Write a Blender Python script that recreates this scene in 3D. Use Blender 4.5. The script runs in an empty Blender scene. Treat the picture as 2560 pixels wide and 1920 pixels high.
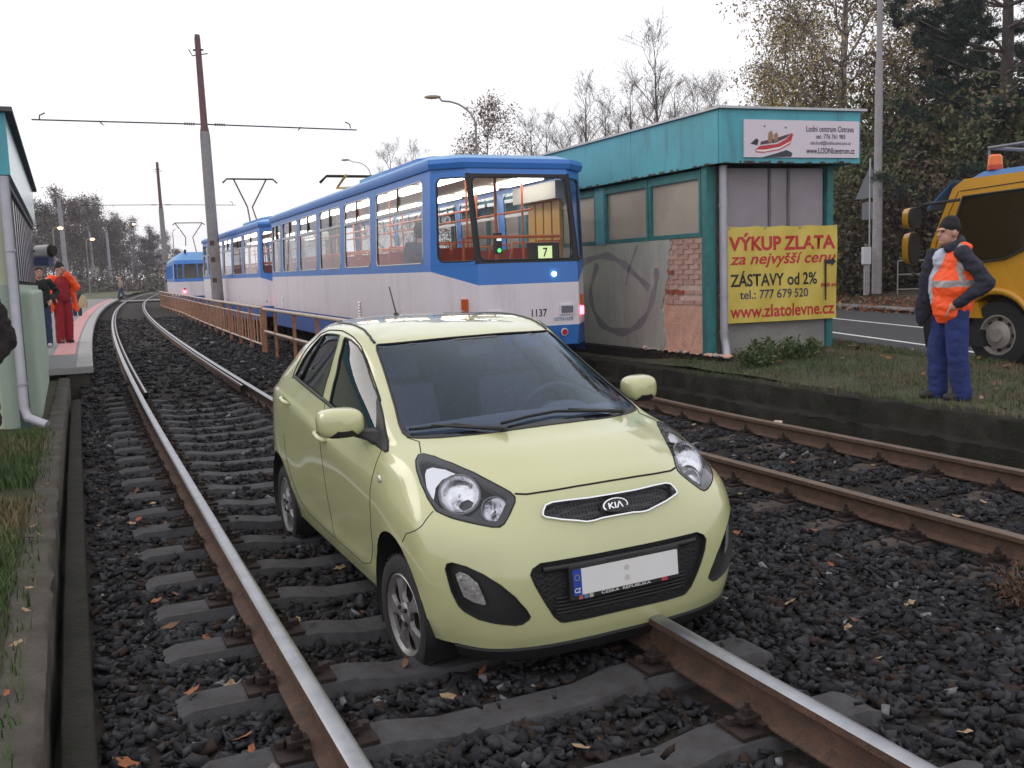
import bpy, bmesh, math, random
import numpy as np
from mathutils import Vector, Matrix, noise
from mathutils.geometry import delaunay_2d_cdt
R_ = math.radians
SC = bpy.context.scene
COL = SC.collection
random.seed(7)
# ---------------------------------------------------------------- camera
CAM_H, PITCH, ROLL = 1.503, R_(6.62), R_(1.87)
cam_data = bpy.data.cameras.new('camera')
cam_data.sensor_fit = 'HORIZONTAL'; cam_data.sensor_width = 36.0; cam_data.lens = 33.75
cam_data.clip_start = 0.05; cam_data.clip_end = 3000
cam = bpy.data.objects.new('camera', cam_data); COL.objects.link(cam)
_fw = Vector((0, math.cos(PITCH), -math.sin(PITCH))); _up = Vector((0, math.sin(PITCH), math.cos(PITCH))); _rt = Vector((1, 0, 0))
_r2 = _rt*math.cos(ROLL) - _up*math.sin(ROLL); _u2 = _rt*math.sin(ROLL) + _up*math.cos(ROLL)
_m = Matrix((_r2, _u2, -_fw)).transposed().to_4x4(); _m.translation = (0, 0, CAM_H)
cam.matrix_world = _m
SC.camera = cam
# ---------------------------------------------------------------- sky, sun, exposure: a bright overcast dusk
SUN_EL, SUN_AZ = R_(24), R_(-62)          # soft light from beyond the trams, to the left
world = bpy.data.worlds.new('World'); SC.world = world; world.use_nodes = True
wn, wl = world.node_tree.nodes, world.node_tree.links; wn.clear()
wo = wn.new('ShaderNodeOutputWorld'); bg = wn.new('ShaderNodeBackground'); bg.inputs['Strength'].default_value = 0.1
sky = wn.new('ShaderNodeTexSky'); sky.sky_type = 'NISHITA'; sky.sun_disc = False
sky.sun_elevation = SUN_EL; sky.sun_rotation = SUN_AZ; sky.dust_density = 4.0; sky.air_density = 1.2
mixw = wn.new('ShaderNodeMix'); mixw.data_type = 'RGBA'; mixw.inputs[0].default_value = 0.93
mixw.inputs[7].default_value = (12.1, 12.0, 12.4, 1)      # the even white of the cloud layer
wl.new(sky.outputs[0], mixw.inputs[6]); wl.new(mixw.outputs[2], bg.inputs['Color']); wl.new(bg.outputs[0], wo.inputs['Surface'])
sl = bpy.data.lights.new('sun', 'SUN'); sl.energy = 0.5; sl.angle = R_(28); sl.color = (1.0, .93, .86)
sun = bpy.data.objects.new('sun', sl); COL.objects.link(sun)
_d = Vector((math.sin(SUN_AZ)*math.cos(SUN_EL), math.cos(SUN_AZ)*math.cos(SUN_EL), math.sin(SUN_EL)))
sun.rotation_euler = _d.to_track_quat('Z', 'Y').to_euler(); sun.location = (-20, 20, 30)
SC.view_settings.view_transform = 'Standard'; SC.view_settings.look = 'None'; SC.view_settings.exposure = 0.0; SC.view_settings.gamma = 1.0
SC.render.engine = 'CYCLES'; SC.cycles.use_denoising = True
SC.cycles.max_bounces = 6; SC.cycles.diffuse_bounces = 3; SC.cycles.glossy_bounces = 3; SC.cycles.transmission_bounces = 5; SC.cycles.transparent_max_bounces = 10
SC.cycles.volume_bounces = 0; SC.cycles.caustics_reflective = False; SC.cycles.caustics_refractive = False
# ---------------------------------------------------------------- materials
MATS = {}
def mat(name, base, rough=.6, metal=0., var=.12, vs=2.5, bump=0., bs=30., col2=None, c2=(.45, .62), c2s=None, coat=0., spec=.5, emit=None, es=0., det=6., c2map=None):
    """procedural surface: base colour with noise variation, optional second colour in patches, bump"""
    if name in MATS: return MATS[name]
    m = bpy.data.materials.new(name); m.use_nodes = True; MATS[name] = m
    nt = m.node_tree; N, L = nt.nodes, nt.links; b = N['Principled BSDF']
    b.inputs['Roughness'].default_value = rough; b.inputs['Metallic'].default_value = metal
    b.inputs['Specular IOR Level'].default_value = spec
    if coat: b.inputs['Coat Weight'].default_value = coat; b.inputs['Coat Roughness'].default_value = .04
    tc = N.new('ShaderNodeTexCoord')
    c = (*base, 1)
    if var or col2:
        nz = N.new('ShaderNodeTexNoise'); nz.inputs['Scale'].default_value = vs; nz.inputs['Detail'].default_value = det; nz.inputs['Roughness'].default_value = .62
        L.new(tc.outputs['Object'], nz.inputs['Vector'])
        r = N.new('ShaderNodeValToRGB'); e = r.color_ramp.elements
        e[0].position = .3; e[1].position = .7
        e[0].color = tuple(max(0, v*(1-var)) for v in base)+(1,); e[1].color = tuple(min(1, v*(1+var)) for v in base)+(1,)
        L.new(nz.outputs[0], r.inputs[0]); out = r.outputs[0]
        if col2:
            n2 = N.new('ShaderNodeTexNoise'); n2.inputs['Scale'].default_value = c2s or vs*2.3; n2.inputs['Detail'].default_value = 8; n2.inputs['Roughness'].default_value = .7
            if c2map:
                mp = N.new('ShaderNodeMapping'); mp.inputs['Scale'].default_value = c2map; L.new(tc.outputs['Object'], mp.inputs['Vector']); L.new(mp.outputs[0], n2.inputs['Vector'])
            else: L.new(tc.outputs['Object'], n2.inputs['Vector'])
            r2 = N.new('ShaderNodeValToRGB'); r2.color_ramp.elements[0].position = c2[0]; r2.color_ramp.elements[1].position = c2[1]
            L.new(n2.outputs[0], r2.inputs[0])
            mx = N.new('ShaderNodeMix'); mx.data_type = 'RGBA'; L.new(r2.outputs[0], mx.inputs[0]); L.new(out, mx.inputs[6]); mx.inputs[7].default_value = (*col2, 1); out = mx.outputs[2]
        L.new(out, b.inputs['Base Color'])
    else: b.inputs['Base Color'].default_value = c
    if bump:
        nb = N.new('ShaderNodeTexNoise'); nb.inputs['Scale'].default_value = bs; nb.inputs['Detail'].default_value = 5
        L.new(tc.outputs['Object'], nb.inputs['Vector'])
        bp = N.new('ShaderNodeBump'); bp.inputs['Strength'].default_value = bump; bp.inputs['Distance'].default_value = .02
        L.new(nb.outputs[0], bp.inputs['Height']); L.new(bp.outputs[0], b.inputs['Normal'])
    if emit: b.inputs['Emission Color'].default_value = (*emit, 1); b.inputs['Emission Strength'].default_value = es
    return m
def glass(name, tint=(.5, .55, .6), clear=.75, rough=.02, ior=1.45, refl=(.95, .97, 1.)):
    """thin pane: Fresnel reflection over a tinted see-through layer and a little dirt"""
    if name in MATS: return MATS[name]
    m = bpy.data.materials.new(name); m.use_nodes = True; MATS[name] = m
    N, L = m.node_tree.nodes, m.node_tree.links; N.clear()
    o = N.new('ShaderNodeOutputMaterial'); g = N.new('ShaderNodeBsdfGlossy'); g.inputs['Roughness'].default_value = rough; g.inputs[0].default_value = (*refl, 1)
    t = N.new('ShaderNodeBsdfTransparent'); t.inputs[0].default_value = (*tint, 1)
    d = N.new('ShaderNodeBsdfDiffuse'); d.inputs[0].default_value = (.06, .065, .07, 1)
    nz = N.new('ShaderNodeTexNoise'); nz.inputs['Scale'].default_value = 5; nz.inputs['Detail'].default_value = 7
    tc = N.new('ShaderNodeTexCoord'); L.new(tc.outputs['Object'], nz.inputs['Vector'])
    mr = N.new('ShaderNodeMapRange'); mr.inputs[1].default_value = .3; mr.inputs[2].default_value = .8; mr.inputs[3].default_value = (1-clear)*.7; mr.inputs[4].default_value = min(1, (1-clear)*1.3)
    L.new(nz.outputs[0], mr.inputs[0])
    m1 = N.new('ShaderNodeMixShader'); L.new(mr.outputs[0], m1.inputs[0]); L.new(t.outputs[0], m1.inputs[1]); L.new(d.outputs[0], m1.inputs[2])
    f = N.new('ShaderNodeFresnel'); ge = N.new('ShaderNodeNewGeometry'); mi = N.new('ShaderNodeMapRange'); mi.inputs[3].default_value = ior; mi.inputs[4].default_value = 1/ior; L.new(ge.outputs['Backfacing'], mi.inputs[0]); L.new(mi.outputs[0], f.inputs[0])
    m2 = N.new('ShaderNodeMixShader'); L.new(f.outputs[0], m2.inputs[0]); L.new(m1.outputs[0], m2.inputs[1]); L.new(g.outputs[0], m2.inputs[2])
    L.new(m2.outputs[0], o.inputs[0]); return m
def emis(name, col, s):
    if name in MATS: return MATS[name]
    m = bpy.data.materials.new(name); m.use_nodes = True; MATS[name] = m
    b = m.node_tree.nodes['Principled BSDF']; b.inputs['Base Color'].default_value = (*col, 1)
    b.inputs['Emission Color'].default_value = (*col, 1); b.inputs['Emission Strength'].default_value = s; return m
# ---------------------------------------------------------------- mesh helpers
class MB:
    """collects shapes, then links them as one mesh object"""
    def __init__(s): s.v = []; s.f = []; s.m = []
    def add(s, vs, fs, mi=0):
        o = len(s.v); s.v += [tuple(p) for p in vs]
        for f in fs: s.f.append(tuple(i+o for i in f)); s.m.append(mi)
        return s
    def box(s, c, d, mi=0, rz=0., M=None):
        x, y, z = (q/2 for q in d); P = [Vector((a*x, b*y, e*z)) for a in (-1, 1) for b in (-1, 1) for e in (-1, 1)]
        if rz: P = [Matrix.Rotation(rz, 3, 'Z') @ p for p in P]
        P = [p+Vector(c) for p in P]
        if M: P = [M @ p for p in P]
        return s.add(P, [(0, 1, 3, 2), (4, 6, 7, 5), (0, 4, 5, 1), (2, 3, 7, 6), (0, 2, 6, 4), (1, 5, 7, 3)], mi)
    def box2(s, a, b, mi=0):
        return s.box([(p+q)/2 for p, q in zip(a, b)], [abs(p-q) for p, q in zip(a, b)], mi)
    def bar(s, a, b, w, h=None, mi=0, up=(0, 0, 1)):
        """rectangular bar from a to b"""
        a, b = Vector(a), Vector(b); d = (b-a).normalized(); u = Vector(up); h = h or w
        r = d.cross(u)
        if r.length < 1e-4: r = d.cross(Vector((1, 0, 0)))
        r.normalize(); u = r.cross(d); P = []
        for e in (a, b):
            for p, q in ((-1, -1), (1, -1), (1, 1), (-1, 1)): P.append(e+r*p*w/2+u*q*h/2)
        return s.add(P, [(3, 2, 1, 0), (4, 5, 6, 7), (0, 1, 5, 4), (1, 2, 6, 5), (2, 3, 7, 6), (3, 0, 4, 7)], mi)
    def tube(s, pts, r, n=8, mi=0, caps=True):
        """round tube through points, r a number or one per point"""
        pts = [Vector(p) for p in pts]; k = len(pts); rs = r if hasattr(r, '__len__') else [r]*k
        ref = None; P = []
        for i, p in enumerate(pts):
            d = (pts[min(i+1, k-1)]-pts[max(i-1, 0)]).normalized()
            if ref is None:
                ref = d.orthogonal().normalized()
            ref = (ref-d*ref.dot(d))
            if ref.length < 1e-5: ref = d.orthogonal()
            ref.normalize(); b = d.cross(ref)
            for j in range(n):
                a = 2*math.pi*j/n; P.append(p+(ref*math.cos(a)+b*math.sin(a))*rs[i])
        F = [(i*n+j, i*n+(j+1) % n, (i+1)*n+(j+1) % n, (i+1)*n+j) for i in range(k-1) for j in range(n)]
        if caps: F += [tuple(range(n-1, -1, -1)), tuple((k-1)*n+j for j in range(n))]
        return s.add(P, F, mi)
    def lathe(s, prof, n=24, mi=0, M=None, close=False):
        """profile of (radius, height) turned round z; mi may be a list per segment"""
        P = [Vector((r*math.cos(2*math.pi*j/n), r*math.sin(2*math.pi*j/n), h)) for r, h in prof for j in range(n)]
        if M: P = [M @ p for p in P]
        for i in range(len(prof)-1):
            pass
        o = len(s.v); s.v += [tuple(p) for p in P]
        for i in range(len(prof)-1):
            q = mi[i] if hasattr(mi, '__len__') else mi
            for j in range(n): s.f.append((o+i*n+j, o+i*n+(j+1) % n, o+(i+1)*n+(j+1) % n, o+(i+1)*n+j)); s.m.append(q)
        return s
    def prism(s, poly, ext, mi=0, M=None, mcap=None):
        """2-D polygon (x,y) raised along z from ext[0] to ext[1]"""
        n = len(poly); P = [Vector((x, y, h)) for h in ext for x, y in poly]
        if M: P = [M @ p for p in P]
        o = len(s.v); s.add(P, [(i, (i+1) % n, n+(i+1) % n, n+i) for i in range(n)], mi)
        s.f += [tuple(o+i for i in range(n-1, -1, -1)), tuple(o+n+i for i in range(n))]; s.m += [mi if mcap is None else mcap]*2
        return s
    def loft(s, rings, mi=0, close=True, cap=True):
        n = len(rings[0]); k = len(rings); P = [p for r in rings for p in r]
        F = [(i*n+j, i*n+(j+1) % n, (i+1)*n+(j+1) % n, (i+1)*n+j) for i in range(k-1) for j in range(n if close else n-1)]
        if cap and close: F += [tuple(range(n-1, -1, -1)), tuple((k-1)*n+j for j in range(n))]
        return s.add(P, F, mi)
    def ball(s, c, r, n=12, k=8, mi=0, M=None):
        rr = r if hasattr(r, '__len__') else (r, r, r); c = Vector(c)
        P = []
        for i in range(k+1):
            t = math.pi*i/k
            for j in range(n):
                a = 2*math.pi*j/n; p = Vector((rr[0]*math.sin(t)*math.cos(a), rr[1]*math.sin(t)*math.sin(a), rr[2]*math.cos(t)))
                P.append((M @ p if M else p)+c)
        return s.add(P, [(i*n+j, (i+1)*n+j, (i+1)*n+(j+1) % n, i*n+(j+1) % n) for i in range(k) for j in range(n)], mi)
    def quad(s, a, b, c, d, mi=0): return s.add([a, b, c, d], [(0, 1, 2, 3)], mi)
    def mesh(s, name, mats, smooth=False, weld=False):
        me = bpy.data.meshes.new(name); me.from_pydata([tuple(v) for v in s.v], [], s.f)
        for m in (mats if isinstance(mats, (list, tuple)) else [mats]): me.materials.append(m)
        me.polygons.foreach_set('material_index', s.m)
        if weld:
            bm = bmesh.new(); bm.from_mesh(me); bmesh.ops.remove_doubles(bm, verts=bm.verts, dist=1e-5); bm.to_mesh(me); bm.free()
        if smooth is not False:
            me.polygons.foreach_set('use_smooth', [True]*len(me.polygons))
            if smooth is not True: me.set_sharp_from_angle(angle=R_(smooth))
        me.update(); return me
    def build(s, name, mats, parent=None, smooth=False, weld=False):
        return link(name, s.mesh(name, mats, smooth, weld), parent)
def link(name, me, parent=None, M=None):
    o = bpy.data.objects.new(name, me); COL.objects.link(o)
    if parent is not None: o.parent = parent
    if M is not None: o.matrix_basis = M
    return o
def tag(o, label=None, cat=None, group=None, kind=None):
    if label: o['label'] = label
    if cat: o['category'] = cat
    if group: o['group'] = group
    if kind: o['kind'] = kind
    return o
def empty(name, loc=(0, 0, 0), rz=0., label=None, cat=None, group=None, kind=None):
    o = bpy.data.objects.new(name, None); COL.objects.link(o); o.location = loc; o.rotation_euler = (0, 0, rz); o.empty_display_size = .2
    return tag(o, label, cat, group, kind)
def copy_tree(o, parent=None):
    c = o.copy(); COL.objects.link(c); c.parent = parent
    for ch in list(o.children): copy_tree(ch, c)
    return c
def bevel(o, w=.01, seg=2):
    b = o.modifiers.new('bevel', 'BEVEL'); b.width = w; b.segments = seg; b.limit_method = 'ANGLE'; b.angle_limit = R_(35); return o
def text_mesh(txt, name, m, parent, M, w=None, h=None, ext=.0, bold=0., shear=0., mirror=False):
    """flat lettering scaled to width w (and height h), its lower left corner at the origin of M, lying in the xy plane of M"""
    c = bpy.data.curves.new(name, 'FONT'); c.body = txt; c.size = 1; c.extrude = ext; c.offset = bold; c.shear = shear; c.resolution_u = 3
    t = bpy.data.objects.new(name, c); COL.objects.link(t); dg = bpy.context.evaluated_depsgraph_get()
    me = bpy.data.meshes.new_from_object(t.evaluated_get(dg)); bpy.data.objects.remove(t); bpy.data.curves.remove(c)
    n = len(me.vertices); co = np.empty(n*3); me.vertices.foreach_get('co', co); co = co.reshape(-1, 3)
    lo, hi = co.min(0), co.max(0); sx = (w/(hi[0]-lo[0])) if w else None; sy = (h/(hi[1]-lo[1])) if h else None
    sx = sx or sy; sy = sy or sx
    co[:, 0] = (co[:, 0]-lo[0])*sx; co[:, 1] = (co[:, 1]-lo[1])*sy
    me.vertices.foreach_set('co', co.ravel()); me.materials.clear(); me.materials.append(m); me.name = name
    return link(name, me, parent, M)
def smoothstep(a, b, x):
    t = min(1, max(0, (x-a)/(b-a))); return t*t*(3-2*t)
def nz2(x, y, f=1., seed=0.): return noise.noise(Vector((x*f, y*f, seed)))
# ---------------------------------------------------------------- the lie of the land: the left track's centre line
def gz(y): return .0035*max(0., y-12.)
_S = {}; _p = [-.605, 4.86]; _CL = []
for sgn in (-1, 1):
    x, y = -.605, 4.86
    for k in range(0, 60 if sgn < 0 else 1200):
        th = R_(-24.7+.066*min(max(y, 0), 120))
        _S[sgn*k] = (x, y, th); x += math.sin(th)*.2*sgn; y += math.cos(th)*.2*sgn
def CLP(s):
    """point and heading of the left track's centre line at chainage s (metres)"""
    k = s/.2; a = max(-59, min(1198, math.floor(k))); t = k-a
    A, B = _S[a], _S[a+1]
    return A[0]+(B[0]-A[0])*t, A[1]+(B[1]-A[1])*t, A[2]
def W(s, off, z=0.):
    """track coordinates (chainage, offset to the right) to world"""
    x, y, th = CLP(s); x, y = x+math.cos(th)*off, y-math.sin(th)*off
    return Vector((x, y, z+gz(y)))
def S_of_y(y, off=0.):
    lo, hi = -11., 235.
    for _ in range(40):
        m = (lo+hi)/2
        if W(m, off).y < y: lo = m
        else: hi = m
    return lo
def strip(mb, s0, s1, prof, step=.5, mi=None, shift=None):
    """sweep a profile of (offset, z) along the track; mi one index per profile segment"""
    n = max(1, int(abs(s1-s0)/step)); R = [[W(s0+(s1-s0)*i/n, o+(shift(s0+(s1-s0)*i/n) if shift else 0), z) for o, z in prof] for i in range(n+1)]
    k = len(prof); off = len(mb.v); mb.v += [tuple(p) for r in R for p in r]
    for i in range(n):
        for j in range(k-1):
            mb.f.append((off+i*k+j, off+i*k+j+1, off+(i+1)*k+j+1, off+(i+1)*k+j)); mb.m.append(mi[j] if mi else 0)
    return mb
TRACK_GAP, RIGHT_DZ = 4.05, -.06
def gap_at(s): return TRACK_GAP+.3*smoothstep(3, 9, s)-.85*smoothstep(24, 50, s)
# ================================================================ ground, tracks, platform, road
M_BALL = mat('ballast_dirt', spec=.22, base=(.02, .018, .017), rough=.95, var=.45, vs=9, bump=.8, bs=60, col2=(.045, .034, .026))
M_ST = [mat('stone_dark', spec=.22, base=(.022, .022, .026), rough=.8, var=.35, vs=14, bump=.3, bs=40), mat('stone_grey', spec=.22, base=(.04, .04, .044), rough=.7, var=.3, vs=14, bump=.3, bs=40),
        mat('stone_brown', spec=.22, base=(.035, .022, .017), rough=.85, var=.4, vs=14, bump=.3, bs=40), mat('stone_pale', (.17, .17, .18), .7, var=.3, vs=12)]
M_CONC = mat('old_concrete', spec=.22, base=(.075, .066, .056), rough=.92, var=.3, vs=4, bump=.6, bs=50, col2=(.06, .055, .042), c2=(.48, .66))
M_SLEEP = mat('sleeper_concrete', spec=.22, base=(.068, .067, .072), rough=.85, var=.25, vs=5, bump=.3, bs=60, col2=(.05, .042, .038), c2=(.45, .7))
M_SLEEPR = mat('sleeper_brown', spec=.22, base=(.085, .07, .062), rough=.9, var=.3, vs=5, bump=.4, bs=60, col2=(.05, .04, .034))
M_RAILTOP = mat('polished_rail', (.36, .37, .40), .42, 1., var=.16, vs=6, det=3)
M_RUST = mat('rusty_steel', (.115, .062, .042), .8, .15, var=.3, vs=8, bump=.35, bs=90, col2=(.07, .045, .036))
M_RAILDULL = mat('dull_rail_top', (.16, .115, .09), .55, .5, var=.2, vs=8)
M_IRON = mat('dark_iron', spec=.22, base=(.04, .03, .026), rough=.8, metal=.2, var=.3, vs=12, bump=.3, bs=80)
M_ASPH = mat('asphalt', spec=.22, base=(.06, .06, .064), rough=.88, var=.2, vs=3, bump=.35, bs=150)
M_SOIL = mat('verge_soil', spec=.22, base=(.05, .042, .03), rough=.95, var=.4, vs=5, bump=.7, bs=30, col2=(.045, .06, .022), c2=(.42, .6))
M_DARKC = mat('mossy_concrete', spec=.22, base=(.026, .023, .019), rough=.95, var=.35, vs=3, bump=.7, bs=35, col2=(.013, .015, .009), c2=(.45, .65))
M_PAVE = mat('platform_paving', spec=.22, base=(.23, .23, .235), rough=.85, var=.12, vs=6, bump=.3, bs=60)
M_KERB = mat('kerb_granite', (.36, .355, .35), .85, var=.12, vs=10, bump=.3, bs=70)
M_PINK = mat('tactile_pink', (.52, .25, .25), .8, var=.15, vs=8)
M_PAINT = mat('road_paint', (.68, .68, .66), .7, var=.15, vs=8)
# ground: one sheet to the horizon
mb = MB(); ys = [-12, 0, 6, 12, 20, 30, 45, 60, 80, 110, 160, 260, 600, 1500]; xs = [-1500, -500, -200, -100, -60, -40, -25, -15, -8, 0, 8, 15, 25, 40, 60, 120, 300, 1500]
def ground_z(x, y): return -.42+gz(min(y, 200))+smoothstep(60, 170, y)*.5
for y in ys:
    for x in xs: mb.v.append((x, y, ground_z(x, y)))
k = len(xs)
for i in range(len(ys)-1):
    for j in range(k-1): mb.f.append((i*k+j, i*k+j+1, (i+1)*k+j+1, (i+1)*k+j)); mb.m.append(0)
tag(mb.build('ground', mat('grassy_ground', (.05, .062, .026), .95, var=.4, vs=.6, col2=(.07, .06, .035), c2=(.5, .62))), kind='structure')
# ballast bed
def bed_z(s, o):
    y = W(s, o).y
    l = -.222+.07*smoothstep(12.5, 16, y); r = -.25
    z = l+(r-l)*smoothstep(1.2, 2.6, o)+.05*math.exp(-((o-2.1)/.55)**2)*smoothstep(6, 14, y)
    if o < -1.0: z += .02*smoothstep(-1., -1.4, o)
    for cx, cy in ((-.47, 4.27), (-1.49, 6.43)):
        p = W(s, o); z -= .075*math.exp(-((p.x-cx)**2+(p.y-cy)**2)/.11)
    return z+.018*nz2(s, o, 2.2)+.012*nz2(s, o, 6, 3)
mb = MB(); ss = [-8+.2*i for i in range(130)]+[18.+1.0*i for i in range(150)]; oo = [-1.5+.12*i for i in range(59)]
for s in ss:
    for o in oo: mb.v.append(tuple(W(s, o, bed_z(s, o))))
k = len(oo)
for i in range(len(ss)-1):
    for j in range(k-1): mb.f.append((i*k+j, i*k+j+1, (i+1)*k+j+1, (i+1)*k+j)); mb.m.append(0)
tag(mb.build('ballast_bed', M_BALL, smooth=True), kind='structure')
# crushed stone over the bed
CAMR = np.array([_r2, _u2, _fw])
def in_view(P, margin=.12):
    v = (P-np.array([0, 0, CAM_H])) @ CAMR.T; z = v[:, 2]
    u = v[:, 0]/np.maximum(z, 1e-3)*.9375; w = v[:, 1]/np.maximum(z, 1e-3)*.9375
    return (z > .3) & (abs(u) < .5+margin) & (abs(w) < .375+margin)
def shard8():
    v = np.array([(a, b, c) for a in (-1, 1) for b in (-1, 1) for c in (-1, 1)], float)
    f = np.array([(0, 1, 3), (0, 3, 2), (4, 6, 7), (4, 7, 5), (0, 4, 5), (0, 5, 1), (2, 3, 7), (2, 7, 6), (0, 2, 6), (0, 6, 4), (1, 5, 7), (1, 7, 3)])
    return v*.72, f
def ico():
    t = (1+5**.5)/2; v = np.array([(-1, t, 0), (1, t, 0), (-1, -t, 0), (1, -t, 0), (0, -1, t), (0, 1, t), (0, -1, -t), (0, 1, -t), (t, 0, -1), (t, 0, 1), (-t, 0, -1), (-t, 0, 1)], float)
    f = np.array([(0, 11, 5), (0, 5, 1), (0, 1, 7), (0, 7, 10), (0, 10, 11), (1, 5, 9), (5, 11, 4), (11, 10, 2), (10, 7, 6), (7, 1, 8), (3, 9, 4), (3, 4, 2), (3, 2, 6), (3, 6, 8), (3, 8, 9), (4, 9, 5), (2, 4, 11), (6, 2, 10), (8, 6, 7), (9, 8, 1)])
    return v/np.linalg.norm(v[0]), f
def scatter_mesh(name, P, size, mats, mi, rng, flat=.46, kinds=32):
    V0, F0 = shard8(); pro = [V0*rng.uniform(.35, 1.35, (8, 3))*np.array([1.15, rng.uniform(.6, .95), flat*rng.uniform(.6, 1.2)]) for _ in range(kinds)]
    n = len(P); a, b, c = rng.uniform(0, 6.28, n), rng.normal(0, .45, n), rng.normal(0, .45, n)
    pk = rng.integers(0, kinds, n); base = np.array(pro)[pk]*size[:, None, None]
    def rot(ax, ang):
        o = np.zeros((n, 3, 3)); C, S_ = np.cos(ang), np.sin(ang); i, j = [(1, 2), (0, 2), (0, 1)][ax]
        o[:, ax, ax] = 1; o[:, i, i] = C; o[:, j, j] = C; o[:, i, j] = -S_; o[:, j, i] = S_; return o
    R = rot(2, a) @ rot(0, b) @ rot(1, c)
    v = np.einsum('nij,nkj->nki', R, base)+P[:, None, :]
    f = (F0[None]+8*np.arange(n)[:, None, None]).reshape(-1)
    me = bpy.data.meshes.new(name); me.vertices.add(n*8); me.vertices.foreach_set('co', v.ravel())
    me.loops.add(n*36); me.loops.foreach_set('vertex_index', f)
    me.polygons.add(n*12); me.polygons.foreach_set('loop_start', np.arange(0, n*36, 3)); me.polygons.foreach_set('loop_total', np.full(n*12, 3))
    for m in mats: me.materials.append(m)
    me.polygons.foreach_set('material_index', np.repeat(mi, 12)); me.update(); me.validate(); return link(name, me)
rng = np.random.default_rng(3); pts = []; sz = []
SL0, SLP = -.19, .6
def on_sleeper(s, o, half=.13):
    d = (s-SL0+.3) % .6-.3
    if abs(d) < half and abs(o) < 1.2: return True
    d = (s-.2+.3) % .6-.3
    return abs(d) < half and abs(o-TRACK_GAP) < 1.2
def on_rail(o): return any(abs(o-r) < .085 for r in (-.75, .75, TRACK_GAP-.75, TRACK_GAP+.75))
def throw(s0, s1, dens, a, b):
    n = int((s1-s0)*7.0*dens); S_ = rng.uniform(s0, s1, n); O = rng.uniform(-1.47, 5.42, n)
    P = np.array([W(s, o, 0) for s, o in zip(S_, O)]); ok = in_view(P)
    for s, o, p in zip(S_[ok], O[ok], P[ok]):
        if on_rail(o): continue
        if on_sleeper(s, o) and rng.random() > (.02 if o < 2.4 else .14): continue
        up = .02 if not on_sleeper(s, o) else .085 if o < 2.4 else .03
        pts.append((p[0], p[1], p[2]+bed_z(s, o)+up)); sz.append(a*(.8+1.9*rng.random()**2.2)*(1.35 if rng.random() < .05 else 1))
throw(-3.5, .6, 1000, .016, .036); throw(.6, 4.5, 560, .018, .038); throw(4.5, 9, 320, .022, .042); throw(9, 20, 110, .03, .045); throw(20, 42, 34, .035, .05)
pts = np.array(pts); sz = np.array(sz); pk = rng.random(len(pts))
mi = np.where(pk < .62, 0, np.where(pk < .9, 1, np.where(pk < .988, 2, 3)))
tag(scatter_mesh('ballast_stones', pts, sz, M_ST, mi, rng), 'dark crushed stone ballast between the rails', 'gravel', kind='stuff')
# ---- tracks
RAIL = [(-.0625, -.149), (-.0625, -.141), (-.012, -.125), (-.0075, -.10), (-.0075, -.06), (-.013, -.044), (-.0335, -.036), (-.0335, -.008), (-.026, -.001), (-.012, .001), (.012, .001), (.026, -.001), (.0335, -.008), (.0335, -.036), (.013, -.044), (.0075, -.06), (.0075, -.10), (.012, -.125), (.0625, -.141), (.0625, -.149)]
RAIL_MI = [0]*7+[1]*5+[0]*7
def sleeper_mesh(m):
    b = MB(); R = []
    for x, dz in ((-1.2, -.02), (-1.14, 0), (-.5, 0), (-.3, -.035), (.3, -.035), (.5, 0), (1.14, 0), (1.2, -.02)):
        R.append([(x, -.135, -.19), (x, .135, -.19), (x, .122, -.05+dz), (x, .095, dz), (x, -.095, dz), (x, -.122, -.05+dz)])
    return b.loft(R).mesh('sleeper', m)
def fastening_mesh():
    b = MB().box((0, 0, .009), (.36, .16, .016)); b.box((.078, 0, .028), (.02, .15, .03)); b.box((-.078, 0, .028), (.02, .15, .03))
    for sx in (-1, 1):
        b.box((sx*.098, 0, .045), (.075, .06, .022)); b.lathe([(.021, .05), (.021, .08), (0, .08)], 6, M=Matrix.Translation((sx*.1, 0, 0))); b.lathe([(.011, .08), (.011, .105), (0, .105)], 6, M=Matrix.Translation((sx*.1, 0, 0)))
        for q in (-.0, ): b.lathe([(.02, .016), (.02, .045), (0, .05)], 6, M=Matrix.Translation((sx*.155, .03, 0)))
    return b.mesh('fastening', M_IRON)
ME_FAST = fastening_mesh()
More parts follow.
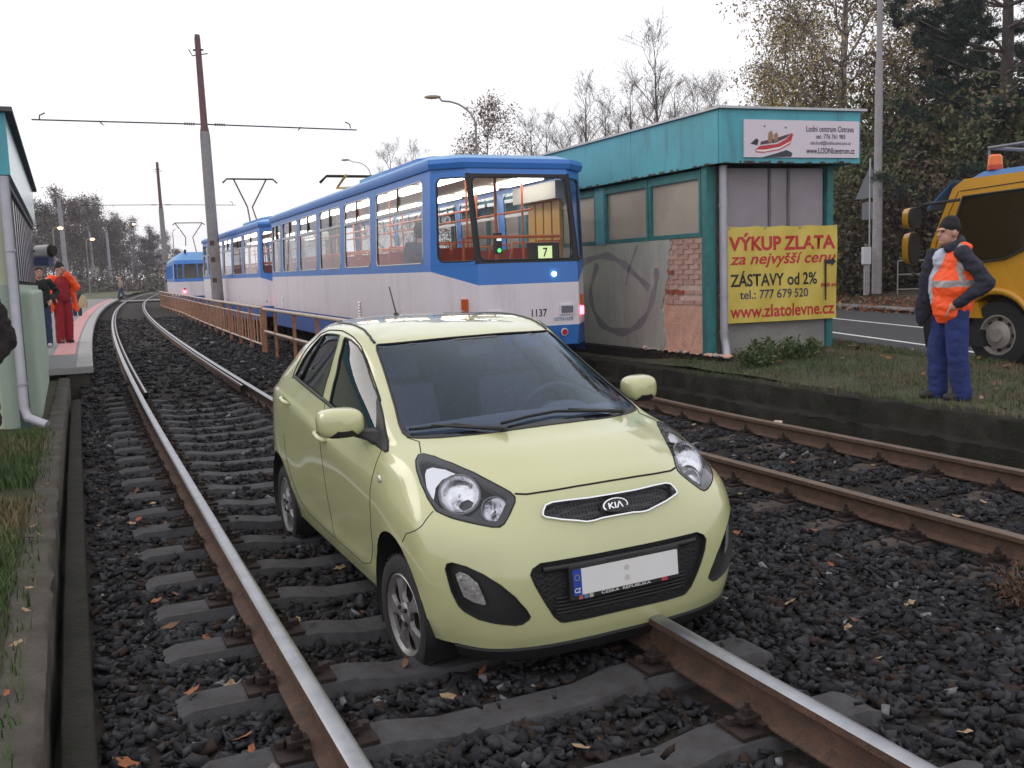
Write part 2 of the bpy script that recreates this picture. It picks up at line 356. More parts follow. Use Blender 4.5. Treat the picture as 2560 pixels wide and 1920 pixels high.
def track(label, off_, dz, top, msl, s0, phase, s_sl0, s_sl1, guard):
    off = off_(0); T = empty('tram_track', W(0, off, 0), 0, label, kind='structure'); inv = T.location
    def shift(b):
        b.v = [tuple(Vector(p)-inv) for p in b.v]; return b
    for sg in (-1, 1):
        b = strip(MB(), s0, 170, [(sg*.7525+o, z+dz) for o, z in RAIL], .5, RAIL_MI, off_); shift(b).build('rail', [M_RUST, top], T, smooth=35)
        if guard:
            g = off+sg*(.7525-.095); b = strip(MB(), guard, 75, [(g-.03, -.12+dz), (g-.03, -.02+dz), (g-.012, -.004+dz), (g+.012, -.004+dz), (g+.03, -.02+dz), (g+.03, -.12+dz)], .8, [0, 0, 1, 0, 0])
            shift(b).build('guard_rail', [M_RUST, M_RAILTOP], T)
    ms = sleeper_mesh(msl); k = math.ceil((s_sl0-phase)/SLP); rnd = random.Random(4)
    while phase+k*SLP < s_sl1:
        s = phase+k*SLP; k += 1; p = W(s, off_(s), dz-.166); th = CLP(s)[2]
        q = link('sleeper', ms, T, Matrix.Translation(p-inv+Vector((0, 0, rnd.uniform(-.006, .004)))) @ Matrix.Rotation(-th+rnd.uniform(-.02, .02), 4, 'Z'))
        for sg in (-1, 1): link('fastening', ME_FAST, q, Matrix.Translation((sg*.7525, 0, 0)))
    return T
track('nearer tram track with polished rails under the small car', lambda s: 0., 0, M_RAILTOP, M_SLEEP, -9, SL0, -3.2, 11, 9.6)
track('second tram track with dull rusty rails by the retaining wall', gap_at, RIGHT_DZ, M_RAILDULL, M_SLEEPR, -9, .2, -4.4, 9, None)
# ---- left side: kerb wall, cable trough, verge
def rough_strip(name, s0, s1, prof, m, step=.12, amp=.008, parent=None, **k):
    b = MB(); n = int((s1-s0)/step); kk = len(prof)
    for i in range(n+1):
        s = s0+(s1-s0)*i/n
        for j, (o, z) in enumerate(prof): b.v.append(tuple(W(s, o+amp*nz2(s, j*.7, 5), z+amp*nz2(s, j*.7+9, 5))))
    for i in range(n):
        for j in range(kk-1): b.f.append((i*kk+j, i*kk+j+1, (i+1)*kk+j+1, (i+1)*kk+j)); b.m.append(0)
    return b.build(name, m, parent, smooth=50)
Y15 = S_of_y(15.4, -1.6)
tag(rough_strip('kerb_wall', -7, Y15, [(-1.83, -.1), (-1.82, .035), (-1.80, .05), (-1.68, .05), (-1.655, .03), (-1.65, -.35)], M_CONC, amp=.02), 'rough concrete kerb wall between the grass and cable trough', 'kerb wall')
tag(rough_strip('cable_trough', -7, S_of_y(13.6, -1.55), [(-1.61, -.35), (-1.61, -.105), (-1.6, -.1), (-1.51, -.1), (-1.5, -.11), (-1.495, -.35)], M_DARKC, amp=.004), 'long dark concrete trough strip beside the ballast', 'trough')
mb = MB(); ss = [-8+.35*i for i in range(70)]; oo = [-1.81, -1.95, -2.15, -2.4, -2.8, -3.3, -4, -5, -6.5, -9, -14, -30]
for s in ss:
    for o in oo: mb.v.append(tuple(W(s, o, .02+.03*nz2(s, o, 1.1)+.02*nz2(s, o, 4))))
k = len(oo)
for i in range(len(ss)-1):
    for j in range(k-1): mb.f.append((i*k+j, (i+1)*k+j, (i+1)*k+j+1, i*k+j+1)); mb.m.append(0)
tag(mb.build('verge_soil', M_SOIL, smooth=True), kind='structure')
# ---- platform with kerb stones and the pink tactile band
PF = empty('platform', W(Y15, -1.3, .2), 0, kind='structure'); PFo = PF.location.copy(); PE = S_of_y(80, -1.3)
def pf(b, name, m, **k):
    b.v = [tuple(Vector(p)-PFo) for p in b.v]; return b.build(name, m, PF, **k)
b = strip(MB(), Y15+.02, PE, [(-1.56, .2), (-2.6, .2), (-4.8, .21), (-7.5, .2), (-7.6, -.3)], .8); b.f = [f[::-1] for f in b.f]; pf(b, 'paving', M_PAVE)
b = strip(MB(), Y15+.02, PE, [(-1.36, .19), (-1.36, -.4)], .8); b.f = [f[::-1] for f in b.f]; pf(b, 'platform_face', M_DARKC)
b = MB()
for o0, o1 in ((-1.36, -1.7), (-2.05, -7.5)):
    A, B, C, D = W(Y15+.03, o0, -.35), W(Y15+.03, o1, -.35), W(Y15+.03, o1, .1), W(Y15+.03, o0, .1); b.quad(A, B, C, D)
A, B, C, D = W(Y15+.25, -1.6, -.35), W(Y15+.25, -2.2, -.35), W(Y15+.25, -2.2, .1), W(Y15+.25, -1.6, .1); b.quad(A, B, C, D)
pf(b, 'end_block', M_CONC)
b = MB(); b.v = []; P = [W(Y15-.02, -1.32, .2), W(Y15-.02, -7.5, .2), W(Y15+.3, -7.5, .2), W(Y15+.3, -1.32, .2)]; b.add([p+Vector((0, 0, -.004)) for p in P]+[p-Vector((0, 0, .1)) for p in P], [(0, 1, 2, 3), (4, 5, 1, 0), (7, 6, 5, 4), (7, 4, 0, 3)]); pf(b, 'edge_slab', M_KERB)
b = strip(MB(), S_of_y(18.2, -1.8), PE-3, [(-1.6, .205), (-1.98, .205)], .6); b.f = [f[::-1] for f in b.f]; pf(b, 'tactile_strip', M_PINK)
s = Y15
while s < PE-4:
    L = 1.0 if s < 45 else 3.0
    b = MB(); g = .012; rings = []
    for q in (s+g, s+L-g): rings.append([W(q, o, z) for o, z in ((-1.56, .1), (-1.30, .1), (-1.30, .198), (-1.312, .207), (-1.548, .207), (-1.56, .198))])
    pf(b.loft(rings), 'kerb_stone', M_KERB); s += L
# grass and path beyond the platform
b = MB()
for i in range(24):
    s = PE-2+i*5
    for o in (-2.2, -4, -8, -16, -40): b.v.append(tuple(W(s, o, .1+.12*nz2(s, o, .3)+.004*i)))
for i in range(23):
    for j in range(4): b.f.append((i*5+j, (i+1)*5+j, (i+1)*5+j+1, i*5+j+1)); b.m.append(0)
tag(b.build('lawn', mat('short_lawn', (.075, .085, .035), .95, var=.35, vs=.8, col2=(.1, .08, .045), c2=(.5, .7)), smooth=True), kind='structure')
b = strip(MB(), PE-3, PE+1.5, [(7, -.02), (2.6, -.02), (-1.3, -.02)], .5); b.f = [f[::-1] for f in b.f]
tag(b.build('crossing_path', mat('crossing_concrete', (.22, .22, .225), .85, var=.15, vs=2)), kind='structure')
# ---- road on the far right, its markings, kerb and verges
NEAR = [(2.9, 44), (4.6, 30), (5.75, 18), (5.98, 14.2), (6.6, 11), (7.5, 7), (8.6, 0), (9.6, -6)]
def near_x(y):
    for (xa, ya), (xb, yb) in zip(NEAR[:-1], NEAR[1:]):
        if yb <= y <= ya: return xa+(xb-xa)*(ya-y)/(ya-yb)
    return NEAR[0][0] if y > 42 else NEAR[-1][0]
RZ = -.08
def road_strip(name, d0, d1, z0, z1, m, y0=-6, y1=44, parent=None, kind=None, n=40):
    b = MB()
    for i in range(n+1):
        y = y0+(y1-y0)*i/n; b.v += [(near_x(y)+d0, y, z0), (near_x(y)+d1, y, z1)]
    for i in range(n): b.f.append((2*i, 2*i+1, 2*i+3, 2*i+2)); b.m.append(0)
    o = b.build(name, m, parent)
    if kind: o['kind'] = kind
    return o
RO = road_strip('road', -.35, 7.1, RZ, RZ, M_ASPH, kind='structure')
road_strip('road_marking', 1.85, 1.97, RZ+.004, RZ+.004, M_PAINT, parent=RO); road_strip('road_marking', 4.2, 4.32, RZ+.004, RZ+.004, M_PAINT, parent=RO)
KB = empty('kerb', (0, 0, 0), kind='structure')
y = 8.
while y < 40:
    b = MB(); x0, x1 = near_x(y+.012)+7.0, near_x(y+.988)+7.0
    b.loft([[(x0, y+.012, 0), (x0+.22, y+.012, 0), (x0+.22, y+.012, RZ+.16), (x0+.02, y+.012, RZ+.15), (x0, y+.012, RZ+.13)], [(x1, y+.988, 0), (x1+.22, y+.988, 0), (x1+.22, y+.988, RZ+.16), (x1+.02, y+.988, RZ+.15), (x1, y+.988, RZ+.13)]])
    b.build('kerb_stone', mat('grey_kerb', (.2, .2, .2), .9, var=.2, vs=6), KB); y += 1
b = MB(); n = 30
offs = [7.2, 8, 9, 10.5, 12, 15, 22, 40, 120]; hz = [.07, .2, .4, .6, .9, 1.4, 1.8, 2.2, 3]
for i in range(n+1):
    y = -6+56*i/n
    for o, h in zip(offs, hz): b.v.append((near_x(y)+o, y, h+.06*nz2(o, y, .8)))
k = len(offs)
for i in range(n):
    for j in range(k-1): b.f.append((i*k+j, i*k+j+1, (i+1)*k+j+1, (i+1)*k+j)); b.m.append(0)
tag(b.build('roadside_bank', mat('leafy_bank', (.06, .05, .028), .95, var=.45, vs=4, bump=.6, bs=20, col2=(.12, .055, .03), c2=(.5, .62)), smooth=True), kind='structure')
# ---- retaining wall and grass bank on the right
tag(rough_strip('retaining_wall', -8, S_of_y(24, 5.6), [(5.45, -.4), (5.47, -.10), (5.48, -.085), (5.6, -.08), (5.615, -.06), (5.62, .13), (5.64, .15), (5.86, .155), (5.9, .1)], M_DARKC, step=.1, amp=.03), 'low dark mossy stepped retaining wall below the grass bank', 'retaining wall')
def bank_z(x, y): return .13+.2*math.exp(-(((x-3.9)/1.6)**2+((y-13.2)/2.2)**2))+.025*nz2(x, y, 1.3)+.02*nz2(x, y, 4)
b = MB(); n, k = 90, 16
for i in range(n+1):
    s = -9+36*i/n; a = W(s, 5.82); e = near_x(a.y+1.2)+.25
    for j in range(k+1):
        t = j/k; x = a.x+(e+.15-a.x)*t; y = a.y+1.2*t; q = smoothstep(.86, 1, t); b.v.append((x, y, bank_z(x, y)*(1-q)+(RZ-.06)*q))
for i in range(n):
    for j in range(k): q = k+1; b.f.append((i*q+j, i*q+j+1, (i+1)*q+j+1, (i+1)*q+j)); b.m.append(0)
tag(b.build('bank', mat('bank_soil', (.045, .05, .024), .95, var=.4, vs=3, bump=.6, bs=40, col2=(.09, .065, .036), c2=(.5, .66)), smooth=True), kind='structure')
# grass blades
def grass(name, samples, label, mats, hmin, hmax, wd, rng, bright=None):
    n = len(samples); P = np.array(samples); a = rng.uniform(0, 6.28, n); h = rng.uniform(hmin, hmax, n); lean = rng.uniform(.1, .75, n)*h
    d = np.stack([np.cos(a), np.sin(a), np.zeros(n)], 1); q = np.stack([-np.sin(a), np.cos(a), np.zeros(n)], 1)*(wd*rng.uniform(.6, 1.3, n))[:, None]
    up = np.array([0, 0, 1.])
    v = np.stack([P-q, P+q, P+d*lean[:, None]*.4+up*(h*.6)[:, None]+q*.7, P+d*lean[:, None]*.4+up*(h*.6)[:, None]-q*.7, P+d*lean[:, None]+up*h[:, None]*.95], 1)
    f4 = np.array([0, 1, 2, 3]); f3 = np.array([3, 2, 4]); base = 5*np.arange(n)[:, None]
    loops = np.concatenate([base+f4, base+f3], 1).ravel(); me = bpy.data.meshes.new(name); me.vertices.add(5*n); me.vertices.foreach_set('co', v.ravel())
    me.loops.add(7*n); me.loops.foreach_set('vertex_index', loops); me.polygons.add(2*n)
    st = np.stack([7*np.arange(n), 7*np.arange(n)+4], 1).ravel(); me.polygons.foreach_set('loop_start', st); me.polygons.foreach_set('loop_total', np.tile([4, 3], n))
    for m in mats: me.materials.append(m)
    pk = rng.random(n); nm = len(mats); g = np.array([noise.noise(Vector((p[0]*.9, p[1]*.9, 5))) for p in P])
    mi = np.clip(((g*1.1+.5+(pk-.5)*.9)*nm).astype(int), 0, nm-1)
    me.polygons.foreach_set('material_index', np.repeat(mi, 2)); me.update(); me.validate()
    return tag(link(name, me), label, 'grass', kind='stuff')
MG = [mat('grass_green', (.05, .1, .022), .8, var=.3, vs=8), mat('grass_moss', (.075, .1, .03), .8, var=.3, vs=8), mat('grass_olive', (.085, .085, .035), .85, var=.3, vs=8), mat('grass_straw', (.2, .15, .08), .85, var=.3, vs=8)]
sm = []
while len(sm) < 17000:
    s, o = rng.uniform(-3.2, 6.2), -1.72-abs(rng.normal(0, .7)); p = W(s, o, .02)
    if nz2(p.x, p.y, 1.4, 2) > -.18+rng.normal(0, .1) and (o < -1.84 or rng.random() < .25): sm.append(tuple(p))
P = np.array(sm); sm = P[in_view(P)]
grass('grass', sm, 'tufts of grass on the verge by the left kerb wall', MG, .03, .12, .0038, rng)
sm = []
while len(sm) < 42000:
    y = rng.uniform(5, 19); x = rng.uniform(2.2, 8); a = 5.85
    if x > near_x(y)+.05: continue
    # signed offset from the track
    p = np.array([x, y]); o = (x+.605)*.9085+(y-4.86)*.418
    if o < 5.66: continue
    if o < 5.84:
        if rng.random() < .75: sm.append((x, y, .135+.02*nz2(x, y, 3)))
        continue
    if rng.random() > .35+.65*smoothstep(-.3, .3, nz2(x, y, .9, 8)): continue
    sm.append((x, y, bank_z(x, y)-.012-(bank_z(x, y)-RZ)*smoothstep(-.05, .25, x-near_x(y))))
P = np.array(sm); sm = P[in_view(P)]
grass('grass', sm, 'grass growing on the bank below the kiosk', MG[:1]+MG[1:3]+[mat('grass_dry', (.17, .12, .06), .85, var=.3, vs=8)], .025, .085, .004, rng)
# lawn grass at the far end is too fine to tell apart
# ================================================================ the two flat-roofed kiosks
M_TEAL = mat('teal_panel', (.07, .345, .42), .5, var=.14, vs=1.6, col2=(.06, .17, .19), c2=(.52, .8), c2s=2.6, c2map=(2.2, 2.2, .3))
M_TEALD = mat('teal_frame', (.03, .17, .17), .6, var=.2, vs=6, col2=(.05, .045, .04), c2=(.56, .75), c2s=9)
M_RENDER = mat('grey_render', (.40, .42, .375), .92, var=.12, vs=1.2, bump=.35, bs=45, col2=(.27, .27, .24), c2=(.48, .8), c2s=1.6, c2map=(1.2, 1.2, .35))
M_GRAF = mat('faded_graffiti', (.24, .235, .245), .9, var=.15, vs=3)
M_PINKP = mat('bare_plaster', (.66, .40, .29), .92, var=.15, vs=4, bump=.6, bs=25, col2=(.50, .27, .19), c2=(.5, .72))
M_MORT = mat('mortar', (.62, .47, .40), .95, var=.2, vs=9, bump=.7, bs=50)
M_BRICK = [mat('brick_red', (.38, .10, .055), .9, var=.25, vs=14, bump=.5, bs=40), mat('brick_pale', (.64, .43, .35), .92, var=.2, vs=12, bump=.6, bs=40), mat('brick_dusty', (.56, .36, .29), .92, var=.25, vs=12, bump=.6, bs=40)]
M_FROST = mat('frosted_pane', (.42, .36, .30), .32, var=.16, vs=1.1, col2=(.34, .28, .24), c2=(.45, .75), c2s=.9)
M_FROSTL = mat('lilac_pane', (.29, .26, .29), .3, var=.16, vs=1.1, col2=(.22, .195, .21), c2=(.45, .75), c2s=.9)
M_ZINC = mat('zinc', (.42, .43, .45), .42, .7, var=.15, vs=5); M_ROOF = mat('roof_felt', (.09, .09, .095), .9, var=.2, vs=3)
M_PIPE = mat('grey_pipe', (.42, .41, .46), .4, .3, var=.12, vs=5)
KA = Vector((2.64, 12.98, .3)); KA_H = R_(25)           # near corner and wall heading
KD = Vector((-math.sin(KA_H), math.cos(KA_H), 0)); KE = Vector((math.cos(R_(18)), math.sin(R_(18)), 0))
KI = empty('kiosk', KA, 0, 'low kiosk with teal fascia and yellow banner on its end wall', 'kiosk')
KL, KW = 9.5, 1.98
def kp(a, e, z):      # a metres along the side wall, e across the end wall, z above rail level
    p = KD*a+KE*e; return Vector((p.x, p.y, z-KA.z))
ZB, ZS, ZT, ZF, ZR = .30, 1.90, 2.80, 2.82, 3.50        # base, sill, window head, fascia
def kslab(a0, a1, e0, e1, z0, z1, mi=0, b=None):
    b = b or MB(); P = [kp(a, e, z) for z in (z0, z1) for a, e in ((a0, e0), (a1, e0), (a1, e1), (a0, e1))]
    return b.add(P, [(3, 2, 1, 0), (4, 5, 6, 7), (0, 1, 5, 4), (1, 2, 6, 5), (2, 3, 7, 6), (3, 0, 4, 7)], mi)
# walls: side wall with rendered part and the bare brick patch, end wall
sw = kslab(1.15, KL, .06, .22, ZB, ZS); sw = sw.build('side_wall', M_RENDER, KI)
b = MB(); kslab(.09, 1.15, .085, .22, ZB, ZS, 0, b); bw = b.build('bare_wall', M_MORT, KI)
# ragged edge of the render, with thickness
b = MB(); rnd = random.Random(5); zz = ZB; edge = []
while zz < ZS-.01: edge.append((1.13-.05*rnd.random()-.2*smoothstep(.9, 1.75, zz)+.03*math.sin(zz*9), zz)); zz += .055
edge.append((.90, ZS)); n = len(edge); A = [kp(a, .06, z) for a, z in edge]; B = [kp(1.17, .06, z) for a, z in edge]; C_ = [kp(a, .09, z) for a, z in edge]
b.add(A+B+C_, [(k, k+1, n+k+1, n+k) for k in range(n-1)]+[(2*n+k, 2*n+k+1, k+1, k) for k in range(n-1)]); b.build('render_edge', M_RENDER, sw)
# smooth plaster left on the lower brickwork
b = MB(); P = []; top = []
for k in range(11):
    a = .1+1.0*k/10; top.append((a, .98+.10*nz2(a, 3, 6)+(.12 if k > 7 else 0)))
A = [kp(a, .078, ZB) for a, _ in top]; B = [kp(a, .078, z) for a, z in top]; C_ = [kp(a, .088, z) for a, z in top]; n = 11
b.add(A+B+C_, [(k, k+1, n+k+1, n+k) for k in range(n-1)]+[(n+k, n+k+1, 2*n+k+1, 2*n+k) for k in range(n-1)]); b.build('plaster_coat', M_PINKP, bw)
bme = []
for q in M_BRICK:
    bb = MB().box((0, 0, 0), (1, 1, 1)); bme.append(bb.mesh('brick', q))
zz = .98; row = 0
BX = Matrix((KD, KE, Vector((0, 0, 1)))).transposed().to_4x4()
while zz < ZS-.05:
    a = .10-(.12 if row % 2 else 0)
    while a < 1.10:
        a0, a1 = max(a, .105), min(a+.235, 1.12-.18*smoothstep(.9, 1.75, zz))
        if a1-a0 > .05 and not (zz < 1.2 and rnd.random() < .2):
            h = .058; red = rnd.random(); m = bme[0 if red < .12 else 1 if red < .6 else 2]
            link('brick', m, bw, Matrix.Translation(kp((a0+a1)/2, .082-rnd.uniform(-.004, .006), zz+h/2)) @ BX @ Matrix.Diagonal((a1-a0-.012, .03, h, 1)))
        a += .247
    zz += .07; row += 1
# faded spray paint loops on the render
def spray(pts, w):
    b = MB(); P = []
    for k, (a, z) in enumerate(pts):
        q0, q1 = pts[max(0, k-1)], pts[min(len(pts)-1, k+1)]; t = Vector((q1[0]-q0[0], q1[1]-q0[1])).normalized(); nx, nz_ = -t.y, t.x; ww = w*(1+.3*math.sin(k*.7))
        P += [kp(a+nx*ww, .0575, z+nz_*ww), kp(a-nx*ww, .0575, z-nz_*ww)]
    b.add(P, [(2*k, 2*k+1, 2*k+3, 2*k+2) for k in range(len(pts)-1)]); b.build('graffiti', M_GRAF, sw)
def curve(pts, n=10):
    o = []
    for k in range(len(pts)-1):
        p0, p1, p2, p3 = pts[max(0, k-1)], pts[k], pts[k+1], pts[min(len(pts)-1, k+2)]
        for q in range(n):
            t = q/n; o.append(tuple(.5*((2*b_)+(-a_+c_)*t+(2*a_-5*b_+4*c_-d_)*t*t+(-a_+3*b_-3*c_+d_)*t**3) for a_, b_, c_, d_ in zip(p0, p1, p2, p3)))
    o.append(pts[-1]); return o
spray(curve([(3.5, 1.62), (2.7, 1.72), (2.1, 1.55), (1.45, 1.2)]), .05); spray(curve([(2.95, 1.6), (3.2, 1.1), (2.9, .65), (2.2, .52), (1.6, .75), (1.3, 1.2), (1.25, 1.5)]), .055); spray(curve([(1.75, 1.85), (2.0, 1.5), (2.1, 1.25)]), .02); spray(curve([(4.6, 1.4), (4.0, 1.3), (3.6, .95), (3.8, .6), (4.4, .5)]), .045)
# end wall: grey lower wall, panes above
ew = kslab(-.02, .12, .12, KW-.04, ZB-.1, 1.95); b = MB(); P = []
e = MB(); e = kslab(.02, .2, .1, KW, ZB-.15, 1.6, 0, e); e = e.build('end_wall', mat('stained_wall', (.29, .28, .265), .92, var=.15, vs=2.5, bump=.4, bs=40, col2=(.13, .115, .10), c2=(.55, .72), c2s=3), KI)
for e0, e1 in ((.26, 1.0), (1.035, 1.30), (1.335, KW-.1)):
    p = kslab(.03, .06, e0, e1, 1.6, ZT).build('frosted_panel', M_FROSTL, KI)
b = MB()
for e0 in (1.0, 1.30): kslab(.01, .09, e0, e0+.035, 1.6, ZT).build('panel_post', mat('grey_mullion', (.15, .135, .15), .7, var=.2, vs=6), KI)
# windows of the side
for a0, a1 in ((.16, 1.43), (1.45, 2.70), (2.97, 4.2), (4.22, 5.5), (5.8, 7.3), (7.32, 9.3)):
    w = kslab(a0+.04, a1-.04, .10, .12, ZS+.05, ZT-.12).build('window', M_FROST, KI)
    b = MB(); kslab(a0, a0+.05, .055, .15, ZS, ZT, 0, b); kslab(a1-.05, a1, .055, .15, ZS, ZT, 0, b); kslab(a0+.05, a1-.05, .055, .15, ZS+.004, ZS+.06, 0, b); kslab(a0+.05, a1-.05, .055, .15, ZT-.12, ZT-.004, 0, b); b.build('window_frame', M_TEALD, w)
for a0, a1 in ((2.705, 2.965), (5.505, 5.795)): kslab(a0, a1, .05, .18, ZS, ZT).build('panel_post', M_TEAL, KI)
# corner posts, fascia, roof
for a0, a1, e0, e1, n in ((-.02, .10, .02, .16, 0), (-.03, .10, KW-.07, KW+.03, 0)): bevel(kslab(a0, a1, e0, e1, ZB-.2, ZF).build('corner_post', M_TEALD, KI), .008)
kslab(-.015, .05, .16, .24, ZB-.1, ZF).build('jamb', mat('rotten_wood', (.10, .085, .075), .95, var=.4, vs=9, bump=.7, bs=50), KI)
b = MB(); segs = [(-.36, 1.72), (1.727, 3.9), (3.907, 6.4), (6.407, KL+.3)]
for a0, a1 in segs: kslab(a0, a1, -.04, .0, ZF, ZR).build('fascia_panel', M_TEAL, KI)
for e0, e1 in ((-.03, 1.75), (1.757, KW+.13)): kslab(-.40, -.36, e0, e1, ZF, ZR).build('fascia_panel', M_TEAL, KI)
kslab(-.355, KL+.3, 0.005, KW+.1, ZF+.03, ZF+.07).build('soffit', mat('dark_soffit', (.045, .042, .04), .9, var=.3, vs=4), KI)
kslab(-.36, KL+.3, KW+.09, KW+.13, ZF, ZR).build('fascia_panel', M_TEAL, KI); kslab(KL+.3, KL+.34, -.03, KW+.12, ZF, ZR).build('fascia_panel', M_TEAL, KI)
rf = kslab(-.34, KL+.28, 0.01, KW+.08, ZR-.06, ZR).build('roof', M_ROOF, KI)
b = MB(); kslab(-.45, KL+.36, -.08, .01, ZR+.004, ZR+.034, 0, b); kslab(-.45, -.34, 0.01, KW+.20, ZR+.004, ZR+.034, 0, b); kslab(-.34, KL+.36, KW+.08, KW+.20, ZR+.004, ZR+.034, 0, b); b.build('roof_edge', M_ZINC, rf)
kslab(.06, KL, .23, KW, ZB, ZF-.02).build('interior_mass', mat('dim_interior', (.05, .045, .04), .9, var=.2), KI)
b = MB(); rnd2 = random.Random(3)
for k in range(60):
    a = rnd2.uniform(-.3, 6); w_, h_ = rnd2.uniform(.02, .10), rnd2.uniform(.008, .03); kslab(a, a+w_, -.0445, -.0405, ZF+.001, ZF+h_, 0, b)
for k in range(26):
    e0 = rnd2.uniform(0, KW); w_, h_ = rnd2.uniform(.02, .09), rnd2.uniform(.008, .03); kslab(-.4045, -.4005, e0, e0+w_, ZF+.001, ZF+h_, 0, b)
tag(b.build('rust_edge', M_RUST, KI), kind='stuff')
# foundation wall below the side, rubble ledge
b = MB()
n = 60
for k in range(n+1):
    a = -.6+(KL+.6)*k/n; j = .02*nz2(a, 1, 3)
    P = [kp(a, .04+j, ZB+.012*nz2(a, 5, 8)), kp(a, -.02+j, ZB-.02), kp(a, -.04+j, -.06), kp(a, -.25+j, -.085), kp(a, -.27+j, -.4)]; b.v += [tuple(p) for p in P]
for k in range(n):
    for j in range(4): b.f.append((k*5+j, k*5+j+1, (k+1)*5+j+1, (k+1)*5+j)); b.m.append(0)
b.build('foundation', M_DARKC, KI, smooth=50)
# yellow banner with its lettering
BE0, BE1, BZ0, BZ1 = .27, KW+.03, .72, 2.02
b = MB(); nx, nz_ = 36, 24
for k in range(nx+1):
    for j in range(nz_+1):
        u, v = k/nx, j/nz_; wv = .010*math.sin(u*9+v*3)+.008*math.sin(u*23-v*7)+.006*nz2(u*6, v*5, 1); sag = .012*abs(math.sin(u*math.pi*4))*(v == 1)
        b.v.append(tuple(kp(-.075-.018+wv, BE0+(BE1-BE0)*u, BZ0+(BZ1-BZ0)*v+.035*(1-u)*(0)-sag)))
for k in range(nx):
    for j in range(nz_): q = nz_+1; b.f.append((k*q+j, (k+1)*q+j, (k+1)*q+j+1, k*q+j+1)); b.m.append(0)
BN = b.build('banner', mat('banner_yellow', (.66, .51, .10), .45, var=.07, vs=3), KI, smooth=True)
def wallM(e, z, d):      # text frame on the end wall: x across, y up
    y_ = Vector((0, 0, 1)); x_ = KE; z_ = x_.cross(y_); m = Matrix((x_, y_, z_)).transposed().to_4x4(); m.translation = kp(d, e, z); return m
M_RED = mat('banner_red', (.52, .025, .035), .5, var=.1, vs=6); M_INK = mat('banner_black', (.02, .02, .025), .5, var=.1, vs=6); M_INK2 = mat('banner_navy', (.035, .03, .1), .5, var=.1, vs=6)
def wave(u, v): return .010*math.sin(u*9+v*3)+.008*math.sin(u*23-v*7)+.006*nz2(u*6, v*5, 1)
def drape(o, e0, z0):
    me = o.data
    for v in me.vertices: v.co.z += -(wave((e0+v.co.x-BE0)/bw_, (z0+v.co.y-BZ0)/(BZ1-BZ0)))
    me.update()
bw_ = BE1-BE0; fx = lambda u: BE0+bw_*u; fz = lambda v: BZ0+(BZ1-BZ0)*v
TD = -.0962
for txt, u0, u1, v0, v1, m, bo, sh in (('V\u00ddKUP ZLATA', .02, .98, .745, .93, M_RED, .035, 0), ('za nejvy\u0161\u0161\u00ed cenu', .03, .985, .565, .72, M_RED, .018, .25), ('Z\u00c1STAVY od 2%', .03, .82, .375, .54, M_INK, .022, 0), ('tel.: 777 679 520', .12, .74, .245, .34, M_INK2, .012, 0), ('www.zlatolevne.cz', .03, .985, .05, .185, M_RED, .02, 0)):
    drape(text_mesh(txt, 'banner_lettering', m, BN, wallM(fx(u0), fz(v0), TD), bw_*(u1-u0), (BZ1-BZ0)*(v1-v0), .0, bo, sh), fx(u0), fz(v0))
b = MB(); AM = wallM(fx(.875), fz(.2), TD) @ Matrix.Diagonal((.95, 1.12, 1, 1))
b.add([AM @ Vector(p) for p in ((.01, 0, 0), (.035, 0, 0), (.035, .45, 0), (.12, .45, 0), (.12, .42, 0), (.2, .475, 0), (.12, .53, 0), (.12, .5, 0), (-.0, .5, 0), (-.0, .45, 0))], [(0, 1, 2, 9), (9, 2, 3, 7, 8), (4, 5, 6)]); b.v = [tuple(Vector(p)-KD*.024) for p in b.v]; b.build('banner_arrow', M_INK, BN)
text_mesh('300 m', 'banner_lettering', M_RED, BN, wallM(fx(.845), fz(.345), TD-.014), bw_*.145, .055, 0, .03)
b = MB()
for u in (.02, .34, .66, .98): b.lathe([(.018, 0), (.012, .004), (.008, .004)], 10, M=wallM(fx(u), fz(.98), TD+.0))
b.build('eyelet', M_ZINC, BN)
# shop sign on the fascia, with the red boat picture
SE0, SE1, SZ0, SZ1 = .30, KW+.09, 2.89, 3.37
SG = kslab(-.425, -.402, SE0, SE1, SZ0, SZ1).build('shop_sign', mat('sign_white', (.66, .59, .66), .45, var=.03), KI)
sx, sz_ = SE1-SE0, SZ1-SZ0; M_TXT = mat('sign_text', (.03, .03, .05), .5, var=0)
for txt, u0, u1, v0, v1, bo in (('Lodn\u00ed centrum Ostrava', .53, .95, .70, .86, .008), ('tel.: 776 761 983', .615, .875, .515, .635, .008), ('obchod@lodnicentrum.cz', .565, .925, .325, .455, .004), ('www.LODNIcentrum.cz', .53, .96, .11, .27, .014)):
    text_mesh(txt, 'sign_lettering', M_TXT, SG, wallM(SE0+sx*u0, SZ0+sz_*v0, -.429), sx*(u1-u0), sz_*(v1-v0), 0, bo)
SM = wallM(SE0, SZ0, -.428)
def flat(name, polys, m, d=0.):
    b = MB()
    for P in polys: b.add([SM @ Vector((u*sx, v*sz_, d)) for u, v in P], [tuple(range(len(P)))])
    return b.build(name, m, SG)
flat('boat_shadow', [[(.15, .0), (.40, .02), (.41, .12), (.36, .2), (.26, .1)]], M_TXT, .0004)
flat('boat_hull', [[(.09, .2), (.1, .13), (.16, .12), (.3, .2), (.39, .36), (.415, .62), (.40, .66), (.36, .5), (.28, .36), (.13, .3)]], mat('boat_red', (.5, .03, .04), .5, var=.2, vs=20), .0008)
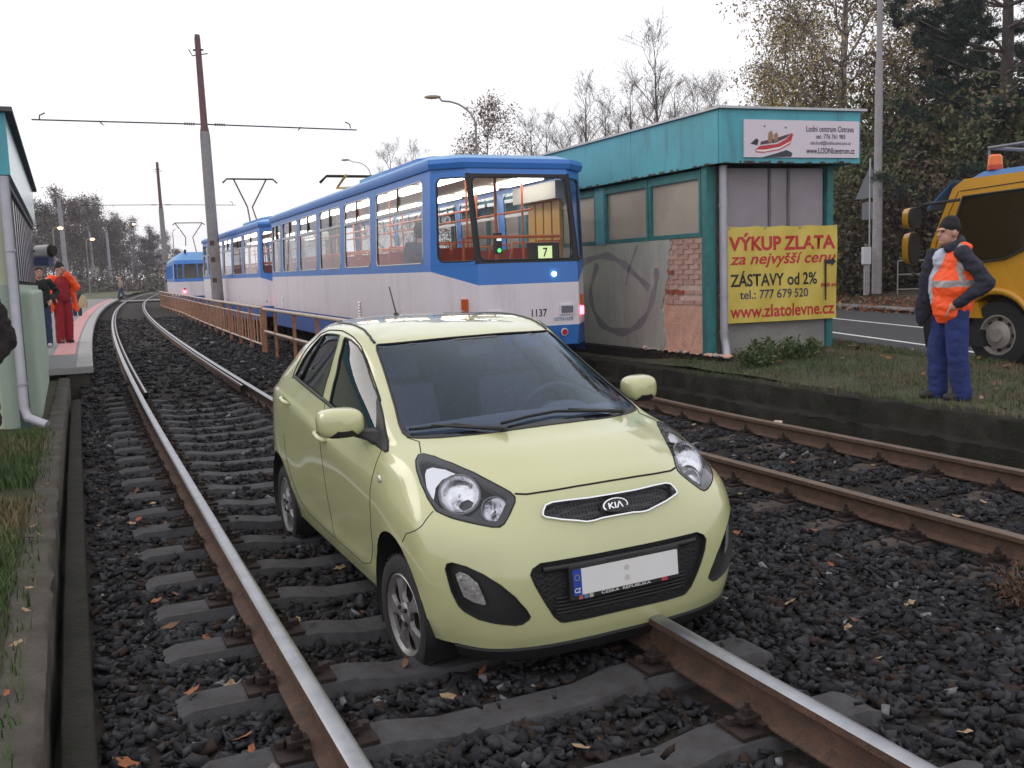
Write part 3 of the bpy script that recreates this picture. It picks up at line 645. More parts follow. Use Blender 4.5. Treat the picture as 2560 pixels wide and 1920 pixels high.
flat('boat_inside', [[(.13, .33), (.27, .4), (.36, .53), (.39, .64), (.33, .58), (.25, .5), (.14, .42)]], mat('boat_dark', (.09, .04, .05), .5, var=.2), .0012); flat('boat_stripe', [[(.1, .16), (.17, .15), (.3, .23), (.39, .4), (.395, .44), (.3, .28), (.17, .2), (.1, .2)]], M_WHITE if 'M_WHITE' in globals() else mat('plate_white', (.78, .77, .76), .5, var=.04), .0012)
flat('boat_crew', [[(.2, .4), (.23, .38), (.245, .58), (.23, .72), (.205, .66)], [(.25, .42), (.28, .44), (.285, .6), (.27, .68), (.25, .6)]], mat('crew_tan', (.33, .18, .11), .6, var=.3, vs=40), .0016); flat('boat_motor', [[(.05, .36), (.11, .32), (.12, .46), (.1, .5)], [(.16, .82), (.18, .8), (.17, .86)], [(.34, .8), (.36, .77), (.355, .83)]], M_INK, .0006)
# rain pipe at the corner
b = MB(); b.tube([kp(-.10, .215, ZF), kp(-.10, .215, .55), kp(-.11, .235, .44), kp(-.2, .19, .28), kp(-.3, .12, .12)], [.055, .055, .057, .057, .055], 14); 
for z in (2.3, 1.1, .62): b.lathe([(.06, -.012), (.066, -.012), (.066, .012), (.06, .012)], 14, M=Matrix.Translation(kp(-.10, .215, z)))
b.build('rain_pipe', M_PIPE, KI, smooth=45)
# fallen plaster shards at the foot of the wall
rnd = random.Random(11); rp = MB()
shard = [MB().prism([(-.06, -.03), (.02, -.045), (.07, -.01), (.03, .04), (-.04, .03)], (0, .015)).mesh('plaster_shard', q) for q in (M_PINKP, M_MORT, M_KERB)]
for k in range(70):
    if k < 40: a, e, z = rnd.uniform(-.5, 1.6), rnd.uniform(-.03, .05), ZB+.01; p = KA+kp(a, e, z)
    elif k < 54: p = KA+kp(rnd.uniform(-.35, -.08), rnd.uniform(.5, 1.6), 0); p.z = bank_z(p.x, p.y)+.03
    else: p = W(S_of_y(rnd.uniform(9.5, 12.8), 5.2), rnd.uniform(5.02, 5.4), -.215)
    o = link('plaster_shard', rnd.choice(shard)); o.location = p; o.rotation_euler = (rnd.uniform(-.3, .3), rnd.uniform(-.3, .3), rnd.uniform(0, 6.3)); s = rnd.uniform(.5, 1.25); o.scale = (s, s, s)
    tag(o, 'broken shard of pink plaster fallen below the bare brick wall', 'plaster shard', 'plaster shards fallen from the kiosk wall')
# ---------------------------------------------------------------- the matching kiosk on the left platform
LB = Vector((-5.17, 10.2, 0)); LHH = R_(-24.6)
def lp_(a, e, z): return Vector((math.sin(LHH)*a-math.cos(LHH)*e, math.cos(LHH)*a+math.sin(LHH)*e, z))
LK = empty('platform_kiosk', (LB.x, LB.y, 0), 0, 'pale green kiosk with a long window band at the near end of the platform', 'kiosk')
def lslab(a0, a1, e0, e1, z0, z1, m, name, bev=0.):
    b = MB(); P = [lp_(a, e, z) for z in (z0, z1) for a, e in ((a0, e0), (a1, e0), (a1, e1), (a0, e1))]
    o = b.add(P, [(3, 2, 1, 0), (4, 5, 6, 7), (0, 1, 5, 4), (1, 2, 6, 5), (2, 3, 7, 6), (3, 0, 4, 7)]).build(name, m, LK)
    if bev: bevel(o, bev, 3)
    return o
M_PALE = mat('pale_green_render', (.36, .43, .36), .85, var=.07, vs=2, bump=.2, bs=40); M_CREAM = mat('cream_wall', (.50, .53, .40), .85, var=.08, vs=1.5, bump=.2, bs=40)
lslab(.75, 6.0, -.10, .2, .0, 1.48, M_PALE, 'plinth', .05)
lslab(.0, 9.0, 0.03, .25, .0, 1.55, M_PALE, 'side_wall'); lslab(.02, .2, .10, 4, .0, 2.70, M_CREAM, 'end_wall')
lslab(-.02, .18, .0, .1, 0, 2.68, mat('green_post', (.05, .11, .09), .6, var=.2, vs=6), 'corner_post')
a = .35
while a < 8.6:
    lslab(a+.03, a+.63, .06, .09, 1.60, 2.6, M_FROSTL, 'window'); lslab(a-.03, a+.03, .05, .12, 1.56, 2.68, mat('dark_frame', (.022, .024, .024), .6, var=.2), 'window_post'); a += .66
lslab(0.2, 9.0, .02, .14, 2.6, 2.675, MATS['dark_frame'], 'window_head')
for a0, a1 in ((.0, 2.8), (2.806, 5.8), (5.806, 9.1)): lslab(a0, a1, -.02, .02, 2.68, 3.31, mat('glossy_teal', (.12, .32, .36), .16, var=.1, vs=2, spec=.8), 'fascia_panel')
lslab(-.04, -.003, -.02, 4, 2.68, 3.31, M_TEAL, 'fascia_panel'); lslab(.0, 9.1, .025, 4, 2.69, 2.73, MATS['dark_soffit'], 'soffit')
lslab(-.12, 9.2, -.09, 4, 3.314, 3.36, M_ROOF, 'roof')
b = MB(); b.tube([lp_(-.09, .05, 2.66), lp_(-.09, .05, .25), lp_(-.13, .02, .14), lp_(-.25, -.16, .06)], .05, 12); 
for z in (1.9, .5): b.lathe([(.055, -.012), (.062, -.012), (.062, .012), (.055, .012)], 12, M=Matrix.Translation(lp_(-.09, .05, z)))
b.build('rain_pipe', M_PIPE, LK, smooth=45)
# white cylindrical speaker on a bracket at its far end
b = MB(); p = lp_(9.2, .0, 2.2); b.tube([p, p+Vector((.28, -.05, .0))], [.11, .12], 14); b.tube([p+Vector((.30, -.053, 0)), p+Vector((.36, -.064, 0))], [.125, .10], 14, 1); b.bar(lp_(9.0, .1, 2.2), p, .04, mi=1); b.box(p+Vector((.1, 0, -.2)), (.3, .2, .16), 2)
b.build('wall_speaker', [mat('speaker_white', (.55, .54, .54), .5, var=.05), M_BLK if 'M_BLK' in globals() else M_IRON, mat('speaker_blue', (.03, .05, .13), .6, var=.1)], LK, smooth=40)
# ================================================================ three trams queued on the second track
M_TW = mat('tram_white', (.79, .73, .785), .38, var=.05, vs=1.2, col2=(.56, .51, .52), c2=(.52, .85), c2s=2.2, c2map=(1.6, 1.6, .22)); M_TB = mat('tram_blue', (.05, .20, .60), .38, var=.07, vs=1.2)
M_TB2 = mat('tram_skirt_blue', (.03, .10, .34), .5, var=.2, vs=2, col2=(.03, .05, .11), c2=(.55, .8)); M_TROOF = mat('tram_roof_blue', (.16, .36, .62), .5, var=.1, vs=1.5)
M_TG = glass('tram_glass', (.92, .93, .93), .97, ior=1.3); M_TGD = glass('tram_glass_dim', (.62, .64, .62), .88, ior=1.32)
M_ORG = mat('orange_rail', (.55, .12, .035), .4, var=.08, vs=5); M_SEATR = mat('red_seat', (.33, .045, .02), .45, var=.12, vs=6); M_YDOOR = mat('ochre_door', (.42, .23, .04), .45, var=.1, vs=4)
M_TIN = mat('tram_lining', (.42, .42, .41), .6, var=.06, vs=2); M_TFLOOR = mat('tram_floor', (.06, .06, .062), .8, var=.1); M_CEIL = mat('tram_ceiling', (.62, .62, .58), .6, var=.05)
M_TUBE = emis('tram_light', (1., .95, .84), 8.); M_SIL = mat('window_silver', (.5, .51, .53), .35, .6, var=.08); M_RUB = mat('tram_rubber', (.014, .014, .018), .6, var=.1)
M_REDL = emis('tail_light_lit', (1., .06, .10), 14.); M_REDOFF = mat('red_lens', (.4, .02, .03), .25, var=.1); M_AMB = mat('amber_lens', (.55, .09, .012), .25, var=.1); M_LAMPG = mat('lamp_glass_grey', (.22, .22, .27), .15, .3, var=.1); M_WLIT = emis('small_lamp_lit', (1., .97, .9), 9.)
TL = 14.3; TXS = .68; TZ = (.36, .80, 1.60, 1.69, 2.92, 3.05)
def hw(z): return 1.2-.05*max(0, (z-1.7)/1.35)
def xe(z): return .10*max(0, (.8-z)/.44)+(.30*max(0, (z-1.6)/1.4) if z > 1.6 else 0)
def corner(k, z):
    """outline corners: 0 rear-left side end, 1 rear-left, 2 rear-right, 3 right side rear, 4 right side front, 5 front-right, 6 front-left, 7 left side front"""
    x, y = [(TXS, hw(z)), (xe(z), .76), (xe(z), -.76), (TXS, -hw(z)), (TL-TXS, -hw(z)), (TL-xe(z), -.76), (TL-xe(z), .76), (TL-TXS, hw(z))][k]
    return Vector((x, y, z))
def wallpt(k, t, z): return corner(k, z).lerp(corner((k+1) % 8, z), t)
WINS = [(.98, 3.52), (3.80, 5.70), (5.94, 7.82), (8.04, 9.96), (10.16, 12.06), (12.3, 13.5)]
def tram_t6(label, group, frame_m, rear_text=True, far=False):
    T = empty('tram', (0, 0, 0), 0, label, 'tram', group); T.matrix_world = frame_m
    D = lambda b, n, m, par=T, **k: b.build(n, m, par, **k)
    # body panels: skirt, white band, blue band, header; ends dip lower
    def band(z0, z1, name, m, ks, z0c=None):
        b = MB(); n = 1
        for k in ks: b.quad(wallpt(k, 0, z0), wallpt(k, 1, z0), wallpt(k, 1, z1), wallpt(k, 0, z1))
        return D(b, name, m)
    ENDB = 1.40
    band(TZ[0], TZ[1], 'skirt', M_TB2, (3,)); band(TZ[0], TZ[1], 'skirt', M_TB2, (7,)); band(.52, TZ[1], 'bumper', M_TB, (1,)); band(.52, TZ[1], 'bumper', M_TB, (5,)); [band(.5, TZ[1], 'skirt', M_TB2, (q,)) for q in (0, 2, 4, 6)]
    b = MB()
    for k in (3, 7): b.quad(wallpt(k, 0, TZ[1]), wallpt(k, 1, TZ[1]), wallpt(k, 1, TZ[2]), wallpt(k, 0, TZ[2]))
    for k in (1, 5): b.quad(wallpt(k, 0, TZ[1]), wallpt(k, 1, TZ[1]), wallpt(k, 1, ENDB), wallpt(k, 0, ENDB))
    for k in (0, 2, 4, 6):
        za, zb = (TZ[2], ENDB) if k in (0, 4) else (ENDB, TZ[2]); b.quad(wallpt(k, 0, TZ[1]), wallpt(k, 1, TZ[1]), wallpt(k, 1, zb), wallpt(k, 0, za))
    D(b, 'white_panel', M_TW)
    b = MB()
    for k in (3, 7): b.quad(wallpt(k, 0, TZ[2]), wallpt(k, 1, TZ[2]), wallpt(k, 1, TZ[3]), wallpt(k, 0, TZ[3])); b.quad(wallpt(k, 0, TZ[4]), wallpt(k, 1, TZ[4]), wallpt(k, 1, TZ[5]), wallpt(k, 0, TZ[5]))
    for k in (1, 5): b.quad(wallpt(k, 0, ENDB), wallpt(k, 1, ENDB), wallpt(k, 1, TZ[3]), wallpt(k, 0, TZ[3]))
    for k in (0, 2, 4, 6):
        za, zb = (TZ[2], ENDB) if k in (0, 4) else (ENDB, TZ[2]); b.quad(wallpt(k, 0, za), wallpt(k, 1, zb), wallpt(k, 1, TZ[3]), wallpt(k, 0, TZ[3]))
    for k in (0, 1, 2, 4, 5, 6): b.quad(wallpt(k, 0, TZ[4]), wallpt(k, 1, TZ[4]), wallpt(k, 1, TZ[5]), wallpt(k, 0, TZ[5]))
    D(b, 'blue_band', M_TB)
    # window posts along the sides
    for k in (3, 7):
        xs = lambda x: (x-TXS)/(TL-2*TXS) if k == 3 else 1-(x-TXS)/(TL-2*TXS)
        edges = [TXS]+[q for w in WINS for q in w]+[TL-TXS]
        for i in range(0, len(edges), 2):
            b = MB(); t0, t1 = sorted((xs(edges[i]), xs(edges[i+1]))); b.quad(wallpt(k, t0, TZ[3]), wallpt(k, t1, TZ[3]), wallpt(k, t1, TZ[4]), wallpt(k, t0, TZ[4])); D(b, 'window_post', M_TB)
        sg = 1 if k == 7 else -1
        for i, (x0, x1) in enumerate(WINS):
            y = lambda z: sg*(hw(z)-.02)
            zb, zt, zm = TZ[3]+.02, TZ[4]-.02, 2.52
            b = MB(); b.quad((x0+.03, y(zb), zb), (x1-.03, y(zb), zb), (x1-.03, y(zt), zt), (x0+.03, y(zt), zt)); w = D(b, 'window', M_TG if i == 0 or far is False and i < 2 else M_TGD)
            b = MB(); yo = lambda z: sg*(hw(z)-.004); n = 6; r = .10
            def rr(x0, x1, z0, z1, r):
                P = []
                for cx, cz, a0 in ((x1-r, z1-r, 0), (x0+r, z1-r, 90), (x0+r, z0+r, 180), (x1-r, z0+r, 270)):
                    for q in range(n+1): a = R_(a0+90*q/n); P.append((cx+r*math.cos(a), cz+r*math.sin(a)))
                return P
            A, B = rr(x0-.01, x1+.01, TZ[3]-.01, TZ[4]+.01, .005), rr(x0+.045, x1-.045, TZ[3]+.035, TZ[4]-.035, r); nn = len(A)
            b.add([(x, yo(z)+sg*.003, z) for x, z in A]+[(x, yo(z)+sg*.003, z) for x, z in B]+[(x, y(z)-sg*.01, z) for x, z in B], [(q, (q+1) % nn, nn+(q+1) % nn, nn+q) for q in range(nn)], 2)
            b.add([(x, yo(z)+sg*.003, z) for x, z in B]+[(x, y(z)-sg*.01, z) for x, z in B], [(q, (q+1) % nn, nn+(q+1) % nn, nn+q) for q in range(nn)], 1)
            b.tube([(x, yo(z)+sg*.002, z) for x, z in B]+[(B[0][0], yo(B[0][1])+sg*.002, B[0][1])], .011, 5, 0, False)
            b.bar((x0+.04, yo(zm)-sg*.005, zm), (x1-.04, yo(zm)-sg*.005, zm), .03, .05); b.bar(((x0+x1)/2, yo(zm), zm), ((x0+x1)/2, yo(zt)-sg*.005, zt), .025, .03, 1)
            D(b, 'window_frame', [M_SIL, M_RUB, M_TB], w)
    # end glazing: quarter panes and the wide end screen, black surrounds
    for e in (0, 1):
        k0, k1, k2 = (0, 1, 2) if e == 0 else (4, 5, 6)
        for k, nm, mar in ((k1, 'end_screen', .0), (k0, 'quarter_window', .0), (k2, 'quarter_window', .0)):
            z0, z1 = TZ[3], TZ[4]; tt = (.025, .975) if k == k1 else (.16, 1.0) if k == k0 else (.0, .84)
            nrm = (wallpt(k, 1, 2)-wallpt(k, 0, 2)).cross(Vector((0, 0, 1))).normalized(); nrm = nrm if nrm.dot(wallpt(k, .5, 2)-Vector((TL/2, 0, 2))) > 0 else -nrm
            b = MB(); I = [wallpt(k, t, z)-nrm*.012 for t, z in ((tt[0], z0+.03), (tt[1], z0+.03), (tt[1], z1-.03), (tt[0], z1-.03))]; b.quad(*I); w = D(b, nm, M_TG)
            A = [wallpt(k, t, z)+nrm*.002 for t, z in ((0, z0), (1, z0), (1, z1), (0, z1))]; n = 5
            def rp(t0, t1, za, zb, rt, rz):
                P = []
                for ct, cz, a0 in ((t1-rt, zb-rz, 0), (t0+rt, zb-rz, 90), (t0+rt, za+rz, 180), (t1-rt, za+rz, 270)):
                    for q in range(n+1): a = R_(a0+90*q/n); P.append((ct+rt*math.cos(a), cz+rz*math.sin(a)))
                return P
            rt = .05 if k == k1 else .13; B2 = rp(tt[0]+.01, tt[1]-.01, z0+.04, z1-.05, rt, .09); O2 = rp(0, 1, z0, z1, .001, .001); nn = len(B2)
            B = [wallpt(k, t, z)+nrm*.003 for t, z in B2]; O = [wallpt(k, t, z)+nrm*.003 for t, z in O2]; C_ = [p-nrm*.03 for p in B]
            blk = k == k1; b = MB(); b.add(O+B+C_, [(q, (q+1) % nn, nn+(q+1) % nn, nn+q) for q in range(nn)], 0 if blk else 1); o0 = len(b.v); b.add(B+C_, [(q, (q+1) % nn, nn+(q+1) % nn, nn+q) for q in range(nn)], 0)
            b.tube(B+[B[0]], .012, 5, 0, False)
            if blk: b.tube([wallpt(k, 0, z0), wallpt(k, 0, z1)], .03, 6); b.tube([wallpt(k, 1, z0), wallpt(k, 1, z1)], .03, 6)
            D(b, 'screen_surround', [M_RUB, M_TB], w)
    # roof
    def rring(z, ins, grow_=0.): return [Vector((min(max(c.x+(ins if c.x < TL/2 else -ins), -9), 99), c.y*(1-ins*.35)+0, z)) for c in (corner(k, 3.05)+Vector((-grow_ if k in (0, 1, 2, 3) else grow_, math.copysign(grow_, [1, 1, -1, -1, -1, -1, 1, 1][k]), 0)) for k in range(8))]
    b = MB(); b.loft([rring(3.0, 0, .03), rring(3.07, 0, .05), rring(3.13, .02, .05), rring(3.20, .2, 0), rring(3.25, .6, 0)], 0); rf = D(b, 'roof', [M_TB, M_TROOF], smooth=30)
    for i, f in enumerate(rf.data.polygons): f.material_index = 1 if f.center.z > 3.14 else 0
    def pod(x0, x1, h, w=.72, m=M_TROOF):
        b = MB(); b.loft([[(x0, -w, 3.18), (x1, -w, 3.18), (x1, w, 3.18), (x0, w, 3.18)], [(x0+.1, -w, 3.25+h*.6), (x1-.1, -w, 3.25+h*.6), (x1-.1, w, 3.25+h*.6), (x0+.1, w, 3.25+h*.6)], [(x0+.25, -w*.6, 3.25+h), (x1-.25, -w*.6, 3.25+h), (x1-.25, w*.6, 3.25+h), (x0+.25, w*.6, 3.25+h)]]); return D(b, 'roof_pod', m, rf)
    pod(2.2, 4.2, .16, .8, M_TB); pod(4.3, 6.2, .22); 
    # pantograph
    b = MB(); px = 8.6
    for y in (-.5, .5): b.bar((px-.9, y, 3.3), (px+.9, y, 3.3), .06, .06)
    for x in (-.8, .8): b.bar((px+x, -.5, 3.36), (px+x, .5, 3.36), .06, .06)
    up = 1.7 if far else .32
    if far:
        for y in (-.28, .28):
            b.tube([(px-.6, y*.5, 3.36), (px+.25, y*.3, 3.36+up*.45), (px-.1, y*2.0, 3.36+up)], .028, 5)
    else:
        for y in (-.4, .4): b.tube([(px-.8, y, 3.4), (px+.7, y, 3.52), (px-.5, y*1.2, 3.36+up)], .03, 5)
    zt = 3.36+up; b.tube([(px-.1, -.95, zt-.12), (px-.1, -.8, zt+.02), (px-.1, .8, zt+.02), (px-.1, .95, zt-.12)], .03, 6, 1); b.tube([(px-.3, -.8, zt), (px-.3, .8, zt)], .02, 5, 1)
    D(b, 'pantograph', [mat('pantograph_paint', (.5, .33, .05) if not far else (.13, .06, .04), .5, var=.1) if not far else mat('pantograph_rust', (.13, .06, .045), .6, var=.1), M_IRON], rf)
    # running gear
    for x in (3.6, 10.7):
        b = MB(); b.box((x, 0, .45), (2.9, 1.9, .3))
        for dx in (-.95, .95):
            for y in (-.72, .72): b.lathe([(.35, -.06), (.35, .06), (.31, .06), (0, .05)], 20, M=Matrix.Translation((x+dx, y, .35)) @ Matrix.Rotation(R_(90), 4, 'X'))
        D(b, 'bogie', M_IRON)
    # interior
    b = MB(); b.box((TL/2, 0, .93), (TL-1.0, 2.2, .06)); D(b, 'floor', M_TFLOOR)
    b = MB(); b.box((TL/2, 0, 2.99), (TL-1.2, 2.1, .03)); D(b, 'ceiling', M_CEIL)
    b = MB()
    for y in (-.62, .62):
        x = 1.0
        while x < TL-1.6: b.box((x+.7, y, 2.945), (1.35, .26, .05)); x += 1.75
    D(b, 'light_strip', M_TUBE)['kind'] = 'stuff'
    b = MB()
    for sg in (-1, 1): b.box((TL/2, sg*1.12, 1.3), (TL-1.6, .04, .7))
    D(b, 'side_lining', M_TIN)
    st = MB(); st.loft([[(-.02, -.2, .42), (.42, -.2, .44), (.42, .2, .44), (-.02, .2, .42)], [(-.02, -.2, .48), (.4, -.2, .47), (.4, .2, .47), (-.02, .2, .48)]]); st.loft([[(-.06, -.19, .46), (0, -.2, .46), (0, .2, .46), (-.06, .19, .46)], [(-.16, -.18, .98), (-.11, -.19, .98), (-.11, .19, .98), (-.16, .18, .98)]]); st.box((.18, 0, .22), (.12, .12, .4))
    seat_me = st.mesh('seat', M_SEATR); hr = MB().tube([(-.13, -.18, .9), (-.17, -.18, 1.06), (-.17, .18, 1.06), (-.13, .18, .9)], .016, 6).mesh('grab_rail', M_ORG)
    x = 1.35
    while x < TL-2:
        for y in ((.9, .48) if True else (.9,)):
            s = link('seat', seat_me, T, Matrix.Translation((x, y, .96))); link('grab_rail', hr, s)
        s = link('seat', seat_me, T, Matrix.Translation((x, -.88, .96))); link('grab_rail', hr, s); x += .95
    for x in (1.55, 3.5, 5.6, 7.8, 9.9, 12):
        for y in (.30, -.62): b = MB(); b.tube([(x, y, .95), (x, y, 2.97)], .018, 6); D(b, 'pole', M_ORG)
    for y in (.30, -.62): b = MB(); b.tube([(1.2, y, 2.5), (TL-1.6, y, 2.5)], .017, 6); D(b, 'ceiling_rail', M_ORG)
    b = MB(); b.tube([(.46, -.74, 2.06), (.46, .74, 2.06)], .022, 6); D(b, 'end_rail', M_ORG)
    b = MB(); b.tube([(.7, .72, .95), (.62, .72, 2.06)], .022, 6); b.tube([(.9, .1, .95), (.9, .1, 2.97)], .024, 6); D(b, 'end_pole', M_ORG)
    b = MB(); b.box((.86, .1, 1.98), (.1, .1, .3), 0); b.box((.80, .1, 2.05), (.01, .07, .06), 2); b.lathe([(.03, 0), (0, .01)], 10, 1, M=Matrix.Translation((.80, .1, 1.88)) @ Matrix.Rotation(R_(-90), 4, 'Y')); D(b, 'ticket_validator', [M_GREY if 'M_GREY' in globals() else M_IRON, emis('validator_green', (.1, .9, .2), 1.5), emis('validator_screen', (.8, .9, .9), 1.2)])
    b = MB()
    for i in range(4): b.box((1.35+.3*i, -1.12, 1.95), (.25, .05, 1.9))
    b.box((1.8, -1.05, 2.78), (1.6, .25, .26), 1); D(b, 'door_leaf', [M_YDOOR, M_TIN])
    b = MB(); b.box((.42, -.42, 1.83), (.12, .46, .28), 0); ds = D(b, 'line_display', M_GREY if 'M_GREY' in globals() else M_IRON)
    b = MB(); b.quad((.352, -.31, 1.74), (.352, -.53, 1.74), (.352, -.53, 1.92), (.352, -.31, 1.92)); D(b, 'display_screen', emis('display_lit', (.62, .74, .35), .85), ds)
    rm = Matrix((Vector((0, -1, 0)), Vector((0, 0, 1)), Vector((-1, 0, 0)))).transposed().to_4x4()
    text_mesh('7', 'display_digit', M_RUB, ds, Matrix.Translation((.349, -.385, 1.765)) @ rm, .075, .13, 0, .02)
    # outside fittings of the rear
    def lampbox(name, y, z, w, h, mats): b = MB(); b.box((-.012, y, z), (.03, w+.04, h+.04), 0); b.box((-.02, y, z), (.03, w, h), 1); return D(b, name, mats)
    lampbox('rear_lamp', .52, .97, .18, .10, [M_TW, M_LAMPG]); lampbox('rear_lamp', -.56, 1.02, .18, .10, [M_TW, M_LAMPG])
    b = MB(); b.lathe([(.055, 0), (.055, .01), (.044, .016), (0, .016)], 18, [0, 0, 1], M=Matrix.Translation((-.002, -.52, .70)) @ Matrix.Rotation(R_(-90), 4, 'Y')); D(b, 'reflector', [M_TW, M_REDOFF])
    b = MB(); b.lathe([(.03, 0), (.03, .012), (0, .016)], 14, M=Matrix.Translation((-.002, -.38, 1.52)) @ Matrix.Rotation(R_(-90), 4, 'Y')); D(b, 'marker_lamp', M_WLIT)
    for k, t in ((0, .72), (2, .28)):
        p = wallpt(k, t, 1.08); tn = (wallpt(k, 1, 1)-wallpt(k, 0, 1)).normalized(); nn = tn.cross(Vector((0, 0, 1))); nn = nn if nn.x < 0 else -nn; MM = Matrix((tn, nn, Vector((0, 0, 1)))).transposed().to_4x4(); MM.translation = p
        lit = k == 2 or far; b = MB(); b.box((0, .02, .06), (.09, .05, .15), 0, M=MM); b.box((0, .02, -.09), (.09, .05, .12), 1 if lit else 0, M=MM); D(b, 'tail_lamp', [M_AMB if not far else M_REDOFF, M_REDL])
    if rear_text:
        text_mesh('1137', 'fleet_number', M_RUB, T, Matrix.Translation((-.004, -.02, .935)) @ rm, .235, .105, 0, .012); text_mesh('OSTRAVA', 'city_lettering', mat('city_blue', (.07, .2, .36), .5, var=0), T, Matrix.Translation((-.004, -.36, .86)) @ rm, .235, .05, 0, .01)
        text_mesh('!!!', 'city_lettering', mat('city_navy', (.03, .05, .14), .5, var=0), T, Matrix.Translation((-.004, -.60, .86)) @ rm, .06, .052, 0, .02)
    # louvres on the side
    for x in (4.7, 12.3):
        for i in range(6):
            b = MB(); z = .83+.05*i; b.add([(x-.09, 1.205, z), (x+.09, 1.205, z), (x+.09, 1.222, z+.008), (x-.09, 1.222, z+.008), (x-.09, 1.203, z+.034), (x+.09, 1.203, z+.034)], [(0, 1, 2, 3), (3, 2, 5, 4)], 0); D(b, 'louvre', M_TW)
    return T
def tram_frame(s, L=TL):
    a, b = W(s, gap_at(s), RIGHT_DZ), W(s+L, gap_at(s+L), RIGHT_DZ); d = (b-a).normalized(); n = Vector((-d.y, d.x, 0)).normalized(); u = d.cross(n)
    m = Matrix((d, n, u)).transposed().to_4x4(); m.translation = a; return m
T1 = tram_t6('rear blue and white tram numbered 1137 with lit interior', 'trams queued on the second track', tram_frame(7.42))
T2 = tram_t6('middle blue and white tram coupled ahead of tram 1137', 'trams queued on the second track', tram_frame(22.35), False, True)
# passenger seen through the side window
# third tram: older rounded type
def tram_round(label, M):
    T = empty('tram', (0, 0, 0), 0, label, 'tram', 'trams queued on the second track'); T.matrix_world = M; L = 14.0
    def ol(z):
        h = 1.24-.04*max(0, z-1.6)/1.2-.55*max(0, (z-2.62)/.5)**2; e = .35*max(0, (z-1.5)/1.4)**1.5+.35*max(0, (z-2.62)/.5); P = []
        n = 9
        for sx in (1, -1):
            for i in range(n):
                a = R_(90-180*i/(n-1)) if sx > 0 else R_(270-180*i/(n-1)); c, s_ = math.cos(a), math.sin(a)
                x = (L-.9-e*.5)+(.9-e*.5)*abs(c)**.7*1 if sx > 0 else (.9+e*.5)-(.9-e*.5)*abs(c)**.7
                P.append(Vector((x, h*math.copysign(abs(s_)**.55, s_), z)))
        return P
    zs = [.4, .72, .74, 1.5, 1.52, 1.66, 1.68, 2.45, 2.47, 2.65, 2.85, 3.0, 3.08]; n = 18
    names = {0: ('skirt', M_TB2), 1: ('skirt_trim', M_TB2), 2: ('white_panel', M_TW), 3: ('blue_trim', M_TB), 4: ('blue_band', M_TB), 5: ('sill', M_TB), 7: ('header', M_TB), 8: ('header', M_TB)}
    for i in range(len(zs)-1):
        A, B = ol(zs[i]), ol(zs[i+1])
        if i == 6:
            for q in range(n):
                a0, a1, b0, b1 = A[q], A[(q+1) % n], B[q], B[(q+1) % n]; long_ = (a0-a1).length > 3; m = 8 if long_ else 1
                for t in range(m):
                    f = lambda p, r, u: p.lerp(r, u); u0, u1 = t/m+.012, (t+1)/m-.012
                    w = MB(); w.quad(f(a0, a1, u0), f(a0, a1, u1), f(b0, b1, u1), f(b0, b1, u0)); w.build('window', M_TGD, T)
                    p = MB(); p.tube([f(a0, a1, u0), f(b0, b1, u0)], .035, 5); p.build('window_post', M_TB, T)
            continue
        nm, m = names.get(i, ('roof', M_TROOF)); b = MB(); b.loft([A, B], cap=False); b.build(nm, m, T, smooth=True)
    b = MB(); b.add(ol(3.08), [tuple(range(n))]); b.build('roof_top', M_TROOF, T)
    b = MB(); b.box((L/2, 0, .95), (L-2, 2.2, .1)); b.build('floor', M_TFLOOR, T); b = MB(); b.box((L/2, 0, 1.3), (L-2.4, 1.9, .5)); b.build('seat_rows', M_SEATR, T)
    b = MB(); b.box((L/2, 0, 2.7), (L-2.6, .3, .05)); b.build('light_strip', M_TUBE, T)
    b = MB(); b.box((.8, .25, 2.0), (.1, 1.1, 1.2)); b.build('rear_partition', mat('warm_partition', (.5, .38, .28), .6, var=.1), T)
    for y in (.72, -.72):
        b = MB(); b.lathe([(.085, 0), (.07, .03), (0, .035)], 14, M=Matrix.Translation((.06, y, .98)) @ Matrix.Rotation(R_(-90), 4, 'Y')); b.box((.05, y, 1.12), (.05, .1, .1), 1); b.build('tail_lamp', [M_REDL, M_REDOFF], T)
    b = MB(); b.tube([(.6, .55, 3.0), (.6, .55, 3.25)], .06, 10); b.ball((.6, .55, 3.3), .09, 10, 6, 1); b.build('blue_beacon', [M_IRON, emis('beacon_blue', (.2, .25, 1.), 12.)], T)
    b = MB(); px = 6
    for y in (-.5, .5): b.bar((px-.9, y, 3.15), (px+.9, y, 3.15), .06); b.tube([(px-.6, y*.6, 3.2), (px+.3, y*.4, 4.1), (px-.1, y*1.5, 4.9)], .03, 5)
    b.tube([(px-.1, -.9, 4.8), (px-.1, -.75, 4.92), (px-.1, .75, 4.92), (px-.1, .9, 4.8)], .03, 5); b.build('pantograph', MATS['pantograph_rust'], T)
    return T
tram_round('foremost tram, an older round-cornered type with tail lights lit', tram_frame(49.5, 14))
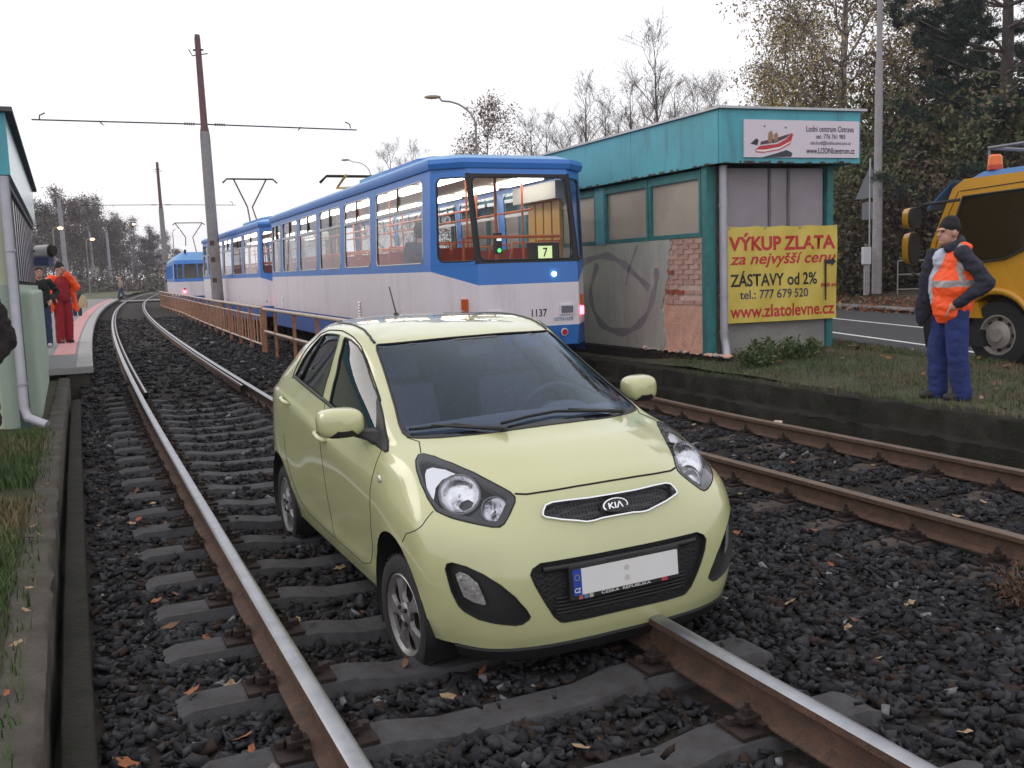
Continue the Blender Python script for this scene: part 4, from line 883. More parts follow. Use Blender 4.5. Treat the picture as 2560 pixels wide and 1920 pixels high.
# control net of the car shell: rings from the sill up to the roof, columns from the nose round the side to the tail
CARG=[
 [(.655,0,.27),(.65,.25,.27),(.62,.45,.272),(.55,.60,.275),(.42,.70,.28),(.30,.745,.28),(0,.755,.27),(-.36,.745,.27),(-.8,.745,.27),(-1.2,.745,.27),(-1.65,.745,.27),(-2.1,.75,.28),(-2.5,.74,.30),(-2.78,.65,.31),(-2.87,.4,.32),(-2.89,0,.32)],
 [(.675,0,.34),(.67,.25,.34),(.645,.46,.343),(.57,.612,.35),(.435,.725,.36),(.31,.775,.37),(0,.785,.37),(-.36,.775,.365),(-.8,.77,.365),(-1.2,.77,.365),(-1.65,.77,.37),(-2.1,.78,.39),(-2.5,.775,.40),(-2.82,.68,.41),(-2.91,.42,.41),(-2.93,0,.41)],
 [(.688,0,.46),(.683,.25,.46),(.658,.47,.462),(.58,.626,.467),(.448,.744,.475),(.318,.792,.48),(0,.80,.48),(-.36,.782,.47),(-.8,.774,.46),(-1.2,.774,.46),(-1.65,.778,.47),(-2.1,.80,.49),(-2.5,.795,.50),(-2.84,.70,.51),(-2.935,.43,.51),(-2.95,0,.51)],
 [(.682,0,.60),(.677,.25,.60),(.65,.47,.604),(.57,.632,.61),(.44,.752,.62),(.312,.80,.63),(0,.81,.635),(-.36,.798,.63),(-.8,.79,.63),(-1.2,.79,.64),(-1.65,.795,.66),(-2.1,.81,.68),(-2.5,.80,.68),(-2.85,.70,.67),(-2.945,.43,.66),(-2.96,0,.66)],
 [(.64,0,.735),(.632,.25,.738),(.60,.455,.742),(.525,.62,.75),(.395,.738,.76),(.275,.785,.77),(0,.803,.785),(-.36,.803,.82),(-.8,.803,.865),(-1.2,.803,.91),(-1.65,.803,.965),(-2.1,.80,1.01),(-2.5,.782,1.02),(-2.83,.685,1.0),(-2.93,.43,.95),(-2.95,0,.94)],
 [(.565,0,.89),(.55,.25,.89),(.475,.43,.885),(.395,.575,.875),(.285,.69,.875),(.165,.742,.885),(-.06,.772,.91),(-.36,.782,.935),(-.8,.782,.97),(-1.2,.782,1.01),(-1.65,.782,1.055),(-2.1,.778,1.09),(-2.47,.752,1.10),(-2.77,.655,1.09),(-2.88,.42,1.08),(-2.90,0,1.08)],
 [(.43,0,.975),(.412,.25,.972),(.33,.42,.965),(.24,.555,.957),(.14,.662,.962),(.045,.712,.968),(-.12,.737,.98),(-.38,.757,1.0),(-.8,.765,1.03),(-1.2,.767,1.07),(-1.65,.766,1.115),(-2.08,.758,1.15),(-2.43,.728,1.16),(-2.70,.63,1.15),(-2.81,.40,1.15),(-2.84,0,1.15)],
 [(.28,0,1.035),(.26,.25,1.032),(.175,.415,1.025),(.085,.535,1.015),(.0,.618,1.02),(-.08,.668,1.024),(-.21,.70,1.03),(-.42,.732,1.045),(-.8,.75,1.075),(-1.2,.755,1.115),(-1.65,.753,1.158),(-2.06,.74,1.195),(-2.38,.705,1.205),(-2.64,.605,1.2),(-2.76,.39,1.2),(-2.79,0,1.2)],
 [(.10,0,1.08),(.075,.25,1.077),(-.005,.41,1.072),(-.09,.525,1.066),(-.15,.592,1.064),(-.20,.638,1.066),(-.275,.68,1.072),(-.45,.712,1.085),(-.8,.734,1.115),(-1.2,.740,1.155),(-1.65,.737,1.198),(-2.03,.72,1.238),(-2.33,.68,1.25),(-2.57,.58,1.25),(-2.69,.38,1.25),(-2.72,0,1.25)],
 [(-.17,0,1.21),(-.19,.235,1.207),(-.25,.385,1.2),(-.32,.49,1.193),(-.375,.548,1.189),(-.42,.588,1.187),(-.49,.625,1.19),(-.61,.66,1.20),(-.86,.69,1.235),(-1.2,.70,1.27),(-1.62,.696,1.305),(-1.96,.675,1.335),(-2.23,.63,1.345),(-2.46,.54,1.345),(-2.6,.36,1.35),(-2.63,0,1.35)],
 [(-.47,0,1.34),(-.485,.225,1.338),(-.54,.37,1.331),(-.595,.468,1.325),(-.64,.52,1.321),(-.685,.555,1.319),(-.75,.588,1.322),(-.85,.612,1.335),(-1.02,.637,1.365),(-1.27,.65,1.395),(-1.6,.646,1.412),(-1.88,.62,1.42),(-2.12,.575,1.42),(-2.33,.495,1.42),(-2.49,.33,1.435),(-2.52,0,1.44)],
 [(-.78,0,1.453),(-.793,.215,1.452),(-.835,.36,1.447),(-.875,.45,1.443),(-.91,.5,1.441),(-.945,.53,1.441),(-.99,.556,1.447),(-1.06,.573,1.462),(-1.18,.588,1.482),(-1.36,.595,1.496),(-1.6,.592,1.498),(-1.82,.567,1.49),(-2.03,.522,1.482),(-2.23,.45,1.48),(-2.39,.3,1.495),(-2.43,0,1.5)],
 [(-.90,0,1.488),(-.908,.19,1.487),(-.945,.32,1.484),(-.98,.40,1.482),(-1.01,.445,1.482),(-1.04,.472,1.484),(-1.08,.495,1.491),(-1.14,.51,1.502),(-1.24,.522,1.514),(-1.39,.527,1.523),(-1.6,.524,1.525),(-1.79,.502,1.519),(-1.97,.46,1.513),(-2.15,.39,1.512),(-2.29,.26,1.519),(-2.34,0,1.523)],
 [(-1.1,0,1.518),(-1.11,.1,1.518),(-1.13,.18,1.517),(-1.15,.225,1.517),(-1.17,.25,1.517),(-1.19,.265,1.518),(-1.22,.275,1.521),(-1.26,.285,1.525),(-1.33,.29,1.53),(-1.43,.292,1.535),(-1.6,.29,1.537),(-1.75,.28,1.535),(-1.9,.255,1.532),(-2.03,.215,1.53),(-2.13,.14,1.531),(-2.17,0,1.532)],
 [(-1.35,0,1.536),(-1.36,0,1.536),(-1.37,0,1.537),(-1.38,0,1.537),(-1.40,0,1.538),(-1.41,0,1.538),(-1.43,0,1.538),(-1.46,0,1.539),(-1.5,0,1.54),(-1.55,0,1.54),(-1.62,0,1.54),(-1.70,0,1.54),(-1.78,0,1.539),(-1.86,0,1.538),(-1.92,0,1.537),(-1.95,0,1.536)],
]
def car_surface(G=CARG):
    """bicubic Catmull-Rom evaluator over the net, S(i,j) -> (x,y,z) for the left half (y>=0)"""
    nj,ni=len(G),len(G[0])
    def P(j,i):
        if i<0: x,y,z=P(j,-i); return (x,-y,z)
        if i>ni-1: x,y,z=P(j,2*(ni-1)-i); return (x,-y,z)
        if j<0:
            a,b=P(0,i),P(1,i); return tuple(2*a[k]-b[k] for k in range(3))
        if j>nj-1: x,y,z=P(2*(nj-1)-j,i); return (x,-y,z)
        return G[j][i]
    def w(t): return (-.5*t+t*t-.5*t**3, 1-2.5*t*t+1.5*t**3, .5*t+2*t*t-1.5*t**3, -.5*t*t+.5*t**3)
    def S(i,j):
        i0=min(max(int(i//1),0),ni-2); j0=min(max(int(j//1),0),nj-2)
        wi,wj=w(i-i0),w(j-j0); o=[0,0,0]
        for b in range(4):
            for a in range(4):
                p=P(j0-1+b,i0-1+a); q=wi[a]*wj[b]
                o[0]+=p[0]*q;o[1]+=p[1]*q;o[2]+=p[2]*q
        return tuple(o)
    return S
# ================================================================ the small lime-green hatchback stranded across the rail
CAR = empty('small_car', (.17, 4.574, -.30), 0, 'pale lime green five-door hatchback stranded across the tram rails', 'car')
CAR.rotation_mode = 'XYZ'
_cy, _cp, _cr = R_(-64.59), R_(.36), R_(1.08)
CAR.rotation_euler = (Matrix.Rotation(_cy, 3, 'Z') @ Matrix.Rotation(_cp, 3, 'Y') @ Matrix.Rotation(_cr, 3, 'X')).to_euler('XYZ')
M_PAINTC = mat('lime_paint', (.53, .54, .285), .3, .0, var=.05, vs=1.2, coat=1., col2=(.47, .44, .22), c2=(.55, .85), c2s=1.6)
M_BLK = mat('black_plastic', (.018, .018, .019), .55, var=.2, vs=8, bump=.15, bs=200)
M_GLOSSBLK = mat('gloss_black', (.012, .012, .014), .12, var=.0)
M_CHROME = mat('chrome', (.82, .82, .84), .12, 1., var=0)
M_ALLOY = mat('wheel_silver', (.36, .345, .345), .38, .7, var=.15, vs=14, col2=(.16, .13, .11), c2=(.55, .8))
M_TYRE = mat('tyre_rubber', (.022, .021, .021), .85, var=.25, vs=20, bump=.4, bs=60)
M_WS = glass('windscreen_glass', (.62, .70, .82), .95, ior=1.5, refl=(.72, .84, 1.0)); M_SIDEG = glass('side_glass', (.34, .38, .38), .9, ior=1.55)
M_LENS = glass('lamp_lens', (.93, .94, .96), .985)
M_REFL = mat('lamp_reflector', (.85, .85, .88), .16, 1., var=.1, vs=18, bump=.25, bs=35)
M_INT = mat('car_interior', (.07, .075, .085), .8, var=.2, vs=6); M_DASH = mat('dashboard_grey', (.11, .12, .14), .6, var=.1, vs=6)
M_GAP = mat('panel_gap', (.012, .012, .01), .9, var=0); M_WHITE = mat('plate_white', (.78, .77, .76), .5, var=.04); M_EU = mat('plate_blue', (.02, .06, .35), .45, var=.05)
M_GREY = mat('lamp_grey', (.16, .16, .17), .35, .3, var=.1)
def hexmesh(name):
    m = mat(name, (.01, .01, .011), .5, var=0); N, L = m.node_tree.nodes, m.node_tree.links; b = N['Principled BSDF']
    v = N.new('ShaderNodeTexVoronoi'); v.feature = 'DISTANCE_TO_EDGE'; v.inputs['Scale'].default_value = 62; v.inputs['Randomness'].default_value = .25
    tc = N.new('ShaderNodeTexCoord'); L.new(tc.outputs['Object'], v.inputs['Vector']); r = N.new('ShaderNodeValToRGB'); r.color_ramp.elements[0].position = .08; r.color_ramp.elements[1].position = .14
    r.color_ramp.elements[0].color = (.05, .05, .055, 1); r.color_ramp.elements[1].color = (.004, .004, .005, 1); L.new(v.outputs[0], r.inputs[0]); L.new(r.outputs[0], b.inputs['Base Color'])
    bp = N.new('ShaderNodeBump'); bp.inputs['Strength'].default_value = 1; bp.inputs['Distance'].default_value = .006; bp.invert = True; L.new(v.outputs[0], bp.inputs['Height']); L.new(bp.outputs[0], b.inputs['Normal']); return m
M_HEX = hexmesh('grille_mesh')
_S0 = car_surface()
def SX(i, j):
    if i > 15: i -= 30
    elif i < -15: i += 30
    x, y, z = _S0(abs(i), j); return Vector((x, y if i >= 0 else -y, z))
def SN(i, j, e=.02):
    a = SX(i+e, j)-SX(i-e, j); j0, j1 = max(0, j-e), min(14, j+e); b = SX(i, j1)-SX(i, j0); n = a.cross(b); n.normalize()
    c = SX(i, j)-Vector((-1.1, 0, .75)); c.y *= 2
    return n if n.dot(c) > 0 else -n
def dens(poly, step=.12, closed=True):
    o = []; n = len(poly)
    for k in range(n if closed else n-1):
        a, b = poly[k], poly[(k+1) % n]; d = math.hypot(b[0]-a[0], b[1]-a[1]); c = max(1, int(d/step))
        for t in range(c): o.append((a[0]+(b[0]-a[0])*t/c, a[1]+(b[1]-a[1])*t/c))
    if not closed: o.append(poly[-1])
    return o
def round_poly(poly, it=1):
    for _ in range(it):
        q = []; n = len(poly)
        for k in range(n):
            a, b = poly[k], poly[(k+1) % n]; q += [(a[0]*.75+b[0]*.25, a[1]*.75+b[1]*.25), (a[0]*.25+b[0]*.75, a[1]*.25+b[1]*.75)]
        poly = q
    return poly
def inside(p, poly):
    x, y = p; c = False; n = len(poly)
    for k in range(n):
        (xa, ya), (xb, yb) = poly[k], poly[k-1]
        if (ya > y) != (yb > y) and x < (xb-xa)*(y-ya)/(yb-ya)+xa: c = not c
    return c
def grow(poly, d):
    """move every outline point outward by d (param units)"""
    n = len(poly); A = sum(poly[k-1][0]*poly[k][1]-poly[k][0]*poly[k-1][1] for k in range(n)); sg = 1 if A > 0 else -1; o = []
    for k in range(n):
        a, b, c = poly[k-1], poly[k], poly[(k+1) % n]; tx, ty = c[0]-a[0], c[1]-a[1]; l = math.hypot(tx, ty) or 1; o.append((b[0]+sg*ty/l*d, b[1]-sg*tx/l*d))
    return o
def patch(poly, off, step=.14):
    """conforming sheet over the shell inside a param outline"""
    bd = dens(poly, step); n = len(bd); V = [Vector(p) for p in bd]; x0, x1 = min(p[0] for p in bd), max(p[0] for p in bd); y0, y1 = min(p[1] for p in bd), max(p[1] for p in bd)
    inn = grow(poly, -step*.45); x = x0
    while x < x1:
        y = y0
        while y < y1:
            if inside((x, y), inn): V.append(Vector((x, y)))
            y += step
        x += step
    r = delaunay_2d_cdt(V, [(k, (k+1) % n) for k in range(n)], [], 1, 1e-5); vs, fs = r[0], r[2]
    P = [SX(*v)+SN(*v)*off for v in vs]; b = MB(); F = []
    for f in fs:
        a, bb, c = (P[k] for k in f[:3]); nn = (bb-a).cross(c-a); F.append(tuple(f) if nn.dot(SN(*vs[f[0]])) > 0 else tuple(f)[::-1])
    return b.add(P, F)
def rim(poly, r, off=0., mb=None, n=6, step=.12, mi=0):
    pts = [SX(*p)+SN(*p)*off for p in dens(poly, step)]; mb = mb or MB(); pts += pts[:2]
    return mb.tube(pts, r, n, mi, caps=False)
def recess(name, poly, depth, m, parent, ms=None, step=.14, sink=.006):
    b = patch(poly, -depth, step); bd = dens(poly, step); n = len(bd)
    A = [SX(*p)+SN(*p)*.001 for p in bd]; B = [SX(*p)-SN(*p)*depth for p in bd]
    b.add(A+B, [(k, (k+1) % n, n+(k+1) % n, n+k) for k in range(n)], 1 if ms else 0)
    return b.build(name, [m, ms] if ms else m, parent, smooth=40)
def seam(name, pts, r=.0028, closed=False, m=None):
    P = [SX(*p)+SN(*p)*.0002 for p in dens(pts, .1, closed)]
    if closed: P += P[:2]
    return MB().tube(P, r, 5).build(name, m or M_GAP, CAR, smooth=True)
mirr = lambda poly: [(-a, b) for a, b in poly][::-1]
sym = lambda half: half+[(-a, b) for a, b in half[::-1] if a > 1e-6]
# outlines on the shell
HL = [(4.6, 6.45), (4.42, 6.78), (4.12, 6.87), (3.63, 6.77), (3.087, 6.471), (2.589, 5.988), (2.204, 5.434), (1.952, 5.108), (1.879, 4.945), (1.914, 4.81), (2.091, 4.544), (2.265, 4.323), (2.374, 4.254), (2.539, 4.26), (2.98, 4.349), (3.517, 4.453), (3.982, 4.604), (4.321, 4.96), (4.53, 5.433), (4.6, 6.026)]
FOG = [(3.809, 3.019), (3.74, 3.187), (3.583, 3.251), (3.24, 3.196), (2.849, 3.008), (2.472, 2.713), (2.172, 2.369), (1.945, 1.936), (1.866, 1.677), (1.902, 1.556), (2.066, 1.393), (2.232, 1.366), (2.712, 1.445), (3.127, 1.564), (3.452, 1.786), (3.577, 1.958), (3.714, 2.382)]
FLAMP = [(3.582, 2.88), (3.465, 2.981), (3.265, 2.91), (3.049, 2.692), (2.949, 2.328), (2.902, 2.087), (2.977, 2.035), (3.245, 2.118), (3.439, 2.242), (3.515, 2.505)]
HLS = [(4.187, 5.913), (4.062, 6.152), (3.812, 6.287), (3.375, 6.234), (3.113, 6.047), (3.577, 5.771), (3.919, 5.408), (4.098, 4.991), (4.007, 4.707), (4.252, 4.97), (4.306, 5.414)]
GR = sym([(0, 4.745), (.45, 4.745), (.85, 4.76), (1.15, 4.75), (1.31, 4.69), (1.40, 4.55), (1.43, 4.43), (1.36, 4.36), (1.05, 4.265), (.76, 4.19), (.6, 4.135), (.45, 4.135), (.3, 4.165), (0, 4.17)])
LG = sym([(0, 3.262), (.9, 3.262), (1.62, 3.245), (1.80, 3.1), (1.855, 2.93), (1.78, 2.62), (1.58, 2.0), (1.42, 1.5), (1.29, 1.27), (1.2, 1.22), (.83, 1.2), (0, 1.21)])
WSP = sym([(0, 8.06), (.7, 8.05), (1.65, 7.99), (2.75, 7.95), (4.2, 7.93), (4.85, 7.96), (5.2, 8.1), (5.4, 8.4), (5.45, 8.9), (5.42, 9.4), (5.22, 10.1), (4.95, 10.75), (4.75, 11.0), (4.4, 11.06), (2.0, 11.08), (.5, 11.12), (0, 11.12)])
FG = [(8.537, 10.784), (7.977, 10.784), (7.368, 10.663), (7.012, 10.447), (6.902, 10.112), (6.851, 9.751), (6.768, 9.418), (6.644, 9.141), (6.476, 8.48), (6.29, 7.271), (6.246, 6.371), (6.36, 6.251), (7.026, 6.447), (8.447, 7.095), (8.864, 7.432), (8.914, 8.699), (8.838, 9.778), (8.647, 10.615)]
SAIL = [(6.66, 9.12), (6.476, 8.48), (6.29, 7.271), (6.246, 6.371), (6.36, 6.251), (6.72, 6.40), (6.86, 7.1), (6.88, 8.0), (6.8, 8.9)]
RG = [(9.033, 10.788), (9.589, 10.75), (10.177, 10.65), (10.674, 10.38), (10.82, 9.9), (10.84, 9.2), (10.85, 8.417), (10.82, 7.3), (10.6, 7.25), (9.862, 7.368), (9.19, 7.377), (9.23, 8.656), (9.177, 9.51), (9.074, 10.345)]
RWH = [(14.4, 8.6), (13.75, 8.7), (13.6, 9.2), (13.6, 10.3), (13.9, 10.7), (14.5, 10.75)]
RW = RWH+[(30-a, c) for a, c in RWH[::-1]]; RWH = [(15.1, 8.6)]+RWH+[(15.1, 10.75)]
HOLES = [HL, FOG, GR, LG, WSP, FG, RG, RWH]; HOLES += [mirr(p) for p in (HL, FOG, FG, RG, RWH)]
HOLES_G = [grow(p, -.012) for p in HOLES]; HBB = [(min(a for a, _ in p), max(a for a, _ in p), min(b for _, b in p), max(b for _, b in p)) for p in HOLES_G]
NI, NJ = 8, 7; ni, nj = 15*NI, 14*NJ
b = MB(); idx = {}
def vid(p):
    k = (round(p[0], 4), round(p[1], 4))
    if k not in idx: idx[k] = len(b.v); b.v.append(tuple(SX(*p)))
    return idx[k]
def clip(a, c, x0, x1, y0, y1):
    """part of segment a-c inside a cell"""
    t0, t1 = 0., 1.; dx, dy = c[0]-a[0], c[1]-a[1]
    for p, q in ((-dx, a[0]-x0), (dx, x1-a[0]), (-dy, a[1]-y0), (dy, y1-a[1])):
        if abs(p) < 1e-12:
            if q < 0: return None
        else:
            r = q/p
            if p < 0: t0 = max(t0, r)
            else: t1 = min(t1, r)
    if t1-t0 < 1e-6: return None
    return (a[0]+dx*t0, a[1]+dy*t0), (a[0]+dx*t1, a[1]+dy*t1)
ARCH = [(0, .335, .337), (-2.385, .322, .337)]
for i in range(-ni, ni):
    for j in range(nj):
        x0, x1, y0, y1 = i/NI, (i+1)/NI, j/NJ, (j+1)/NJ; C4 = [(x0, y0), (x1, y0), (x1, y1), (x0, y1)]; segs = []; gone = False; near = []
        for p, bb in zip(HOLES_G, HBB):
            if bb[1] < x0 or bb[0] > x1 or bb[3] < y0 or bb[2] > y1: continue
            sg_ = [q for q in (clip(p[k-1], p[k], x0, x1, y0, y1) for k in range(len(p))) if q]
            if sg_: segs += sg_; near.append(p)
            elif inside(((x0+x1)/2, (y0+y1)/2), p): gone = True; break
        if gone: continue
        if segs:
            V = [Vector(p) for p in C4]; E = [(0, 1), (1, 2), (2, 3), (3, 0)]
            for p, q in segs: E.append((len(V), len(V)+1)); V += [Vector(p), Vector(q)]
            r = delaunay_2d_cdt(V, E, [], 0, 1e-5)
            for f in r[2]:
                P = [r[0][k] for k in f]; cx, cy = sum(p.x for p in P)/len(P), sum(p.y for p in P)/len(P)
                if any(inside((cx, cy), p) for p in near): continue
                b.f.append(tuple(vid(p) for p in P)); b.m.append(0)
            continue
        if j < 5*NJ and 4*NI < abs(i) < 13*NI:
            W4 = [SX(*p) for p in C4]
            if any(all(math.hypot(p.x-ax, p.z-az) < ar for p in W4) for ax, az, ar in ARCH): continue
        b.f.append(tuple(vid(p) for p in C4)); b.m.append(0)
for k, p in enumerate(b.v):
    if abs(p[1]) > .66 and p[2] < .7:
        for ax, az, ar in ARCH:
            d = math.hypot(p[0]-ax, p[2]-az)
            if 1e-4 < d < ar: b.v[k] = (ax+(p[0]-ax)/d*ar, p[1], az+(p[2]-az)/d*ar)
body = b.build('body_shell', M_PAINTC, CAR, smooth=True, weld=True)
_bm = bmesh.new(); _bm.from_mesh(body.data); bmesh.ops.recalc_face_normals(_bm, faces=_bm.faces); _bm.to_mesh(body.data); _bm.free(); body.data.polygons.foreach_set('use_smooth', [True]*len(body.data.polygons))
# wheel wells, arch lips, underside
for ax, az, ar in ARCH:
    for sg in (-1, 1):
        b = MB(); n = 22; P = []
        for y in (.80, .45):
            for k in range(n+1):
                a = math.pi*(-.18+1.36*k/n); P.append((ax+ar*math.cos(a)*(1.0 if y > .6 else .98), sg*(y-(.012 if y > .6 else 0)), az+ar*math.sin(a)))
        b.add(P, [(k, k+1, n+2+k, n+1+k) for k in range(n)])
        b.add([(ax, sg*.45, az)]+P[n+1:], [(0, k+1, k+2) for k in range(n)]); b.build('wheel_well', M_BLK, CAR, smooth=True)
b = MB(); b.box((-1.2, 0, .31), (3.0, 1.1, .10)); b.box((-1.2, 0, .27), (1.6, 1.45, .06)); b.build('underbody', M_BLK, CAR)
lip = [(a*.1, .0) for a in range(-39, 40)]
b = MB(); R = []
for a, _ in lip:
    p = SX(a, 0); n_ = Vector((p.x+.3, p.y, 0)).normalized(); R.append([p+Vector((0, 0, .012)), p+n_*.004+Vector((0, 0, -.008)), p-n_*.03+Vector((0, 0, -.06)), p-n_*.07+Vector((0, 0, -.06)), p-n_*.07])
b.loft(R, close=False); b.build('front_lip', M_BLK, CAR, smooth=40)
# glazing
WI = grow(WSP, -.16)
ws = patch(WSP, -.004, .3).build('windscreen', M_WS, CAR, smooth=True)
bdA, bdB = dens(WSP, .2), dens(WI, .2)
b = MB(); n = len(WSP); A = [SX(*p)+SN(*p)*-.002 for p in WSP]; B = [SX(*p)+SN(*p)*-.002 for p in WI]; b.add(A+B, [(k, (k+1) % n, n+(k+1) % n, n+k) for k in range(n)])
b.build('black_border', M_GLOSSBLK, ws); rim(WSP, .005, 0, step=.3).build('seal', M_BLK, ws, smooth=True)
for poly in (FG, mirr(FG)):
    w = patch(poly, -.006, .2).build('side_window', M_SIDEG, CAR, smooth=True); rim(poly, .006, -.001).build('seal', M_BLK, w, smooth=True)
for poly in (RG, mirr(RG)):
    w = patch(poly, -.006, .2).build('side_window', M_SIDEG, CAR, smooth=True); rim(poly, .006, -.001).build('seal', M_BLK, w, smooth=True)
    sg = 1 if poly[0][0] > 0 else -1
    MB().tube([SX(sg*a, c)+SN(sg*a, c)*.001 for a, c in ((10.45, 7.3), (10.42, 8.2), (10.38, 9.2), (10.33, 10.45))], .009, 6).build('divider_bar', M_BLK, w, smooth=True)
w = patch(RW, -.006, .25).build('rear_window', M_SIDEG, CAR, smooth=True); rim(RW, .008, -.002).build('seal', M_BLK, w, smooth=True)
for sg in (-1, 1):
    P = [(sg*a, c) for a, c in SAIL]; P = P if sg > 0 else P[::-1]
    patch(P, .008, .15).build('mirror_sail', M_BLK, CAR, smooth=True)
    MB().tube([SX(sg*a, c)+SN(sg*a, c)*.004 for a, c in dens([(6.9, 6.42), (8.447, 7.07), (8.9, 7.36), (9.19, 7.34), (9.862, 7.33), (10.8, 7.2)], .2, False)], .011, 6).build('belt_strip', M_BLK, CAR, smooth=True)
    # panel gaps
    seam('panel_gap', [(sg*a, c) for a, c in ((6.56, 6.2), (6.63, 5.6), (6.693, 5.044), (6.786, 4.243), (6.878, 3.357), (7.0, 2.4), (7.216, 1.413), (7.6, .9))], .0022)
    seam('panel_gap', [(sg*a, c) for a, c in ((5.524, 3.251), (5.348, 3.606), (4.6, 4.1), (4.087, 4.58))], .0022)
    seam('panel_gap', [(sg*a, c) for a, c in ((9.05, 7.3), (9.03, 6.2), (9.02, 5), (9.0, 3.5), (8.95, 1.6), (8.9, .9))], .002)
    seam('panel_gap', [(sg*a, c) for a, c in ((7.6, .93), (8.5, .9), (9.4, .9), (10.3, .95), (10.6, 1.6), (10.9, 2.6), (11.1, 3.4))], .002)
    seam('panel_gap', [(sg*a, c) for a, c in ((4.95, 7.93), (4.5, 7.85), (4.1, 7.75), (4.2, 7.4), (4.27, 6.9))], .0026)
    MB().tube([SX(sg*a, c)+SN(sg*a, c)*.001 for a, c in dens([(10.9, 6.75), (11.0, 7.8), (11.1, 8.8), (11.2, 9.7), (11.0, 10.55), (10.135, 10.96), (8.98, 11.14), (7.784, 11.0), (7.0, 10.75), (6.75, 10.3), (6.62, 9.7), (6.5, 9.0)], .15, False)], .004, 5).build('panel_gap', M_GAP, CAR, smooth=True)
    MB().tube([SX(sg*a, c)+SN(sg*a, c)*.0 for a, c in dens([(13.2, 12.05), (11.5, 12.15), (9.585, 12.2), (7.465, 12.05), (5.86, 11.75), (4.9, 11.12)], .2, False)], .008, 6).build('roof_channel', M_BLK, CAR, smooth=True)
seam('panel_gap', [(-1.86, 5.04), (-1.6, 5.0), (-1.3, 5.03), (-.6, 5.08), (0, 5.09), (.6, 5.08), (1.3, 5.03), (1.6, 5.0), (1.86, 5.04)], .0045)
# head lamps
for sg in (-1, 1):
    P = HL if sg > 0 else mirr(HL)
    h = patch(P, .002, .2).build('headlamp', M_LENS, CAR, smooth=True)
    b = patch(P, -.07, .2); bd = dens(P, .2); n = len(bd); b.add([SX(*p) for p in bd]+[SX(*p)-SN(*p)*.07 for p in bd], [(k, (k+1) % n, n+(k+1) % n, n+k) for k in range(n)]); b.build('housing', M_GLOSSBLK, h, smooth=40)
    I_ = grow(P, -.14); b = MB(); n = len(P); A = [SX(*p)+SN(*p)*.0005 for p in P]; B = [SX(*p)+SN(*p)*.0005 for p in I_]; C_ = [SX(*p)-SN(*p)*.03 for p in grow(P, -.22)]
    b.add(A+B+C_, [(k, (k+1) % n, n+(k+1) % n, n+k) for k in range(n)]+[(n+k, n+(k+1) % n, 2*n+(k+1) % n, 2*n+k) for k in range(n)]); b.build('bezel', M_GLOSSBLK, h, smooth=True)
    Q = HLS if sg > 0 else mirr(HLS); patch(Q, -.012, .15).build('indicator_reflector', mat('satin_silver', (.8, .8, .84), .3, .9, var=.05), h, smooth=True)
    for (a, c), rr, tl, nm in (((3.25, 5.27), .085, .35, 'main_reflector'), ((2.42, 4.72), .055, .2, 'park_reflector')):
        o = SX(sg*a, c); nn = SN(sg*a, c); d = (nn*.8+Vector((.8, 0, .1))).normalized(); M = Matrix.Translation(o-nn*.02) @ d.to_track_quat('Z', 'Y').to_matrix().to_4x4()
        b = MB(); b.lathe([(rr, 0), (rr*.97, -.008), (rr*.8, -.025), (rr*.5, -.04), (.01, -.047), (.01, -.02), (.001, -.015)], 20, M=M); b.lathe([(rr*1.08, -.004), (rr*1.08, .004), (rr, .004), (rr, -.004)], 20, M=M, mi=1)
        b.build(nm, [M_REFL, M_GREY], h, smooth=40)
    rim(P, .0035, 0).build('lamp_gap', M_GAP, h, smooth=True)
    # fog pocket
    P = FOG if sg > 0 else mirr(FOG); fp = recess('fog_pocket', P, .035, M_BLK, CAR, M_BLK)
    Q = FLAMP if sg > 0 else mirr(FLAMP); b = patch(Q, -.018, .15)
    fl = b.build('fog_lamp', mat('fog_glass', (.42, .41, .41), .22, .5, var=.35, vs=40, bump=.25, bs=60), fp, smooth=True)
# grilles
g = recess('upper_grille', GR, .028, M_HEX, CAR, M_GLOSSBLK)
b = MB(); I_ = grow(GR, -.075); n = len(GR); A = [SX(*p)+SN(*p)*.001 for p in grow(GR, .01)]; B = [SX(*p)+SN(*p)*.012 for p in grow(GR, -.018)]; C_ = [SX(*p)+SN(*p)*.011 for p in grow(GR, -.05)]; D = [SX(*p)-SN(*p)*.02 for p in I_]
# the rim is thicker above, as a brow
b.add(A+B+C_+D, [(r*n+k, r*n+(k+1) % n, (r+1)*n+(k+1) % n, (r+1)*n+k) for r in range(3) for k in range(n)]); b.build('chrome_surround', M_CHROME, g, smooth=50)
o = SX(0, 4.45)+SN(0, 4.45)*.004; nn = SN(0, 4.45); ME_ = Matrix.Translation(o) @ Matrix((Vector((0, 1, 0)), nn.cross(Vector((0, 1, 0))), nn)).transposed().to_4x4()
b = MB(); n = 28; el = lambda a, c, h: [ME_ @ Vector((a*math.cos(2*math.pi*k/n), c*math.sin(2*math.pi*k/n), h)) for k in range(n)]
b.add(el(.062, .031, -.02)+el(.062, .031, .004)+el(.0555, .0265, .006)+el(.0545, .0255, .003), [(r*n+k, r*n+(k+1) % n, (r+1)*n+(k+1) % n, (r+1)*n+k) for r in range(3) for k in range(n)]); b.add(el(.055, .026, .003), [tuple(range(n))], 1)
b.build('emblem', [M_CHROME, M_GLOSSBLK], g, smooth=40)
text_mesh('KI\u039b', 'emblem_letters', M_CHROME, g, ME_ @ Matrix.Translation((-.036, -.0135, .005)), .072, .027, .002, .02)
lg = recess('lower_grille', LG, .03, mat('grille_black', (.014, .014, .015), .6, var=.2, vs=20, bump=.7, bs=70), CAR, M_BLK)
b = MB()
